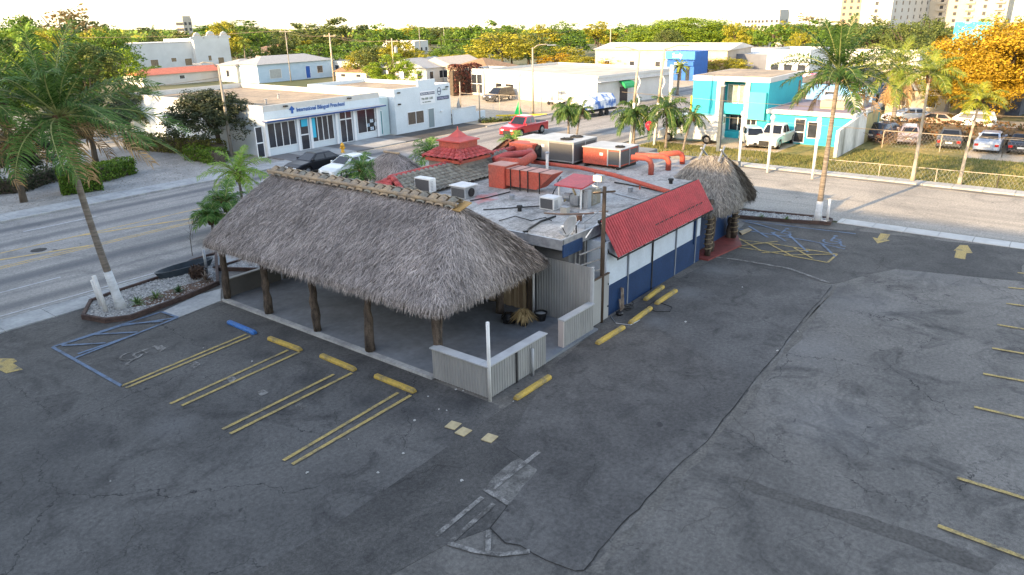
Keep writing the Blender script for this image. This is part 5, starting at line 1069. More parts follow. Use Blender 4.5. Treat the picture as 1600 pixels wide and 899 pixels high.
# ---- white warehouse
wh = thing('warehouse', 'long white warehouse with flat roof and a green door awning', 'building', (85, 58, 0))
A = (84, 70.3); B = (79.9, 48.9); D_ = (96.2, 46.7); E_ = (100, 68.5); h = 3.75
MB().prism([A, B, D_, E_], -.1, h-.3).build('wall', SWHITE, wh)
sh = lambda P, k: tuple(P[i]*(1-k)+(90, 58.6)[i]*k for i in (0, 1))
MB().prism([sh(A, .02), sh(B, .02), sh(D_, .02), sh(E_, .02)], h-.3, h-.27).build('roof', mk('light_roof', (.46, .43, .38), (.30, .28, .25), .5, .9), wh)
b = MB()
for p, q in ((A, B), (B, D_), (D_, E_), (E_, A)): b.beam((*p, h-.14), (*q, h-.14), .22, .3)
b.build('parapet', SWHITE, wh)
d = Vector((D_[0]-B[0], D_[1]-B[1])).normalized(); nrm = Vector((d.y, -d.x)); s_ = Vector(B)+d*5.3
o = MB().box(-.8, -.03, 0, .8, .0, 2.1).build('door', DARKGLASS, wh); o.matrix_parent_inverse = Matrix.Identity(4); o.parent = None; o.location = (s_.x, s_.y, 0); o.rotation_euler = (0, 0, math.atan2(d.y, d.x)); setpar(o, wh)
b = MB(); pts = [(-.005, 2.85), (-.5, 2.8), (-.9, 2.6), (-1.1, 2.25), (-1.1, 2.0)]
b.add([(x, y, z) for x in (-1.1, 1.1) for y, z in pts], [(i, i+5, i+6, i+1) for i in range(4)]+[(0, 1, 2, 3, 4), (9, 8, 7, 6, 5)]); o = b.build('awning', mk('green_awning', (.02, .30, .10), (.02, .24, .08), 2, .5), wh); o.parent = None; o.matrix_parent_inverse = Matrix.Identity(4); o.location = (s_.x, s_.y, 0); o.rotation_euler = (0, 0, math.atan2(d.y, d.x)); setpar(o, wh)
b = MB(); c0 = Vector(B)+nrm*.25; b.beam((c0.x, c0.y, 3.0), (D_[0]+nrm.x*.25+.6, D_[1]+nrm.y*.25, 2.95), .5, .07); b.build('canopy', mk('canopy_grey', (.45, .46, .47)), wh)
for k, (u, w_, z0, z1) in enumerate(((2.5, 1.2, .1, 1.9), (4.6, 1.6, .7, 1.9), (12.4, .7, .2, 1.1), (17.6, .6, 1.2, 1.6))):
    dd = (Vector(B)-Vector(A)).normalized(); p = Vector(A)+dd*u; q = Vector(A)+dd*(u+w_); n2 = Vector((dd.y, -dd.x)); n2 = -n2 if n2.x > 0 else n2
    b = MB(); b.add([(*(p+n2*.02), z0), (*(q+n2*.02), z0), (*(q+n2*.02), z1), (*(p+n2*.02), z1)], [(0, 3, 2, 1)]); b.build('window', DARKGLASS if k < 2 else mk('beige', (.38, .35, .3)), wh)
t = bld('office_block', 'narrow grey glazed annex at the left end of the white warehouse', 'building', 84.4, 70.8, 90, 74.5, 3.7, mk('grey_annex', (.42, .45, .47), (.36, .38, .4), 1), TANROOF)
winX(t, 71.1, 74.1, .3, 2.9, 84.4, mull=2, trans=1.6)
# ---- turquoise building
TQ = mk('turquoise_stucco', (.035, .40, .46), (.03, .35, .41), .9, .75, lo=.3, hi=.8, fine=.05); TQD = mk('turquoise_shadow_trim', (.03, .36, .44), (.03, .3, .38), 1, .75)
X2 = 66.0
tq = thing('turquoise_building', 'two storey turquoise building with white cornice and balcony', 'building', (68, 24, 0))
b = MB(); b.box(X2, 27.4, -.1, 75, 30.0, 5.0); b.box(X2+1.3, 24.9, -.1, 75, 27.4, 5.0); b.box(X2, 22.9, -.1, 75, 24.9, 5.0); b.build('wall', TQ, tq)
MB().box(X2+.01, 24.9, 2.15, X2+1.3, 27.4, 2.4).build('balcony_floor', TQ, tq); MB().box(X2+.015, 24.9, 2.4, X2+.12, 27.4, 3.1).build('balcony_wall', TQ, tq)
b = MB(); b.box(X2-.06, 22.84, 5.0, 75.05, 30.06, 5.42); b.build('cornice', SWHITE, tq)
MB().box(X2-.0+.2, 23.1, 5.42, 74.8, 29.8, 5.45).build('roof', TANROOF, tq)
MB().box(X2-.22, 26.95, 0, X2-.01, 27.6, 5.0).build('white_pillar', SWHITE, tq); MB().box(X2-.2, 24.55, 0, X2-.01, 24.95, 5.0).build('white_pillar', SWHITE, tq)
MB().box(X2-.35, 23.0, .6+1.2, X2-.005, 24.5, 4.2).build('bay', mk('pale_turquoise', (.075, .47, .48), (.065, .42, .43), 1), tq)
for ya, yb in ((25.1, 26.0), (26.2, 27.1)): winX(tq, ya, yb, 3.0, 4.6, X2+1.3, glass=mk('cream_blind', (.5, .46, .36), (.3, .27, .2), 5), mull=1)
for ya, yb in ((25.2, 26.7), (23.8, 24.7), (29.9, 29.95)): winX(tq, ya, yb, .5, 1.9, X2-.0 if yb < 25 else X2+1.3, nm='window', mull=1)
MB().box(X2+.2, 25, -.1, X2+1.29, 27.35, .55).build('planter_wall', TQ, tq)
MB().box(74.0, 22.89, 2.6, 74.6, 22.92, 4.6).build('side_window', DARKGLASS, tq)
t = thing('turquoise_annex', 'low single storey turquoise shop with white roof edge and dark door', 'building', (67, 19, 0))
MB().box(X2-.02, 15.6, -.1, 74.9, 22.85, 2.45).build('wall', TQ, t); MB().box(X2-.3, 15.45, 2.45, 75, 22.83, 2.8).build('fascia', SWHITE, t); MB().box(X2, 15.7, 2.8, 74.5, 22.6, 2.83).build('roof', mk('dusk_roof', (.24, .20, .24), (.15, .13, .15), .6), t)
winX(t, 19.5, 20.3, .15, 2.1, X2-.02, nm='door', trans=1.0); winX(t, 18.2, 19.2, .6, 1.9, X2-.02); winX(t, 22.0, 22.6, 1.2, 1.5, X2-.02)
MB().box(68, 17, 2.83, 69.5, 19, 3.5).build('rooftop_box', mk('tan_unit2', (.36, .3, .22)), t); MB().box(70, 16, 2.83, 72, 19.5, 3.7).build('rooftop_room', GREYMET, t)
t = thing('weathered_wall', 'tall stained white wall running back beside the turquoise shop', 'wall', (64, 15.5, 0)); STN = mk('stained_white_wall', (.60, .60, .57), (.22, .22, .19), .55, .9, detail=9, lo=.48, hi=.72, stretch=(1, 1, .35), fine=.12)
b = MB(); b.add([(60.8, y, z) for y in (15.3, 15.55) for z in (0, 2.1)]+[(69, y, z) for y in (15.3, 15.55) for z in (0, 2.75)], [(0, 4, 5, 1), (2, 3, 7, 6), (1, 5, 7, 3), (0, 1, 3, 2), (4, 6, 7, 5)]); b.build('wall', STN, t, recalc=True); MB().box(69, 15.28, 0, 73, 15.57, 2.4).build('yellowed_wall', mk('yellow_stain_wall', (.42, .36, .17), (.25, .22, .13), 1), t)
# ---- buildings further back, placed by their footing points
def simple(name, label, cat, p, w_, dpt, h, wall, roofm, kind='flat', rz=0, wins=3, group=None, over=.4, rise=1.5, doors=0):
    """house: footing corner p=(x,y), facade length w_ along Y (facing -X) turned by rz, depth along X"""
    t = thing(name, label, cat, (0, 0, 0), group=group)
    MB().box(0, 0, -.1, dpt, w_, h).build('wall', wall, t)
    if kind == 'flat':
        MB().box(.2, .2, h-.0, dpt-.2, w_-.2, h+.03).build('roof', roofm, t); b = MB(); b.box(-.05, -.05, h, dpt+.05, .2, h+.3); b.box(-.05, w_-.2, h, dpt+.05, w_+.05, h+.3); b.box(-.05, .2, h, .2, w_-.2, h+.3); b.box(dpt-.2, .2, h, dpt+.05, w_-.2, h+.3); b.build('parapet', wall, t)
    else:
        o = over; x0, y0, x1, y1 = -o, -o, dpt+o, w_+o; b = MB()
        if kind == 'hip':
            m_ = min(x1-x0, y1-y0)/2
            r0, r1 = ((x0+m_, (y0+y1)/2), (x1-m_, (y0+y1)/2)) if (x1-x0) > (y1-y0) else (((x0+x1)/2, y0+m_), ((x0+x1)/2, y1-m_))
        else: r0, r1 = ((x0, (y0+y1)/2), (x1, (y0+y1)/2)) if kind == 'gablex' else (((x0+x1)/2, y0), ((x0+x1)/2, y1))
        V = [(x0, y0, h), (x1, y0, h), (x1, y1, h), (x0, y1, h), (*r0, h+rise), (*r1, h+rise)]
        if (x1-x0) > (y1-y0) and kind == 'hip' or kind == 'gablex': fs = [(0, 1, 5, 4), (1, 2, 5), (2, 3, 4, 5), (3, 0, 4)]
        else: fs = [(0, 1, 4), (1, 2, 5, 4), (2, 3, 5), (3, 0, 4, 5)]
        b.add(V, fs+[(3, 2, 1, 0)]); b.build('roof', roofm, t, recalc=True)
    for k in range(wins):
        y = w_*(k+.5)/wins; f = winX(t, y-.5, y+.5, .9, min(2.1, h-.4), 0)
        x = dpt*(k+.5)/wins; winY(t, x-.5, x+.5, .9, min(2.1, h-.4), 0)
    if doors: winX(t, w_*.3, w_*.3+.9, .1, 2.0, 0, nm='door', glass=mk('blue_door', (.04, .09, .3)))
    t.location = (p[0], p[1], TZ(*p)); t.rotation_euler = (0, 0, rz); return t
LB = mk('light_blue_stucco', (.45, .56, .66), (.38, .50, .60), .8); CRM = mk('cream_stucco', (.58, .52, .42), (.5, .44, .36), .8); GRYS = mk('grey_shingle', (.33, .34, .35), (.25, .26, .27), 4, .9); BRS = mk('brown_shingle', (.30, .19, .11), (.2, .13, .08), 3, .9); REDR = mk('terracotta_roof', (.42, .14, .09), (.3, .1, .07), 3, .8); DKB = mk('dark_slate_wall', (.09, .11, .16), (.07, .08, .12), 1); TANW = mk('tan_stucco', (.40, .34, .24), (.33, .28, .2), 1)
mis = thing('mission_building', 'big grey white building with curved mission gables on its roofline', 'building', (88, 150, 0)); MC = mk('mission_stucco', (.58, .59, .58), (.5, .51, .5), .3)
MY = 167.0; mx = lambda px, py=90: onY(px, py, MY)[0]
xa, xb, xc = mx(200), mx(302), mx(357)
MB().box(xa, MY, -.1, xb, MY+14, 6.4).build('wall', MC, mis); MB().box(xb, MY-1.2, -.1, xc, MY+12, 7.0).build('tower_wall', MC, mis)
for u, s_ in ((.12, 1.0), (.5, 1.15), (.88, 1.0)):
    cxx = xb+(xc-xb)*u; b = MB(); prof = [(-1.7, 0), (-1.6, .5), (-.9, .6), (-.6, 1.2), (0, 1.5), (.6, 1.2), (.9, .6), (1.6, .5), (1.7, 0)]; vs = []
    for yy in (MY-1.19, MY-.8): vs += [(cxx+a_*s_, yy, 6.98+z*s_) for a_, z in prof]
    b.add(vs, [tuple(range(9)), tuple(range(17, 8, -1))]+[(i, i+9, i+10, i+1) for i in range(8)]); b.build('curved_gable', SWHITE, mis, recalc=True)
MB().box(xa-.1, MY-.1, 6.4, xb, MY+.3, 6.6).build('coping', SWHITE, mis)
AMB = mk('amber_window', (.30, .22, .12), (.12, .10, .08), 4, .3)
for p, q, yt, yb_ in ((234, 246, 94, 104), (267, 275, 91, 97), (288, 299, 92, 103)): winY(mis, mx(p), mx(q), onY(p, yb_, MY)[1], onY(p, yt, MY)[1], MY, glass=AMB)
for p, q, yt, yb_ in ((321, 326, 87, 95), (336, 345, 90, 101)): winY(mis, mx(p), mx(q), onY(p, yb_, MY)[1], onY(p, yt, MY)[1], MY-1.2, glass=AMB)
p = G(225, 136); t = simple('red_roof_shed', 'long low building with a faded terracotta roof below the mission building', 'building', (p[0], p[1]), 7, 30, 1.9, SWHITE, REDR, 'gablex', 0, 2, rise=.9)
p = G(405, 130); bx = G(521, 119)[0]-p[0]
t = simple('blue_house', 'light blue single storey house with grey hip roof and a blue door', 'house', p, 7.5, bx, 3.2, LB, GRYS, 'hip', 0, 0, rise=1.3)
L0 = t.location.copy(); t.location = (0, 0, 0); winX(t, 1.2, 5.5, .9, 2.3, 0, glass=mk('pale_panel', (.4, .42, .4), (.34, .35, .34), 2)); winY(t, bx*.62, bx*.62+1.0, .1, 2.3, 0, nm='door', glass=mk('blue_door', (.03, .10, .36))); winY(t, bx*.78, bx*.78+1.3, .9, 2.2, 0); winY(t, 2.5, 5.0, .6, 2.2, 0, glass=MATS['pale_panel']); t.location = L0
p = G(382, 128); simple('house_wing', 'pale projecting wing at the left of the light blue house', 'house', (p[0]-1, p[1]+.5), 6, 7, 3.0, SWHITE, GRYS, 'hip', 0, 1, rise=1.0)
p = G(538, 118); simple('garage_row', 'pale low garage row between the light blue house and the trees', 'garage', (p[0], p[1]-7), 9, 7, 2.5, SWHITE, TANROOF, 'flat', R(10), 3)
p = G(550, 128); simple('tan_shed', 'low tan roofed shed in front of the pale garage row', 'shed', (p[0], p[1]-4), 7, 5, 1.8, CRM, BRS, 'gabley', R(10), 2, rise=.7)
p = G(590, 132); simple('white_cottage', 'white cottage hidden behind the bright lime tree', 'house', (p[0]+3, p[1]-9), 9, 8, 2.7, SWHITE, GRYS, 'gablex', R(5), 3, rise=1.5)
p = G(672, 128); simple('gable_house', 'white house with a broad pale gable roof behind the stepped shop', 'house', (p[0], p[1]-6), 8, 9, 2.7, SWHITE, mk('pale_shingle', (.45, .40, .34), (.36, .32, .27), 3), 'gablex', R(4), 2, rise=1.5)
p = G(700, 132); simple('hip_house', 'cream house with a brown hip roof beside the vine covered fence', 'house', (p[0], p[1]-9), 8.5, 9, 2.6, CRM, BRS, 'hip', R(4), 3, rise=1.6)
p = G(412, 92); simple('orange_roof_house', 'far cream house with an orange gable roof above the light blue house', 'house', (p[0], p[1]-10), 14, 10, 2.8, CRM, mk('orange_shingle', (.45, .26, .14), (.34, .2, .11), 2), 'hip', R(10), 3, rise=1.8)
t = simple('white_hall', 'far flat white building among the trees above the lime tree', 'building', G(648, 78), 14, 8, 4, SWHITE, TANROOF, 'flat', R(8), 3)
p = G(1020, 102); simple('tan_strip_building', 'long tan building with a pale shallow roof behind the warehouse', 'building', (p[0]-18, p[1]-24), 26, 16, 4.2, mk('peach_stucco', (.48, .40, .32), (.4, .33, .26), .5), mk('bright_roof', (.62, .58, .52), (.5, .46, .42), .4), 'gabley', R(6), 5, rise=1.0)
p = G(1044, 128); t = thing('blue_shop', 'deep blue shopfront with a blue fascia sign and dark doors', 'building', (0, 0, 0)); BS = mk('shop_blue', (.03, .13, .42), (.03, .10, .32), 1)
MB().box(0, 0, -.1, 9, 7.5, 5.0).build('wall', BS, t); MB().box(-.9, -.4, 3.7, 0-.005, 7.6, 5.1).build('fascia', mk('fascia_blue', (.06, .22, .55), (.05, .18, .45), 1), t); MB().box(-.6, .0, 2.6, -.006, 6.5, 3.3).build('awning', BS, t)
text('Sandy', 1.1, (-.92, 5.6, 4.0), (R(90), 0, R(-90)), TRIMW, t, .02, 1, bold=.03); text('INSURANCE', .5, (-.62, 5.2, 2.8), (R(90), 0, R(-90)), TRIMW, t, .02, 1)
for y in (1.2, 3.4, 5.5): winX(t, y, y+.9, .1, 2.4, 0, nm='door', frame=BLACK)
t.location = (118.6, 54.0, 0); t.scale = (.6, .66, .92)
p = G(1090, 118); t = bld('grey_warehouse', 'long blue grey warehouse with a bright white roof behind the turquoise building', 'building', 138, 46.5, 165, 63, 3.3, mk('slate_wall', (.15, .165, .20), (.12, .13, .16), .5), mk('bright_white_roof', (.72, .70, .66), (.6, .58, .55), .3), .3)
t = bld('white_tall_shop', 'tall narrow white shop with a barred upper front right of the grey warehouse', 'building', 122, 36.5, 132, 43.2, 5.0, mk('offwhite_wall', (.55, .58, .58), (.48, .51, .51), .6), TANROOF, .4)
for k in range(3): winX(t, 37.0+k*2.1, 38.2+k*2.1, 1.2, 2.7, 122, frame=GREYMET)
for k in range(9): MB().box(121.9, 36.8+k*.7, 3.5, 121.97, 37.0+k*.7, 4.5).build('bar', GREYMET, t)
simple('blue_cottage', 'sky blue cottage behind the palms at the right', 'house', (89, 19.5), 9.5, 8, 3.0, mk('sky_blue_wall', (.16, .36, .66), (.14, .31, .58), 1), mk('dark_grey_roof', (.10, .10, .11), (.07, .07, .08), 2), 'gablex', R(-8), 3, rise=1.5)
simple('tan_cottage', 'tan cottage with flat eaves behind the parked white sedan', 'house', (90, 12.5), 6.0, 7, 2.6, TANW, mk('light_grey_roof', (.3, .3, .28), (.24, .24, .22), 2), 'hip', R(-8), 2, rise=.8)
simple('slate_house', 'dark slate blue house with a brown roof near the orange tree', 'house', (95, 6.3), 6.0, 8, 3.0, DKB, mk('drab_roof', (.24, .20, .16), (.18, .15, .12), 2), 'gabley', R(-8), 2, rise=.8)
for i, (px, py, w_, d, h, wm, rm, k, lab) in enumerate(((1235, 80, 20, 10, 3, SWHITE, GRYS, 'gabley', 'far white shed roof left of the tall narrow white shop'), (1395, 150, 10, 8, 2.8, CRM, TANROOF, 'flat', 'cream flat roofed house behind the dead palm fronds'), (1500, 118, 9, 8, 3, mk('lemon_wall', (.6, .55, .12), (.5, .46, .1), 1), SWHITE, 'flat', 'lemon and white flat building left of the orange tree'),
        (1490, 140, 12, 7, 2.6, SWHITE, mk('pale_green_roof', (.35, .40, .35), (.3, .34, .3), 1), 'flat', 'pale green roofed building left of the orange tree'), (1170, 82, 8, 8, 3, CRM, REDR, 'hip', 'tiny far house with a red roof right of the domed tree'), (975, 68, 10, 8, 6, CRM, REDR, 'hip', 'tiny far red topped building among the trees'), (1360, 120, 14, 8, 4, SWHITE, TANROOF, 'flat', 'long pale building half hidden behind the coconut palm'), (160, 52, 30, 12, 3, CRM, TANROOF, 'flat', 'far pale roof between the trees at the upper left'))):
    p = GT(px, py); simple('far_house', lab, 'house', (p[0], p[1]-w_/2), w_, d, h, wm, rm, k, R(-6 if px > 1000 else 8), 3)
# ---- towers
def tower(lab, px, py, w_, d, h, rz, wall, shade, cols, rows, balc=False, dcols=2, name='apartment_tower', sp=3.1):
    p = place(px, py); t = thing(name, lab, 'tower', (0, 0, 0)); MB().box(0, 0, -.1, d, w_, h).build('wall', wall, t); MB().box(.3, .3, h, d-.3, w_-.3, h+1.2).build('roof_block', wall, t)
    wm = mk('tower_window', (.035, .04, .05), (.02, .022, .03), .5, .3); proto = {}
    def put(k, mesh_b, loc, nm, mat):
        if k not in proto: o = mesh_b().build(nm, mat, t); proto[k] = o
        else: o = proto[k].copy(); C.objects.link(o)
        o.location = loc
    n = 0
    for r_ in range(rows):
        for c in range(cols):
            y = w_*(c+.5)/cols; z = 2+r_*sp
            if z > h-2 or n > 90: continue
            n += 1; put('f', lambda: MB().box(-.06, -.7, 0, -.004, .7, 1.5), (0, y, z), 'window', wm)
            if balc and c % 2 == 0: put('b', lambda: MB().box(-1.1, -1.9, -1.0, -.01, 1.9, -.1), (0, y, z), 'balcony', wall)
    m_ = 0
    for r_ in range(rows):
        for c in range(dcols):
            x = d*(c+.5)/dcols; z = 2+r_*sp
            if z > h-2 or m_ > 50: continue
            m_ += 1; put('s', lambda: MB().box(-.8, -.06, 0, .8, -.004, 1.6), (x, 0, z), 'side_window', wm)
    t.location = (p[0], p[1], TZ(*p)); t.rotation_euler = (0, 0, rz); return t
TW = mk('tower_white', (.44, .44, .43), (.40, .40, .39), .1); TB = mk('tower_beige', (.34, .27, .19), (.30, .24, .17), .1); TC = mk('tower_cream', (.40, .36, .31), (.36, .33, .28), .1)
tower('slim beige apartment tower with rows of dark windows at the left of the towers', 1350, 440, 13.5, 10, 56, R(-4), TB, TB, 4, 18, dcols=2)
tower('broad white apartment tower with a blank sunlit front and a shaded window side', 1387, 380, 13, 60, 54, R(-4), TW, TW, 1, 17, dcols=6)
tower('wide cream apartment tower with balconies behind the shop sign', 1565, 430, 43, 14, 56, R(-4), TC, TC, 7, 13, True, dcols=2)
tower('distant small white block on the skyline above the grey warehouse', 1192, 480, 13, 12, 16, R(-6), TW, TW, 6, 4, name='apartment_block'); tower('distant small white block on the skyline right of the domed tree', 1215, 470, 9, 12, 17, R(-6), TW, TW, 3, 4, name='apartment_block')
tower('tiny far tower on the skyline above the mission building', 290, 480, 6, 6, 15, R(10), TC, TC, 4, 4)
# billboards
def board(lab, px, py, w_, z0, z1, mat, rz=0, nm='billboard', writing=None, legs=GREYMET):
    p = GT(px, py); t = thing(nm, lab, 'billboard', (0, 0, 0)); MB().box(0, -w_/2, z0, .3, w_/2, z1).build('panel', mat, t)
    for s_ in (-.3, .3): MB().beam((.45, s_*w_, 0), (.45, s_*w_, z0+.5), .3, .3).build('leg', legs, t)
    if writing: text(writing, (z1-z0)*.75, (-.03, w_*.28, z0+(z1-z0)*.25), (R(90), 0, R(-90)), BLACK, t, .02, w_/(z1-z0)/len(writing)/.72*.9, bold=.03)
    t.location = (*p, TZ(*p)); t.rotation_euler = (0, 0, rz); return t
t = board('white roof sign with large dark letters and a red mark before the cream tower', 1458, 70, 12, 6.6, 9.8, mk('sign_white2', (.7, .68, .64)), R(-10), writing='SOCOM', nm='shop_sign'); L0 = t.location.copy(); t.location = (0, 0, 0); t.rotation_euler = (0, 0, 0); b = MB(); b.box(-.1, -7, 6.2, .2, 7.5, 7.1); b.build('red_canopy', mk('sign_red', (.5, .03, .04)), t)
b = MB()
for j in range(-3, 14):
    a0, a1 = R(j*18), R((j+1)*18); b.quad((-.05, 5.6-.7*math.cos(a0), 8.8+.9*math.sin(a0)), (-.05, 5.6-1.25*math.cos(a0), 8.8+1.4*math.sin(a0)), (-.05, 5.6-1.25*math.cos(a1), 8.8+1.4*math.sin(a1)), (-.05, 5.6-.7*math.cos(a1), 8.8+.9*math.sin(a1)))
b.build('emblem', MATS['sign_red'], t); t.location = L0; t.rotation_euler = (0, 0, R(-10))
board('bright cyan billboard left of the orange tree', 1508, 110, 6.2, 4.2, 8.3, mk('cyan_board', (.02, .55, .66), (.45, .75, .78), .35, .5, lo=.5, hi=.6), R(-10))
board('pink and white banner on yellow posts behind the turquoise building', 1252, 160, 4.2, 2.0, 3.4, mk('pink_banner', (.75, .08, .25), (.85, .6, .65), .7, .6, detail=2, lo=.45, hi=.55), R(-6), legs=mk('post_yellow', (.65, .48, .04)))
# unseen block added behind the viewer, sized so its shadow covers the lot
bk = bld('shade_block', 'large plain unseen block added behind the viewpoint to shade the lot', 'building', -46, -62, -30, 86, 26.3, mk('shade_block_stucco', (.5, .5, .48), (.42, .42, .4), .3), TANROOF)
# ================================================================== POLES, LAMPS, FENCES
WPOLE = mk('pale_pole', (.42, .36, .29), (.3, .26, .2), 2, .8); POLEG = mk('pole_grey', (.30, .28, .25), (.2, .19, .17), 3, .8, stretch=(1, 1, .2))
def lamp(px, py, top, label, armdx=(1.2, .4), mat=WPOLE, r=.11):
    x, y = G(px, py); h = hz(x, y, top); t = thing('street_lamp', label, 'street lamp', (x, y, 0)); MB().tube([(x, y, 0), (x, y, h*.96)], [r*1.2, r*.7], 10).build('pole', mat, t, smooth=True)
    ax, ay = armdx; MB().tube([(x, y, h*.94), (x+ax*.3, y+ay*.3, h*.99), (x+ax*.8, y+ay*.8, h), (x+ax, y+ay, h*.99)], .05, 8).build('arm', mat, t, smooth=True); MB().beam((x+ax*.9, y+ay*.9, h*.985), (x+ax*1.4, y+ay*1.4, h*.985), .25, .12).build('lamp_head', GREYMET, t); return t
lamp(833, 178, 70, 'tall curved arm street lamp in front of the long white warehouse', (1.6, -1.2))
x, y = 33.0, 58.0; t = lamp(363, 246, 97, 'grey street lamp post rising in front of the dark leafy tree by the preschool', (-1.0, 1.0), POLEG, .13)
def upole(px, py, top, label, arms=1, r=.13, mat=POLEG, group=None, arm=1.1):
    x, y = GT(px, py); h = hz(x, y, top); t = thing('utility_pole', label, 'utility pole', (x, y, 0), group=group); MB().tube([(x, y, TZ(x, y)), (x, y, h)], [r, r*.65], 8).build('pole', mat, t, smooth=True)
    for k in range(arms): MB().beam((x-arm*.6, y+arm*.8, h-.5-k*.8), (x+arm*.6, y-arm*.8, h-.5-k*.8), .12, .12).build('crossarm', mat, t)
    for s_ in (-.8, .8): MB().lathe([(.05, 0), (.07, .1), (.04, .2)], (x+s_*arm*.6, y-s_*arm*.8, h-.44), 8).build('insulator', LT, t)
    t['h'] = h; return (x, y, h)
U = [upole(455, 128, 45, 'thin utility pole in front of the light blue house', 1, .1), upole(522, 128, 52, 'thick pale utility pole at the right end of the light blue house', 1, .18, WPOLE), upole(617, 132, 60, 'utility pole with transformer behind the lime tree', 1, .15, WPOLE),
     upole(657, 85, 33, 'far utility pole above the stepped shop', 1), upole(695, 82, 38, 'far utility pole right of the first one above the stepped shop', 1), upole(953, 95, 37, 'pale utility pole rising above the golden hedge trees', 1, .16, WPOLE),
     upole(1190, 75, 42, 'far pole left of the pair above the grey warehouse', 1, .15, WPOLE), upole(1220, 72, 38, 'far pole right of the pair above the grey warehouse', 1, .15, WPOLE), upole(1299, 68, 34, 'far pole above the crown of the coconut palm', 1, .15, WPOLE), upole(1381, 75, 40, 'far pole in front of the white tower', 1, .15, WPOLE)]
t = bpy.data.objects['utility_pole.002']; x, y, h = U[2]; MB().lathe([(.3, 0), (.3, .9), (.2, 1)], (x+.5, y-.3, h-2.4), 12).build('transformer', GREYMET, t); b = MB().tube([(x, y, h-1), (x+3, y-2.5, 0)], .02, 5); b.build('guy_wire', BLACK, t)
WIRE = mk('wire', (.16, .13, .09), rough=.6)
def wire(p, q, lab, sag=.6, r=.02, offs=(0,)):
    b = MB()
    for o_ in offs:
        pts = [(p[0]+(q[0]-p[0])*k/10+o_*.6, p[1]+(q[1]-p[1])*k/10-o_*.8, p[2]+(q[2]-p[2])*k/10-.3-sag*4*(k/10)*(1-k/10)) for k in range(11)]; b.tube(pts, r, 4)
    return tag(b.build('power_line', WIRE), lab, 'power line')
far_l = (62, 175, 9); wire(far_l, U[0], 'power lines coming from the left edge to the thin pole by the blue house', offs=(-.8, .8)); wire(U[0], U[1], 'power lines between the two poles by the light blue house', offs=(-.8, .8)); wire(U[1], U[2], 'power lines from the thick pale pole to the transformer pole', offs=(-.8, .8)); wire(U[2], U[5], 'power lines running from the transformer pole across to the golden hedge trees', 1.0, offs=(-.8, .8)); wire(U[3], U[4], 'short far power line above the stepped shop', .4); wire(U[5], U[6], 'power line from the golden hedge pole across the domed tree', 1.2, offs=(0,)); wire(U[6], U[7], 'short far power line above the grey warehouse', .3)
p1 = (*G(365, 226), 5); wire((20, 70, 6), (G(365, 226)[0], G(365, 226)[1], 6.5), 'service cable running left from the street lamp by the leafy tree', .4); wire((54, -12, 5.6), (54.5, 31, 5.2), 'thin cable strung along the far side street in front of the turquoise building', .5, .018); wire((54, -12, 4.3), (60, 31, 3.2), 'lower thin cable along the far side street', .5, .018)
# tall light columns by the street corner with white scroll banners
for i, (px, py, top, lab, s_) in enumerate(((985, 226, 78, 'left tall pale pole with a white scrolled iron ornament and lamp arm', 1), (1022, 228, 76, 'right tall pale pole with a white scrolled iron ornament and lamp arm', -1))):
    x, y = G(px, py); h = hz(x, y, top); t = thing('ornamental_pole', lab, 'street lamp', (x, y, 0)); lean = .35
    MB().tube([(x, y, 0), (x+lean*.4, y-lean*.4, h*.45)], [.13, .12], 10).build('white_base', PWHITE, t, smooth=True); MB().tube([(x+lean*.4, y-lean*.4, h*.45), (x+lean, y-lean, h)], [.12, .09], 10).build('pole', WPOLE, t, smooth=True)
    pts = [(x+lean*.7+.11*math.sin(k*1.1)+.12, y-lean*.7-.11*math.sin(k*1.1)-.12, h*.42+k*h*.034) for k in range(11)]; MB().tube(pts, .07, 7).build('scroll', PWHITE, t, smooth=True)
    MB().tube([(x+lean, y-lean, h-.1), (x+lean-1.0*s_*.6, y-lean+1.0*s_, h+.25), (x+lean-1.6*s_*.6, y-lean+1.8*s_, h+.2)], .06, 8).build('arm', WPOLE, t)
x, y = G(1122, 238); h = hz(x, y, 135); t = thing('sign_pole', 'dark grey square pole standing before the turquoise building', 'pole', (x, y, 0)); MB().beam((x, y, 0), (x, y, h), .28, .28).build('pole', mk('dark_pole', (.10, .12, .13), (.07, .08, .09), 2), t); MB().box(x-.2, y-.2, h, x+.2, y+.2, h+.08).build('cap', GREYMET, t)
for i, (px, py, top, lab) in enumerate(((1154, 262, 182, 'white post with a knobbed top, leftmost of the three before the turquoise building'), (1199, 270, 188, 'white post with a knobbed top, middle one in front of the white pickup'), (1269, 280, 192, 'white post with a knobbed top, rightmost of the three next to the coconut palm'))):
    x, y = G(px, py); post(px, py, hz(x, y, top), .1, PWHITE, lab, 'white_post', 'post', z=.0, cap=1)
post(1047, 170, 5, .22, PWHITE, 'thick white trunk like post behind the street corner palms', 'white_post', 'post', z=0, lean=(.5, .3)); post(1078, 195, 2.9, .09, MATS['post_yellow'], 'yellow steel post at the left of the turquoise building', 'yellow_post', 'post', z=0)
# red street sign ball
x, y = G(1013, 232); t = thing('red_balloon', 'red oval balloon tied near the ornamental poles', 'balloon', (x, y, 0)); zb_ = 1.9
MB().lathe([(.02, -.42), (.14, -.33), (.3, -.1), (.34, .1), (.26, .3), (.1, .4), (.02, .42)], (x, y, zb_), 16).build('balloon', mk('balloon_red', (.6, .02, .04), rough=.3), t, smooth=True); MB().tube([(x, y, 0), (x, y, zb_-.4)], .012, 5).build('string', BLACK, t)
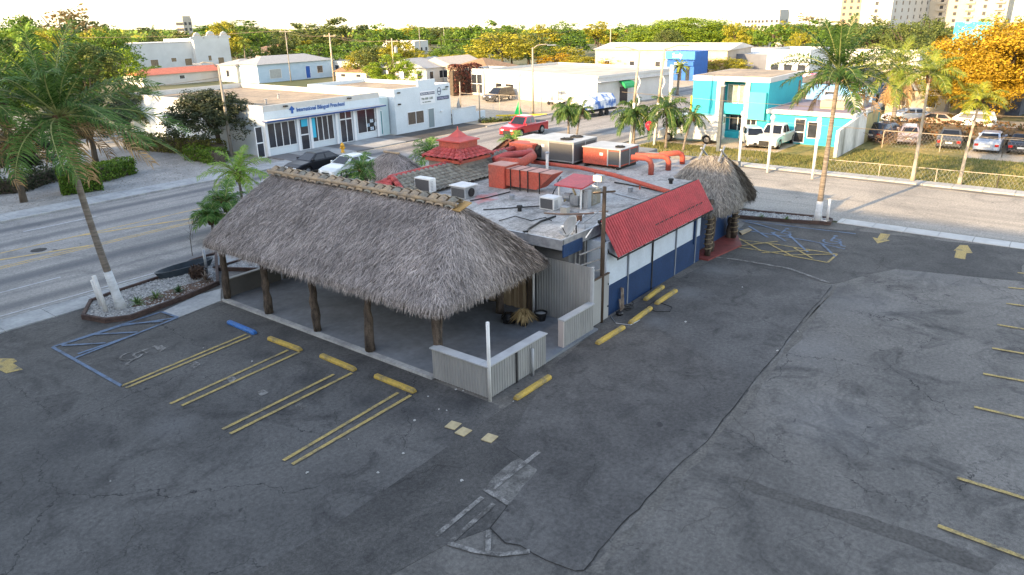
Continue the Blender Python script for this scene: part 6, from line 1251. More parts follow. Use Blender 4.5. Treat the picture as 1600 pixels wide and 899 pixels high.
# yellow hydrant, street sign
x, y = G(536, 240); t = thing('fire_hydrant', 'yellow fire hydrant on the pavement before the preschool', 'fire hydrant', (x, y, 0)); YH = mk('hydrant_yellow', (.6, .33, .03), (.45, .24, .03), 4, .5)
MB().lathe([(.2, .08), (.2, .14), (.13, .16), (.13, .62), (.18, .64), (.18, .7), (.15, .8), (.06, .9), (.04, .95)], (x, y, 0), 16).build('barrel', YH, t, smooth=True); MB().lathe([(.07, -.24), (.09, -.2), (.09, .2), (.07, .24)], (x, y, .5), 10, 'x').build('outlet', YH, t); MB().lathe([(.09, -.26), (.09, 0)], (x, y, .5), 10, 'y').build('outlet', YH, t)
x, y = G(810, 180); t = thing('green_sign', 'small bright green sign at the foot of a thin lamp post', 'sign', (x, y, 0)); MB().add([(x-.1, y+.5, .1), (x-.1, y-.5, .1), (x-.05, y-.05, 1.5), (x+.1, y+.5, .1), (x+.1, y-.5, .1), (x+.05, y-.05, 1.5)], [(0, 1, 2), (5, 4, 3), (0, 2, 5, 3), (1, 4, 5, 2), (0, 3, 4, 1)]).build('board', mk('sign_green', (.03, .55, .12)), t, recalc=True); MB().tube([(x+.3, y, 0), (x+.3, y, 4.6)], .05, 8).build('post', GREYMET, t); MB().box(x+.1, y-.2, 4.3, x+.3, y+.4, 4.6).build('camera', LT, t)
def chain(label, pts, h, posts=True, top=True, mesh_=False, name='chain_fence'):
    t = thing(name, label, 'fence', (*pts[0], 0))
    for a, c in zip(pts[:-1], pts[1:]):
        a = Vector(a); c = Vector(c); L = (c-a).length; n = max(1, int(L/3))
        for k in range(n+1): q = a.lerp(c, k/n); MB().tube([(*q, 0), (*q, h)], .035, 6).build('post', WPOLE, t)
        MB().tube([(*a, h), (*c, h)], .025, 6).build('top_rail', WPOLE, t)
        b = MB(); m_ = int(L/.25)
        for k in range(m_): q = a.lerp(c, k/m_); r_ = a.lerp(c, min(1, (k+h*2.5)/m_)); b.beam((*q, .05), (*r_, h), .006, .006); b.beam((*q, h), (*r_, .05), .006, .006)
        b.build('wire_mesh', GREYMET, t)
    return t
chain('low chain link fence along the dry grass beside the far pavement', [G(1290, 270), (55.2, 4), (55.2, -30)], .95)
chain('chain link fence round the tan lot beside the warehouse', [(62, 56), (71.5, 64), (72.5, 52)], 1.8); chain('chain link fence in front of the parked cars at the right', [(67.5, 13.5), (67.6, 5), (67.8, -10)], 1.4)
for i, (px, py, top) in enumerate(((720, 170, 128), (750, 190, 133), (812, 186, 128))):
    x, y = G(px, py); post(px, py, hz(x, y, top), .07, WPOLE, ('thin pale post at the back left of the tan lot', 'thin pale post by the low white wall', 'thin pale post near the red pickup truck')[i], z=0)
k = MB(); a = G(775, 182); c = G(855, 180); k.beam((*a, .08), (*c, .08), .15, .16); tag(k.build('yellow_kerb', MATS['post_yellow']), 'yellow painted kerb by the street lamp', 'kerb')
t = thing('side_wall_low', 'dark low wall behind the restaurant roof along the side street', 'wall', (40.5, 18, 0)); MB().box(40.3, 15.5, 0, 40.6, 31, .9).build('wall', MATS['parapet_grey'], t); MB().box(40.25, 15.5, .9, 40.65, 31, .97).build('coping', CONC, t)
# ================================================================== PALMS
def leafmat(name, a, b_, tr=.25, rough=.6): return mk(name, a, b_, rough=rough, island=True, transl=tr, spec=.25)
PG1 = leafmat('palm_green', (.016, .05, .009), (.075, .14, .03)); PG2 = leafmat('palm_deep_green', (.024, .07, .011), (.115, .20, .042)); PGB = leafmat('palm_fresh_green', (.03, .09, .015), (.13, .25, .05)); PG3 = leafmat('palm_lime', (.10, .22, .02), (.26, .38, .05)); PGY = leafmat('palm_yellow_green', (.09, .15, .018), (.25, .28, .04)); PDEAD = leafmat('palm_dead_frond', (.20, .12, .05), (.42, .28, .13), .1)
RACH = mk('frond_rib', (.28, .30, .10), (.2, .22, .08), 3, .6)
def frond(b, bd, c, az, el, L, n, lw, ll, curve=1.4, wind=(0, 0, 0), droop=.6, two=True):
    """one pinnate frond: arching rib with paired hanging leaflets"""
    d = Vector((math.cos(az)*math.cos(el), math.sin(az)*math.cos(el), math.sin(el))); p = Vector(c); pts = [p.copy()]; K = 12; dirs = []
    for k in range(K):
        dirs.append(d.copy()); p = p+d*L/K; pts.append(p.copy()); d = (d+Vector((wind[0]*.05, wind[1]*.05, -curve/K*(0.5+k/K)))).normalized()
    dirs.append(d.copy()); bd.tube(pts, [.035*(1-k/K)+.006 for k in range(K+1)], 4, cap=False)
    twist = random.uniform(-.35, .35)
    for i in range(n):
        t = .13+.87*i/n; f = t*K; k = min(K-1, int(f)); q = pts[k].lerp(pts[k+1], f-k); dd = dirs[k].lerp(dirs[min(K, k+1)], f-k).normalized()
        sd_ = dd.cross(Vector((0, 0, 1))).normalized(); upn = sd_.cross(dd)
        ln = ll*(math.sin(math.pi*(.12+.8*t))**.6)*random.uniform(.8, 1.1)
        for s_ in (-1, 1):
            o1 = (sd_*s_*math.cos(twist)+upn*(.25+s_*math.sin(twist)+random.gauss(0, .22))+dd*random.uniform(.5, 1.1)+Vector(wind)*.25).normalized(); o2 = (o1+Vector((0, 0, -droop*1.3))+Vector(wind)*.5).normalized()
            wv = dd.cross(o1).cross(o1).normalized()*lw*.5*random.uniform(.8, 1.2)
            a = q; m_ = q+o1*ln*.5; e = m_+o2*ln*.55
            b.add([a-wv*.5, a+wv*.5, m_+wv, m_-wv, e+wv*.15, e-wv*.15], [(0, 1, 2, 3), (3, 2, 4, 5)] if two else [(0, 1, 2, 3)])
def palm(name, label, base, crown, r0, r1, nf, L, mat, n=34, ll=.55, lw=.04, white=0, dead=0, wind=(0, 0, 0), bend=.35, deadmat=PDEAD, elmin=-.35, elmax=1.35, curve=1.5, droop=.6, cat='palm tree', seed=1, nuts=0, group=None, z0=0, tmat=TRUNKM, deadel=(-1.2, -.3)):
    random.seed(seed); t = thing(name, label, cat, (base[0], base[1], z0), group=group); B0 = Vector((base[0], base[1], z0)); T = Vector(crown); K = 14; pts = []
    for k in range(K+1):
        u = k/K; p = B0.lerp(T, u); off = math.sin(math.pi*u)*bend; p.x += (T.x-B0.x)*-.18*math.sin(math.pi*u)+off*.0; p.y += (T.y-B0.y)*-.18*math.sin(math.pi*u); p.x += bend*.15*math.sin(math.pi*u); pts.append(p)
    rr = [r1+(r0-r1)*((1-k/K)**2)+(.12*r0*3 if k == 0 else 0)+random.uniform(-.006, .006) for k in range(K+1)]
    MB().tube(pts, rr, 12).build('trunk', tmat, t, smooth=True)
    if white:
        kk = [(p, r_+.012) for p, r_ in zip(pts, rr) if p.z-z0 <= white+.2]
        if len(kk) < 2: kk = [(pts[0], rr[0]+.012), (pts[0].lerp(pts[-1], white/(T.z-z0)), rr[1]+.012)]
        MB().tube([q[0] for q in kk], [q[1] for q in kk], 12).build('painted_base', mk('white_trunk_paint', (.62, .64, .66), (.45, .47, .48), 3, .8, stretch=(1, 1, 3)), t, smooth=True)
    b, bd = MB(), MB()
    for i in range(nf):
        az = i*2.39996+random.uniform(-.25, .25); el = elmax-(elmax-elmin)*((i+.5)/nf)**.75+random.uniform(-.1, .1); wz = Vector(wind)
        frond(b, bd, T+Vector((0, 0, random.uniform(-.1, .12))), az, el, L*random.uniform(.8, 1.08)*(1 if i > 3 else .8), n, lw, ll, curve*random.uniform(.75, 1.25), wind, droop)
    b.build('fronds', mat, t); bd.build('frond_ribs', RACH, t)
    if dead:
        b2, bd2 = MB(), MB()
        for i in range(dead): frond(b2, bd2, T+Vector((0, 0, -.25)), random.uniform(0, 6.28), random.uniform(*deadel), L*random.uniform(.6, .95), int(n*.7), lw, ll*.9, 1.3, wind, 1.0)
        b2.build('dead_fronds', deadmat, t); bd2.build('dead_ribs', mk('dead_rib', (.3, .2, .1), (.22, .15, .08), 3), t)
    b = MB()
    for i in range(16): a = random.uniform(0, 6.28); b.tube([T+Vector((math.cos(a)*.05, math.sin(a)*.05, -.45)), T+Vector((math.cos(a)*.22, math.sin(a)*.22, .12))], [.09, .035], 5)
    for i in range(nuts): a = random.uniform(0, 6.28); b.lathe([(.01, -.12), (.1, -.05), (.11, .04), (.01, .13)], T+Vector((math.cos(a)*.28, math.sin(a)*.28, -.25+random.uniform(-.12, .1))), 8)
    b.build('crown_shaft', mk('fibre_brown', (.16, .09, .05), (.08, .05, .03), 5, .9), t)
    return t
WD = Vector((.62, -.78, 0))*.75   # the wind blows fronds toward the right of the photograph
# the big coconut palm at left: bent trunk
palm('coconut_palm', 'big windblown coconut palm with a white painted foot on the gravel island', G(190, 482, .1), (*onY(95, 196, 31.1), 0)[:0] or (onY(97, 200, 31.2)[0], 31.2, onY(97, 184, 31.2)[1]), .165, .11, 31, 4.6, PG2, 46, .85, .05, white=1.75, dead=6, deadel=(-.55, .05), wind=WD, bend=-1.6, elmin=-.25, elmax=1.5, curve=1.1, droop=.6, seed=11, nuts=9, z0=.1)
q = onY(-75, 150, 33); palm('coconut_palm', 'second windblown palm reaching in at the left edge of the lot', (q[0]-2.0, 32.6), (q[0], 33, q[1]), .22, .13, 18, 4.2, PG2, 46, .85, .05, dead=5, wind=WD, seed=12)
c = onX(1307, 143, 41.9); palm('coconut_palm', 'coconut palm with white painted foot at the corner of the far driveway', G(1277, 346, .1), (41.9, c[0], c[1]+.95), .18, .11, 28, 3.5, PG1, 44, .75, .055, white=1.45, dead=4, deadel=(-.7, -.1), wind=(.1, -.15, 0), bend=.4, elmin=-.35, elmax=1.5, seed=15, droop=.6, nuts=7, z0=.1, curve=1.0)
c = onX(1404, 112, 77); palm('coconut_palm', 'golden green palm with a thick skirt of dead fronds by the weathered wall', G(1392, 215), (77, c[0]-.0, c[1]+.4), .26, .15, 26, 4.6, PGY, 44, .9, .06, dead=22, wind=(0, 0, 0), seed=16, elmin=-.5)
c = onX(1453, 118, 54.6); palm('royal_palm', 'slender pale trunked palm, the left one beside the side street', G(1425, 285), (54.6, c[0], c[1]), .13, .08, 15, 2.5, PGY, 40, .65, .05, white=0, seed=17, elmin=-.1, tmat=WPOLE, bend=.1)
c = onX(1531, 158, 55.3); palm('royal_palm', 'slender curved pale trunked palm, the right one beside the side street', G(1498, 290), (55.3, c[0], c[1]), .13, .07, 13, 2.0, leafmat('palm_gold', (.16, .20, .015), (.34, .34, .045)), 40, .6, .05, seed=18, elmin=-.1, tmat=WPOLE, bend=.4)
for i, (px, py, top, lab, L) in enumerate(((888, 216, 172, 'double stemmed drooping palm behind the roof ducts', 1.9), (990, 226, 176, 'small drooping palm at the left ornamental pole', 2.3), (1040, 232, 172, 'bushy drooping palm at the right ornamental pole', 2.9))):
    x, y = G(px, py); palm('street_palm', lab, (x, y), (x+.1, y+.15, hz(x, y, top)), .13, .08, 24, L, PG1, 34, .65, .065, seed=30+i, elmin=-.6, curve=2.1, droop=1.0, group='small palms at the street corner')
x, y = G(893, 218); palm('street_palm', 'thinner twin trunk palm right beside the double stemmed palm', (x+.5, y-.2), (x+.9, y-.6, 2.7), .09, .06, 10, 1.5, PG1, 26, .45, .05, seed=34, elmin=-.5, curve=2, droop=1, group='small palms at the street corner')
x, y = G(1062, 236); palm('street_palm', 'low palm leaning right of the bushy drooping palm', (x+.2, y-.2), (x+.6, y-.8, 2.9), .1, .07, 12, 1.7, PG1, 26, .45, .05, seed=35, elmin=-.7, curve=2, droop=1, group='small palms at the street corner')
for i, (px, py, z, lab, L, m_) in enumerate(((371, 272, 2.6, 'bright green young palm standing by the road beyond the thatch ridge', 2.2, PG3), (352, 318, 1.7, 'green young palm crowding the left slope of the thatch', 1.6, PGB), (328, 338, 1.3, 'low green young palm leftmost beside the thatch eave', 1.1, PGB), (566, 268, 2.3, 'young palm peeking over the middle of the thatch ridge', 1.8, PGB), (672, 240, 2.5, 'young palm between the small thatch canopy and the red turret', 1.7, PGB), (804, 226, 2.6, 'young palm half hidden behind the red turret', 1.2, PGB))):
    x, y = G(px, py, z); palm('young_palm', lab, (x, y), (x, y, z), .1, .07, 19, L, m_, 28, .55, .048, seed=40+i, elmin=-.2, elmax=1.4, curve=1.6, droop=.5, group='young palms along the restaurant road side', z0=.05)
# background palms
BG = [(385, 110, 68, PGY, 'yellow palm right of the mission building'), (735-700+165, 118, 60, PGY, 'golden palm left of the mission building'), (1210, 75, 40, PGY, 'far fan of golden palm between the distant poles'), (1440, 95, 68, PG3, 'small umbrella shaped palm in the far car park'), (1058, 150, 104, PGY, 'ragged yellowish palm in front of the blue shop'), (1045, 120, 88, PGY, 'short palm against the blue shop fascia'), (130, 150, 70, PG3, 'lime palm behind the windblown palm'), (245, 100, 50, PG1, 'small palm at the left of the mission building'), (905, 85, 52, PG3, 'small bright palm before the domed tree'), (1475, 190, 108, PG3, 'bright palm behind the two slender palms'), (1335, 150, 95, PGY, 'golden palm behind the coconut palm crown'), (60, 150, 52, PG3, 'pale green palm far behind the left windblown palm')]
for i, (px, py, top, m_, lab) in enumerate(BG):
    x, y = GT(px, py); h = hz(x, y, top); palm('distant_palm', lab, (x, y), (x+.3, y, h), .2, .12, 18, h*.33 if h > 5 else 1.6, m_, 20, h*.09, .09, seed=60+i, elmin=-.5)
random.seed(5)
# ================================================================== BROADLEAF TREES
def crown_mesh(kind, n, leaf, seed, mat, lobes=9, spread=.62, gap=.0, dome=False):
    """unit crown (about 1 wide, 1 high, base at z=0): leaf faces scattered over many clumps"""
    random.seed(seed); cs = []
    for k in range(lobes):
        if dome:
            u = (k+.5)/lobes; el = math.asin(min(1, u*1.05-.05)); a = k*2.4; rr_ = .36*math.cos(el); cs.append((rr_*math.cos(a), rr_*math.sin(a), .3+.42*math.sin(el)+random.uniform(-.03, .03), random.uniform(.13, .2))); continue
        a = random.uniform(0, 6.28); r_ = spread*math.sqrt(random.random())*.55; z = random.uniform(.25, .8); cs.append((r_*math.cos(a)*(1.1-abs(z-.45)), r_*math.sin(a)*(1.1-abs(z-.45)), z, random.uniform(.13, .27)))
    sub = []
    for c in cs:
        for k in range(9):
            v = Vector((random.gauss(0, 1), random.gauss(0, 1), random.gauss(0, 1)+.2)).normalized(); sub.append((c[0]+v.x*c[3]*.85, c[1]+v.y*c[3]*.85, c[2]+v.z*c[3]*.75, random.uniform(.05, .095)))
    b = MB()
    for i in range(n):
        c = random.choice(sub); v = Vector((random.gauss(0, 1), random.gauss(0, 1), random.gauss(0, 1))).normalized(); rr = c[3]*random.uniform(.55, 1.15)
        p = Vector((c[0]+v.x*rr, c[1]+v.y*rr, c[2]+v.z*rr*.8)); nrm_ = (v+Vector((0, 0, .5))+Vector((random.gauss(0, .5), random.gauss(0, .5), random.gauss(0, .5)))).normalized()
        u = nrm_.cross(Vector((random.gauss(0, 1), random.gauss(0, 1), random.gauss(0, 1)))).normalized(); w2 = nrm_.cross(u); s_ = leaf*random.uniform(.6, 1.3)
        b.add([p-u*s_, p-w2*s_*.55, p+u*s_, p+w2*s_*.55], [(0, 1, 2, 3)])
    me = bpy.data.meshes.new('crown'); me.from_pydata(b.v, [], b.f); me.materials.append(mat); return me
def trunk_mesh(seed, r=.035):
    random.seed(seed); b = MB(); b.tube([(0, 0, -.02), (.01, .0, .18), (0, .01, .36), (.01, .0, .55)], [r*1.3, r, r*.75, r*.4], 8)
    for k in range(7):
        a = random.uniform(0, 6.28); z = random.uniform(.2, .42); q = random.uniform(.18, .34); b.tube([(0, 0, z), (math.cos(a)*q*.5, math.sin(a)*q*.5, z+.14), (math.cos(a)*q, math.sin(a)*q, z+.32)], [r*.6, r*.35, r*.12], 5)
    me = bpy.data.meshes.new('trunk'); me.from_pydata(b.v, [], b.f); me.materials.append(BARK); return me
LM = {'g': leafmat('leaf_green', (.035, .09, .011), (.155, .245, .028)), 'o': leafmat('leaf_olive', (.045, .07, .018), (.15, .18, .045)), 'y': leafmat('leaf_golden', (.13, .145, .010), (.42, .37, .035)), 'b': leafmat('leaf_lime', (.08, .16, .01), (.30, .38, .03)), 'r': leafmat('leaf_orange', (.22, .13, .008), (.54, .36, .025)), 'd': leafmat('leaf_dark', (.018, .03, .014), (.07, .085, .04)), 'w': leafmat('leaf_sparse', (.14, .10, .04), (.30, .22, .09))}
CM = {}
def crown_of(k, tier, v):
    key = (k, tier, v)
    if key not in CM and tier == 'D':
        CM[key] = crown_mesh(k, 32000 if k != 'd' else 24000, .0105 if k != 'd' else .014, 300+v, LM[k], lobes=34, dome=True)
    if key not in CM:
        n, leaf = {'n': (15000, .014), 'm': (5600, .019), 'f': (2200, .029)}[tier]
        if k == 'w': n //= 3
        CM[key] = crown_mesh(k, n, leaf, 100+v*7+ord(k), LM[k], lobes={'n': 12, 'm': 22 if v else 10, 'f': 18 if v else 8}[tier], dome=bool(v) and tier != 'n')
    return CM[key]
TM = [trunk_mesh(3), trunk_mesh(4), trunk_mesh(5)]
cnt = 0
def tree(x, y, h, wd, k, label, tier=None, group=None, name=None, z0=.0, low=.12):
    global cnt
    cnt += 1; dist = math.hypot(x, y); tier = tier or ('n' if dist < 75 else 'm' if dist < 170 else 'f')
    t = thing(name or 'broadleaf_tree', label, 'tree', (x, y, TZ(x, y)), cnt*1.3, group)
    c = bpy.data.objects.new('crown', crown_of(k, tier, cnt % 3)); C.objects.link(c); c.parent = t; c.scale = (wd, wd, h*(1-low)/.98); c.location = (0, 0, h*low*.6)
    q = bpy.data.objects.new('trunk', TM[cnt % 3]); C.objects.link(q); q.parent = t; q.scale = (h*.9, h*.9, h*1.1)
    return t
def ptree(px, base, top, wpx, k, label, **kw):
    x, y = GT(px, base); h = max(3.5, hz(x, y, top)-TZ(x, y)); D = (Vector((x, y, -HC))).dot(vf); tree(x, y, h, wpx*D/F*1.3, k, label, **kw)
ptree(345, 241, 118, 112, 'd', 'dark leafy tree on the sandy verge in front of the preschool end', tier='D', low=.2)
ptree(610, 142, 82, 74, 'b', 'bright lime green tree behind the stepped white shop', tier='n')
ptree(655-25, 128, 62, 70, 'y', 'golden leaning tree just behind the lime green tree'); ptree(592, 128, 58, 60, 'o', 'olive and gold tree left of the lime green tree')
ptree(785, 112, 40, 108, 'y', 'huge golden yellow tree above the left end of the warehouse'); ptree(752, 106, 20, 66, 'g', 'tall dark green tree behind the huge golden yellow tree')
ptree(1066, 82, 20, 150, 'b', 'broad domed tree on the skyline behind the blue shop', tier='D', low=.0); ptree(1128, 80, 33, 90, 'g', 'darker green right side neighbour of the broad domed tree', tier='D', low=.0)
ptree(1560, 186, 2, 185, 'r', 'huge orange leaved tree at the right edge', tier='D', low=.03); ptree(1512, 190, 62, 100, 'r', 'lower orange leaved tree in front of the huge one', tier='D', low=.03); ptree(1630, 180, -5, 150, 'r', 'orange leaved tree cut by the right edge of the view', tier='D', low=.03)
ptree(1268, 78, 14, 66, 'w', 'bare feathery tree with tan twigs above the tall narrow white shop'); ptree(1135, 118, 86, 62, 'y', 'golden bush like tree before the grey warehouse wall', low=.0); ptree(1105, 118, 98, 40, 'w', 'bare pinkish bush before the grey warehouse wall', low=.0)
ptree(110, 112, -6, 100, 'w', 'tall sparse olive tree against the sky at the upper left'); ptree(132, 108, 8, 80, 'o', 'olive tree behind the tall sparse tree'); ptree(50, 112, 4, 60, 'g', 'upright dark green tree at the upper left skyline')
ptree(236, 128, 98, 46, 'g', 'small dark tree at the left corner of the mission building')
ptree(1478, 96, 40, 76, 'd', 'dark tree standing in the far car park'); ptree(1425, 92, 46, 60, 'o', 'olive tree left of the dark car park tree')
for i, (px, wp) in enumerate(((868, 50), (905, 55), (960, 50), (1000, 46))): ptree(px, 112, 80+2*(i % 2), wp, 'r' if i % 2 == 0 else 'y', ('golden orange tree above the middle of the warehouse roof', 'golden tree right of the middle of the warehouse roof', 'golden orange tree above the green awning', 'golden tree before the tan strip building')[i], low=.0)
ptree(20, 235, 60, 150, 'g', 'broad green tree rising behind the second windblown palm', tier='n', low=.1); ptree(150, 200, 62, 120, 'o', 'olive tree filling the gap behind the big coconut palm crown', tier='n', low=.1); ptree(95, 185, 45, 110, 'b', 'bright green tree peeking over the big coconut palm', tier='n', low=.1)
ptree(38, 318, 170, 110, 'd', 'dark trunked tree on the verge behind the left palm', tier='n', low=.3); ptree(150, 255, 120, 120, 'd', 'shady dark tree behind the crown of the big coconut palm', tier='n', low=.25); ptree(205, 215, 120, 70, 'o', 'thin leaved tree before the white preschool side', tier='n', low=.25)
mid = [(565, 126, 70, 46, 'y'), (640, 122, 66, 56, 'y'), (700, 112, 66, 50, 'g'), (722, 122, 78, 46, 'y'), (500, 104, 60, 70, 'g'), (455, 98, 62, 60, 'g'), (395, 100, 66, 40, 'g'), (800, 104, 55, 60, 'y'), (840, 104, 62, 60, 'g'), (880, 104, 66, 60, 'y'), (20, 140, 45, 70, 'o'), (85, 135, 40, 70, 'y'), (165, 122, 28, 56, 'y'), (190, 150, 62, 66, 'b'), (215, 66, 42, 50, 'o'), (255, 64, 44, 50, 'g'), (300, 64, 40, 70, 'g'), (355, 66, 27, 100, 'g'), (398, 80, 32, 54, 'o'), (450, 88, 42, 70, 'o'), (498, 96, 26, 80, 'o'), (545, 100, 22, 70, 'o'), (560, 108, 55, 60, 'g'), (612, 96, 28, 60, 'g'), (650, 72, 34, 56, 'y'), (690, 72, 36, 60, 'o'), (826, 104, 42, 64, 'o'), (850, 96, 44, 60, 'y'), (884, 92, 48, 66, 'g'), (934, 82, 36, 60, 'y'), (985, 78, 28, 62, 'g'), (1030, 78, 40, 54, 'y'), (1152, 72, 40, 50, 'o'), (1188, 64, 44, 44, 'y'), (1235, 66, 30, 54, 'y'), (1300, 62, 32, 56, 'y'), (1345, 64, 34, 60, 'y'), (700, 118, 84, 40, 'y'), (670, 108, 72, 50, 'o'), (718, 100, 60, 50, 'g'), (440, 98, 66, 50, 'b'), (480, 98, 62, 50, 'y'), (40, 100, 30, 80, 'b'), (1390, 90, 50, 50, 'y'), (1530, 70, 30, 50, 'g')]
adj = {'o': 'olive', 'y': 'golden', 'g': 'dark green', 'b': 'lime green'}
marks = [(130, 'behind the windblown palms'), (262, 'left of the mission building'), (370, 'behind the mission building'), (520, 'behind the light blue house'), (600, 'behind the pale garage row'), (760, 'above the stepped white shop'), (960, 'above the long white warehouse'), (1060, 'behind the tan strip building'), (1240, 'above the grey warehouse'), (1400, 'around the coconut palm crown'), (1700, 'left of the orange trees')]
ords = ['leftmost', 'second from the left', 'third from the left', 'fourth from the left', 'fifth from the left']; seen = {}
for (px, b_, tp_, wp, k) in sorted(mid):
    mk_ = next(q for u, q in marks if px < u); key = (k, mk_); i = seen.get(key, 0); seen[key] = i+1
    tot = sum(1 for q in mid if q[4] == k and next(z for u, z in marks if q[0] < u) == mk_)
    ptree(px, b_, tp_, wp, k, adj[k]+' leaved tree '+mk_+('' if tot == 1 else ', '+ords[i]), group='trees in the belt beyond the nearer roofs')
random.seed(77)
for i in range(205):
    px = random.uniform(-60, 1640); d = random.uniform(190, 560) if i < 150 else random.uniform(135, 230); pass
    if (180 < px < 1260 and d < 215): continue
    x, y = place(px, d); h = random.uniform(6.0, 11.5); k = random.choice('gggooyobg' if px < 1250 else 'ggoyog')
    zone = next(q for u, q in marks if px < u); kn = {'g': 'green', 'o': 'olive', 'y': 'golden', 'b': 'lime green', 'w': 'sparse tan'}[k]
    tree(x, y, h, h*random.uniform(.9, 1.4), k, ('small far ' if d > 330 else 'distant ')+kn+' tree toward the horizon '+zone, group='trees toward the horizon', tier='m' if d < 240 else 'f', low=.03)
# the far wood to the horizon: one mass nobody could count
b = MB(); random.seed(9); fm = 1
for i in range(26000):
    d = 430+2600*random.random()**1.6; a = YAW+random.uniform(-.68, .68); x, y = d*math.cos(a), d*math.sin(a); blk = math.sin(x*.021)*math.cos(y*.017)
    z = TZ(x, y)+2+2.5*math.sin(x*.09+y*.05)**2+random.uniform(0, 3.5)+blk; s_ = random.uniform(1.4, 3.2)*(d/1100)**.5; nn = Vector((random.gauss(-.6, .5), random.gauss(0, .5), random.gauss(.6, .4))).normalized(); u = nn.cross(Vector((0, 0, 1))).normalized()*s_; v_ = nn.cross(u)*.8; p = Vector((x, y, z))
    b.add([p-u, p-v_*.8, p+u, p+v_*.8], [(0, 1, 2, 3)], random.choice((0, 0, 1, 2)))
    b.add([(x-s_*2, y+s_*1.5, z-5), (x+s_*2, y-s_*1.5, z-5), (x+s_*1.6, y-s_*1.3, z-1), (x-s_*1.6, y+s_*1.3, z-1)], [(0, 1, 2, 3)], 0) if i % 3 == 0 else None
o = b.build('far_wood', [LM['g'], LM['o'], LM['y']]); o['kind'] = 'stuff'; o['label'] = 'far wood covering the ground to the horizon'
# ================================================================== HEDGES, GRASS, BRANCHES
def hedge(label, pts, w_, h, n, mat, leaf=.09, name='hedge', z0=0):
    P = [Vector(p) for p in pts]; L = [(b_-a).length for a, b_ in zip(P[:-1], P[1:])]; t = thing(name, label, 'hedge', (*pts[0], 0)); b, core = MB(), MB()
    for a, c in zip(P[:-1], P[1:]):
        d = (c-a).normalized(); core.beam((*a, z0+h*.42), (*c, z0+h*.42), w_*.72, h*.8)
    for i in range(n):
        s_ = random.uniform(0, sum(L)); k = 0
        while s_ > L[k]: s_ -= L[k]; k += 1
        a, c = P[k], P[k+1]; d = (c-a).normalized(); nn = Vector((-d.y, d.x)); f = random.choice((0, 0, 1, 2, 2)); bump = .12*math.sin(s_*2.1)+.08*math.sin(s_*5)
        if f == 1: q = (random.uniform(-.5, .5)*w_, h+bump+random.uniform(-.1, .06))
        else: q = ((-.5 if f == 0 else .5)*w_+random.uniform(-.1, .1)+bump*(.5 if f else -.5), random.uniform(.02, 1)*h)
        p = Vector((*(a+d*s_+nn*q[0]), z0+q[1])); v = Vector((random.gauss(0, 1), random.gauss(0, 1), random.gauss(0, 1))).normalized(); u = v.orthogonal().normalized(); w3 = v.cross(u); l_ = leaf*random.uniform(.6, 1.3)
        b.add([p-u*l_, p-w3*l_*.6, p+u*l_, p+w3*l_*.6], [(0, 1, 2, 3)])
    core.build('stems', BARK, t); b.build('foliage', mat, t); return t
HG = LM['g']
hedge('square clipped hedge on the verge under the big coconut palm', [G(95, 302), G(160, 294)], 1.8, 1.6, 4200, HG); hedge('clipped hedge running back from the square one toward the right', [G(150, 285), G(205, 270)], 1.2, 1.2, 2600, HG)
hedge('thin gappy hedge behind the dark trunked tree at the left', [G(-40, 305), G(30, 300), G(90, 280)], 1.0, 1.1, 1900, LM['d']); hedge('long low hedge along the white preschool side', [G(205, 232), G(262, 236), G(300, 240), G(345, 248)], 1.5, 1.4, 5200, mk('hedge_olive_leaf', (.04, .06, .015), (.17, .17, .04), island=True, transl=.2)); hedge('short hedge at the foot of the dark leafy tree', [G(300, 248), G(345, 256)], 1.3, 1.1, 2200, HG)
hedge('vine covered fence before the back street with reddish leaves', [(73.6, 15), (74, 7), (74.6, -10)], .7, 1.7, 5200, mk('vine_leaf', (.03, .045, .015), (.17, .075, .03), island=True, transl=.2), .11, 'vine_fence'); hedge('dark red vine covered fence beside the brown hip roofed house', [G(706, 150), G(752, 146)], 1.4, 4.2, 3600, mk('dark_vine_leaf', (.03, .015, .012), (.16, .05, .035), island=True), .14, 'vine_fence')
hedge('grassy shrub strip at the edge of the tan lot', [G(750, 192), G(800, 188)], 1.0, .35, 900, LM['o'], .08)
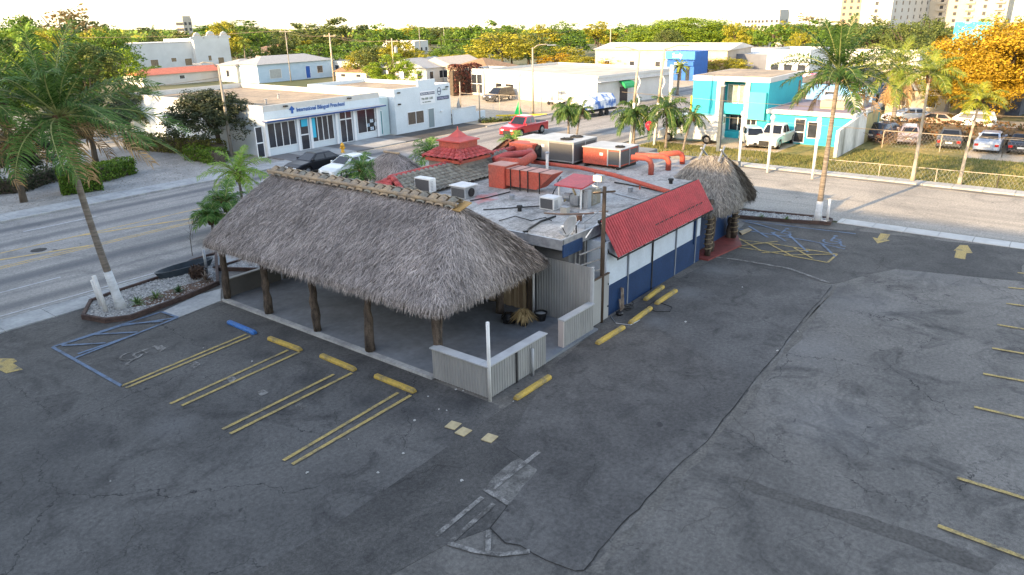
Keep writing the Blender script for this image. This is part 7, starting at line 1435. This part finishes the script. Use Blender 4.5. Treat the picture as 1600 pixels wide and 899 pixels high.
# tangle of fallen branches
x, y = G(1385, 228); t = thing('branch_tangle', 'tangle of bare cut branches lying beside the weathered wall', 'branches', (x, y, 0)); b = MB()
for i in range(90): p = Vector((x+random.uniform(-1, 3.5), y+random.uniform(-2.6, 1.2), random.uniform(0, .8))); d = Vector((random.gauss(0, 1), random.gauss(0, 1), random.uniform(0, 1.0))).normalized(); b.tube([p, p+d*.7, p+d*1.3+Vector((0, 0, .2))], [.03, .02, .008], 4)
b.build('branches', mk('dry_branch', (.20, .14, .10), (.09, .06, .045), 4, .9), t)
x, y = G(300, 380); t = thing('bare_sapling', 'thin bare sapling by the road left of the thatch', 'sapling', (x, y, 0)); b = MB(); x, y = G(298, 385, .5)
b.tube([(x, y, 0), (x+.05, y, 1.0), (x+.25, y-.25, 1.9)], [.02, .015, .006], 5)
for i in range(8): z = .7+i*.13; b.tube([(x+.1, y-.05, z), (x+.1+random.uniform(-.3, .3), y+random.uniform(-.3, .3), z+.3)], [.008, .004], 4)
b.build('stem', BARK, t)
# grass of the vacant lot and the verge litter: blades nobody could count
GB = mk('grass_blades', (.07, .11, .03), (.27, .24, .09), island=True, transl=.3); b = MB(); random.seed(3)
for i in range(42000):
    x = 55.1+10.8*random.random()**1.2; y = random.uniform(-12, 31); 
    if x > 60.5 and y > 15: x = 55.1+(x-55.1)*.5
    h = random.uniform(.05, .2); a = random.uniform(0, 3.14); dx, dy = .03*math.cos(a), .03*math.sin(a); k = random.gauss(0, .06)
    b.add([(x-dx, y-dy, -.02), (x+dx, y+dy, -.02), (x+k, y+random.gauss(0, .05), h)], [(0, 1, 2)])
o = b.build('grass', GB); o['kind'] = 'stuff'; o['label'] = 'dry grass of the vacant lot'
b = MB()
for i in range(3500):
    x = random.uniform(10, 36); y = random.uniform(52.5, 66); s_ = random.uniform(.02, .09); a = random.uniform(0, 6.28); b.quad((x, y, -.012), (x+s_*math.cos(a), y+s_*math.sin(a), -.01), (x+s_*math.cos(a+1), y+s_*math.sin(a+1), .01), (x+s_*.3, y, .01))
o = b.build('leaf_litter', mk('leaf_litter', (.12, .09, .06), (.28, .24, .2), island=True)); o['kind'] = 'stuff'; o['label'] = 'dead leaf litter strewn over the sandy verge'
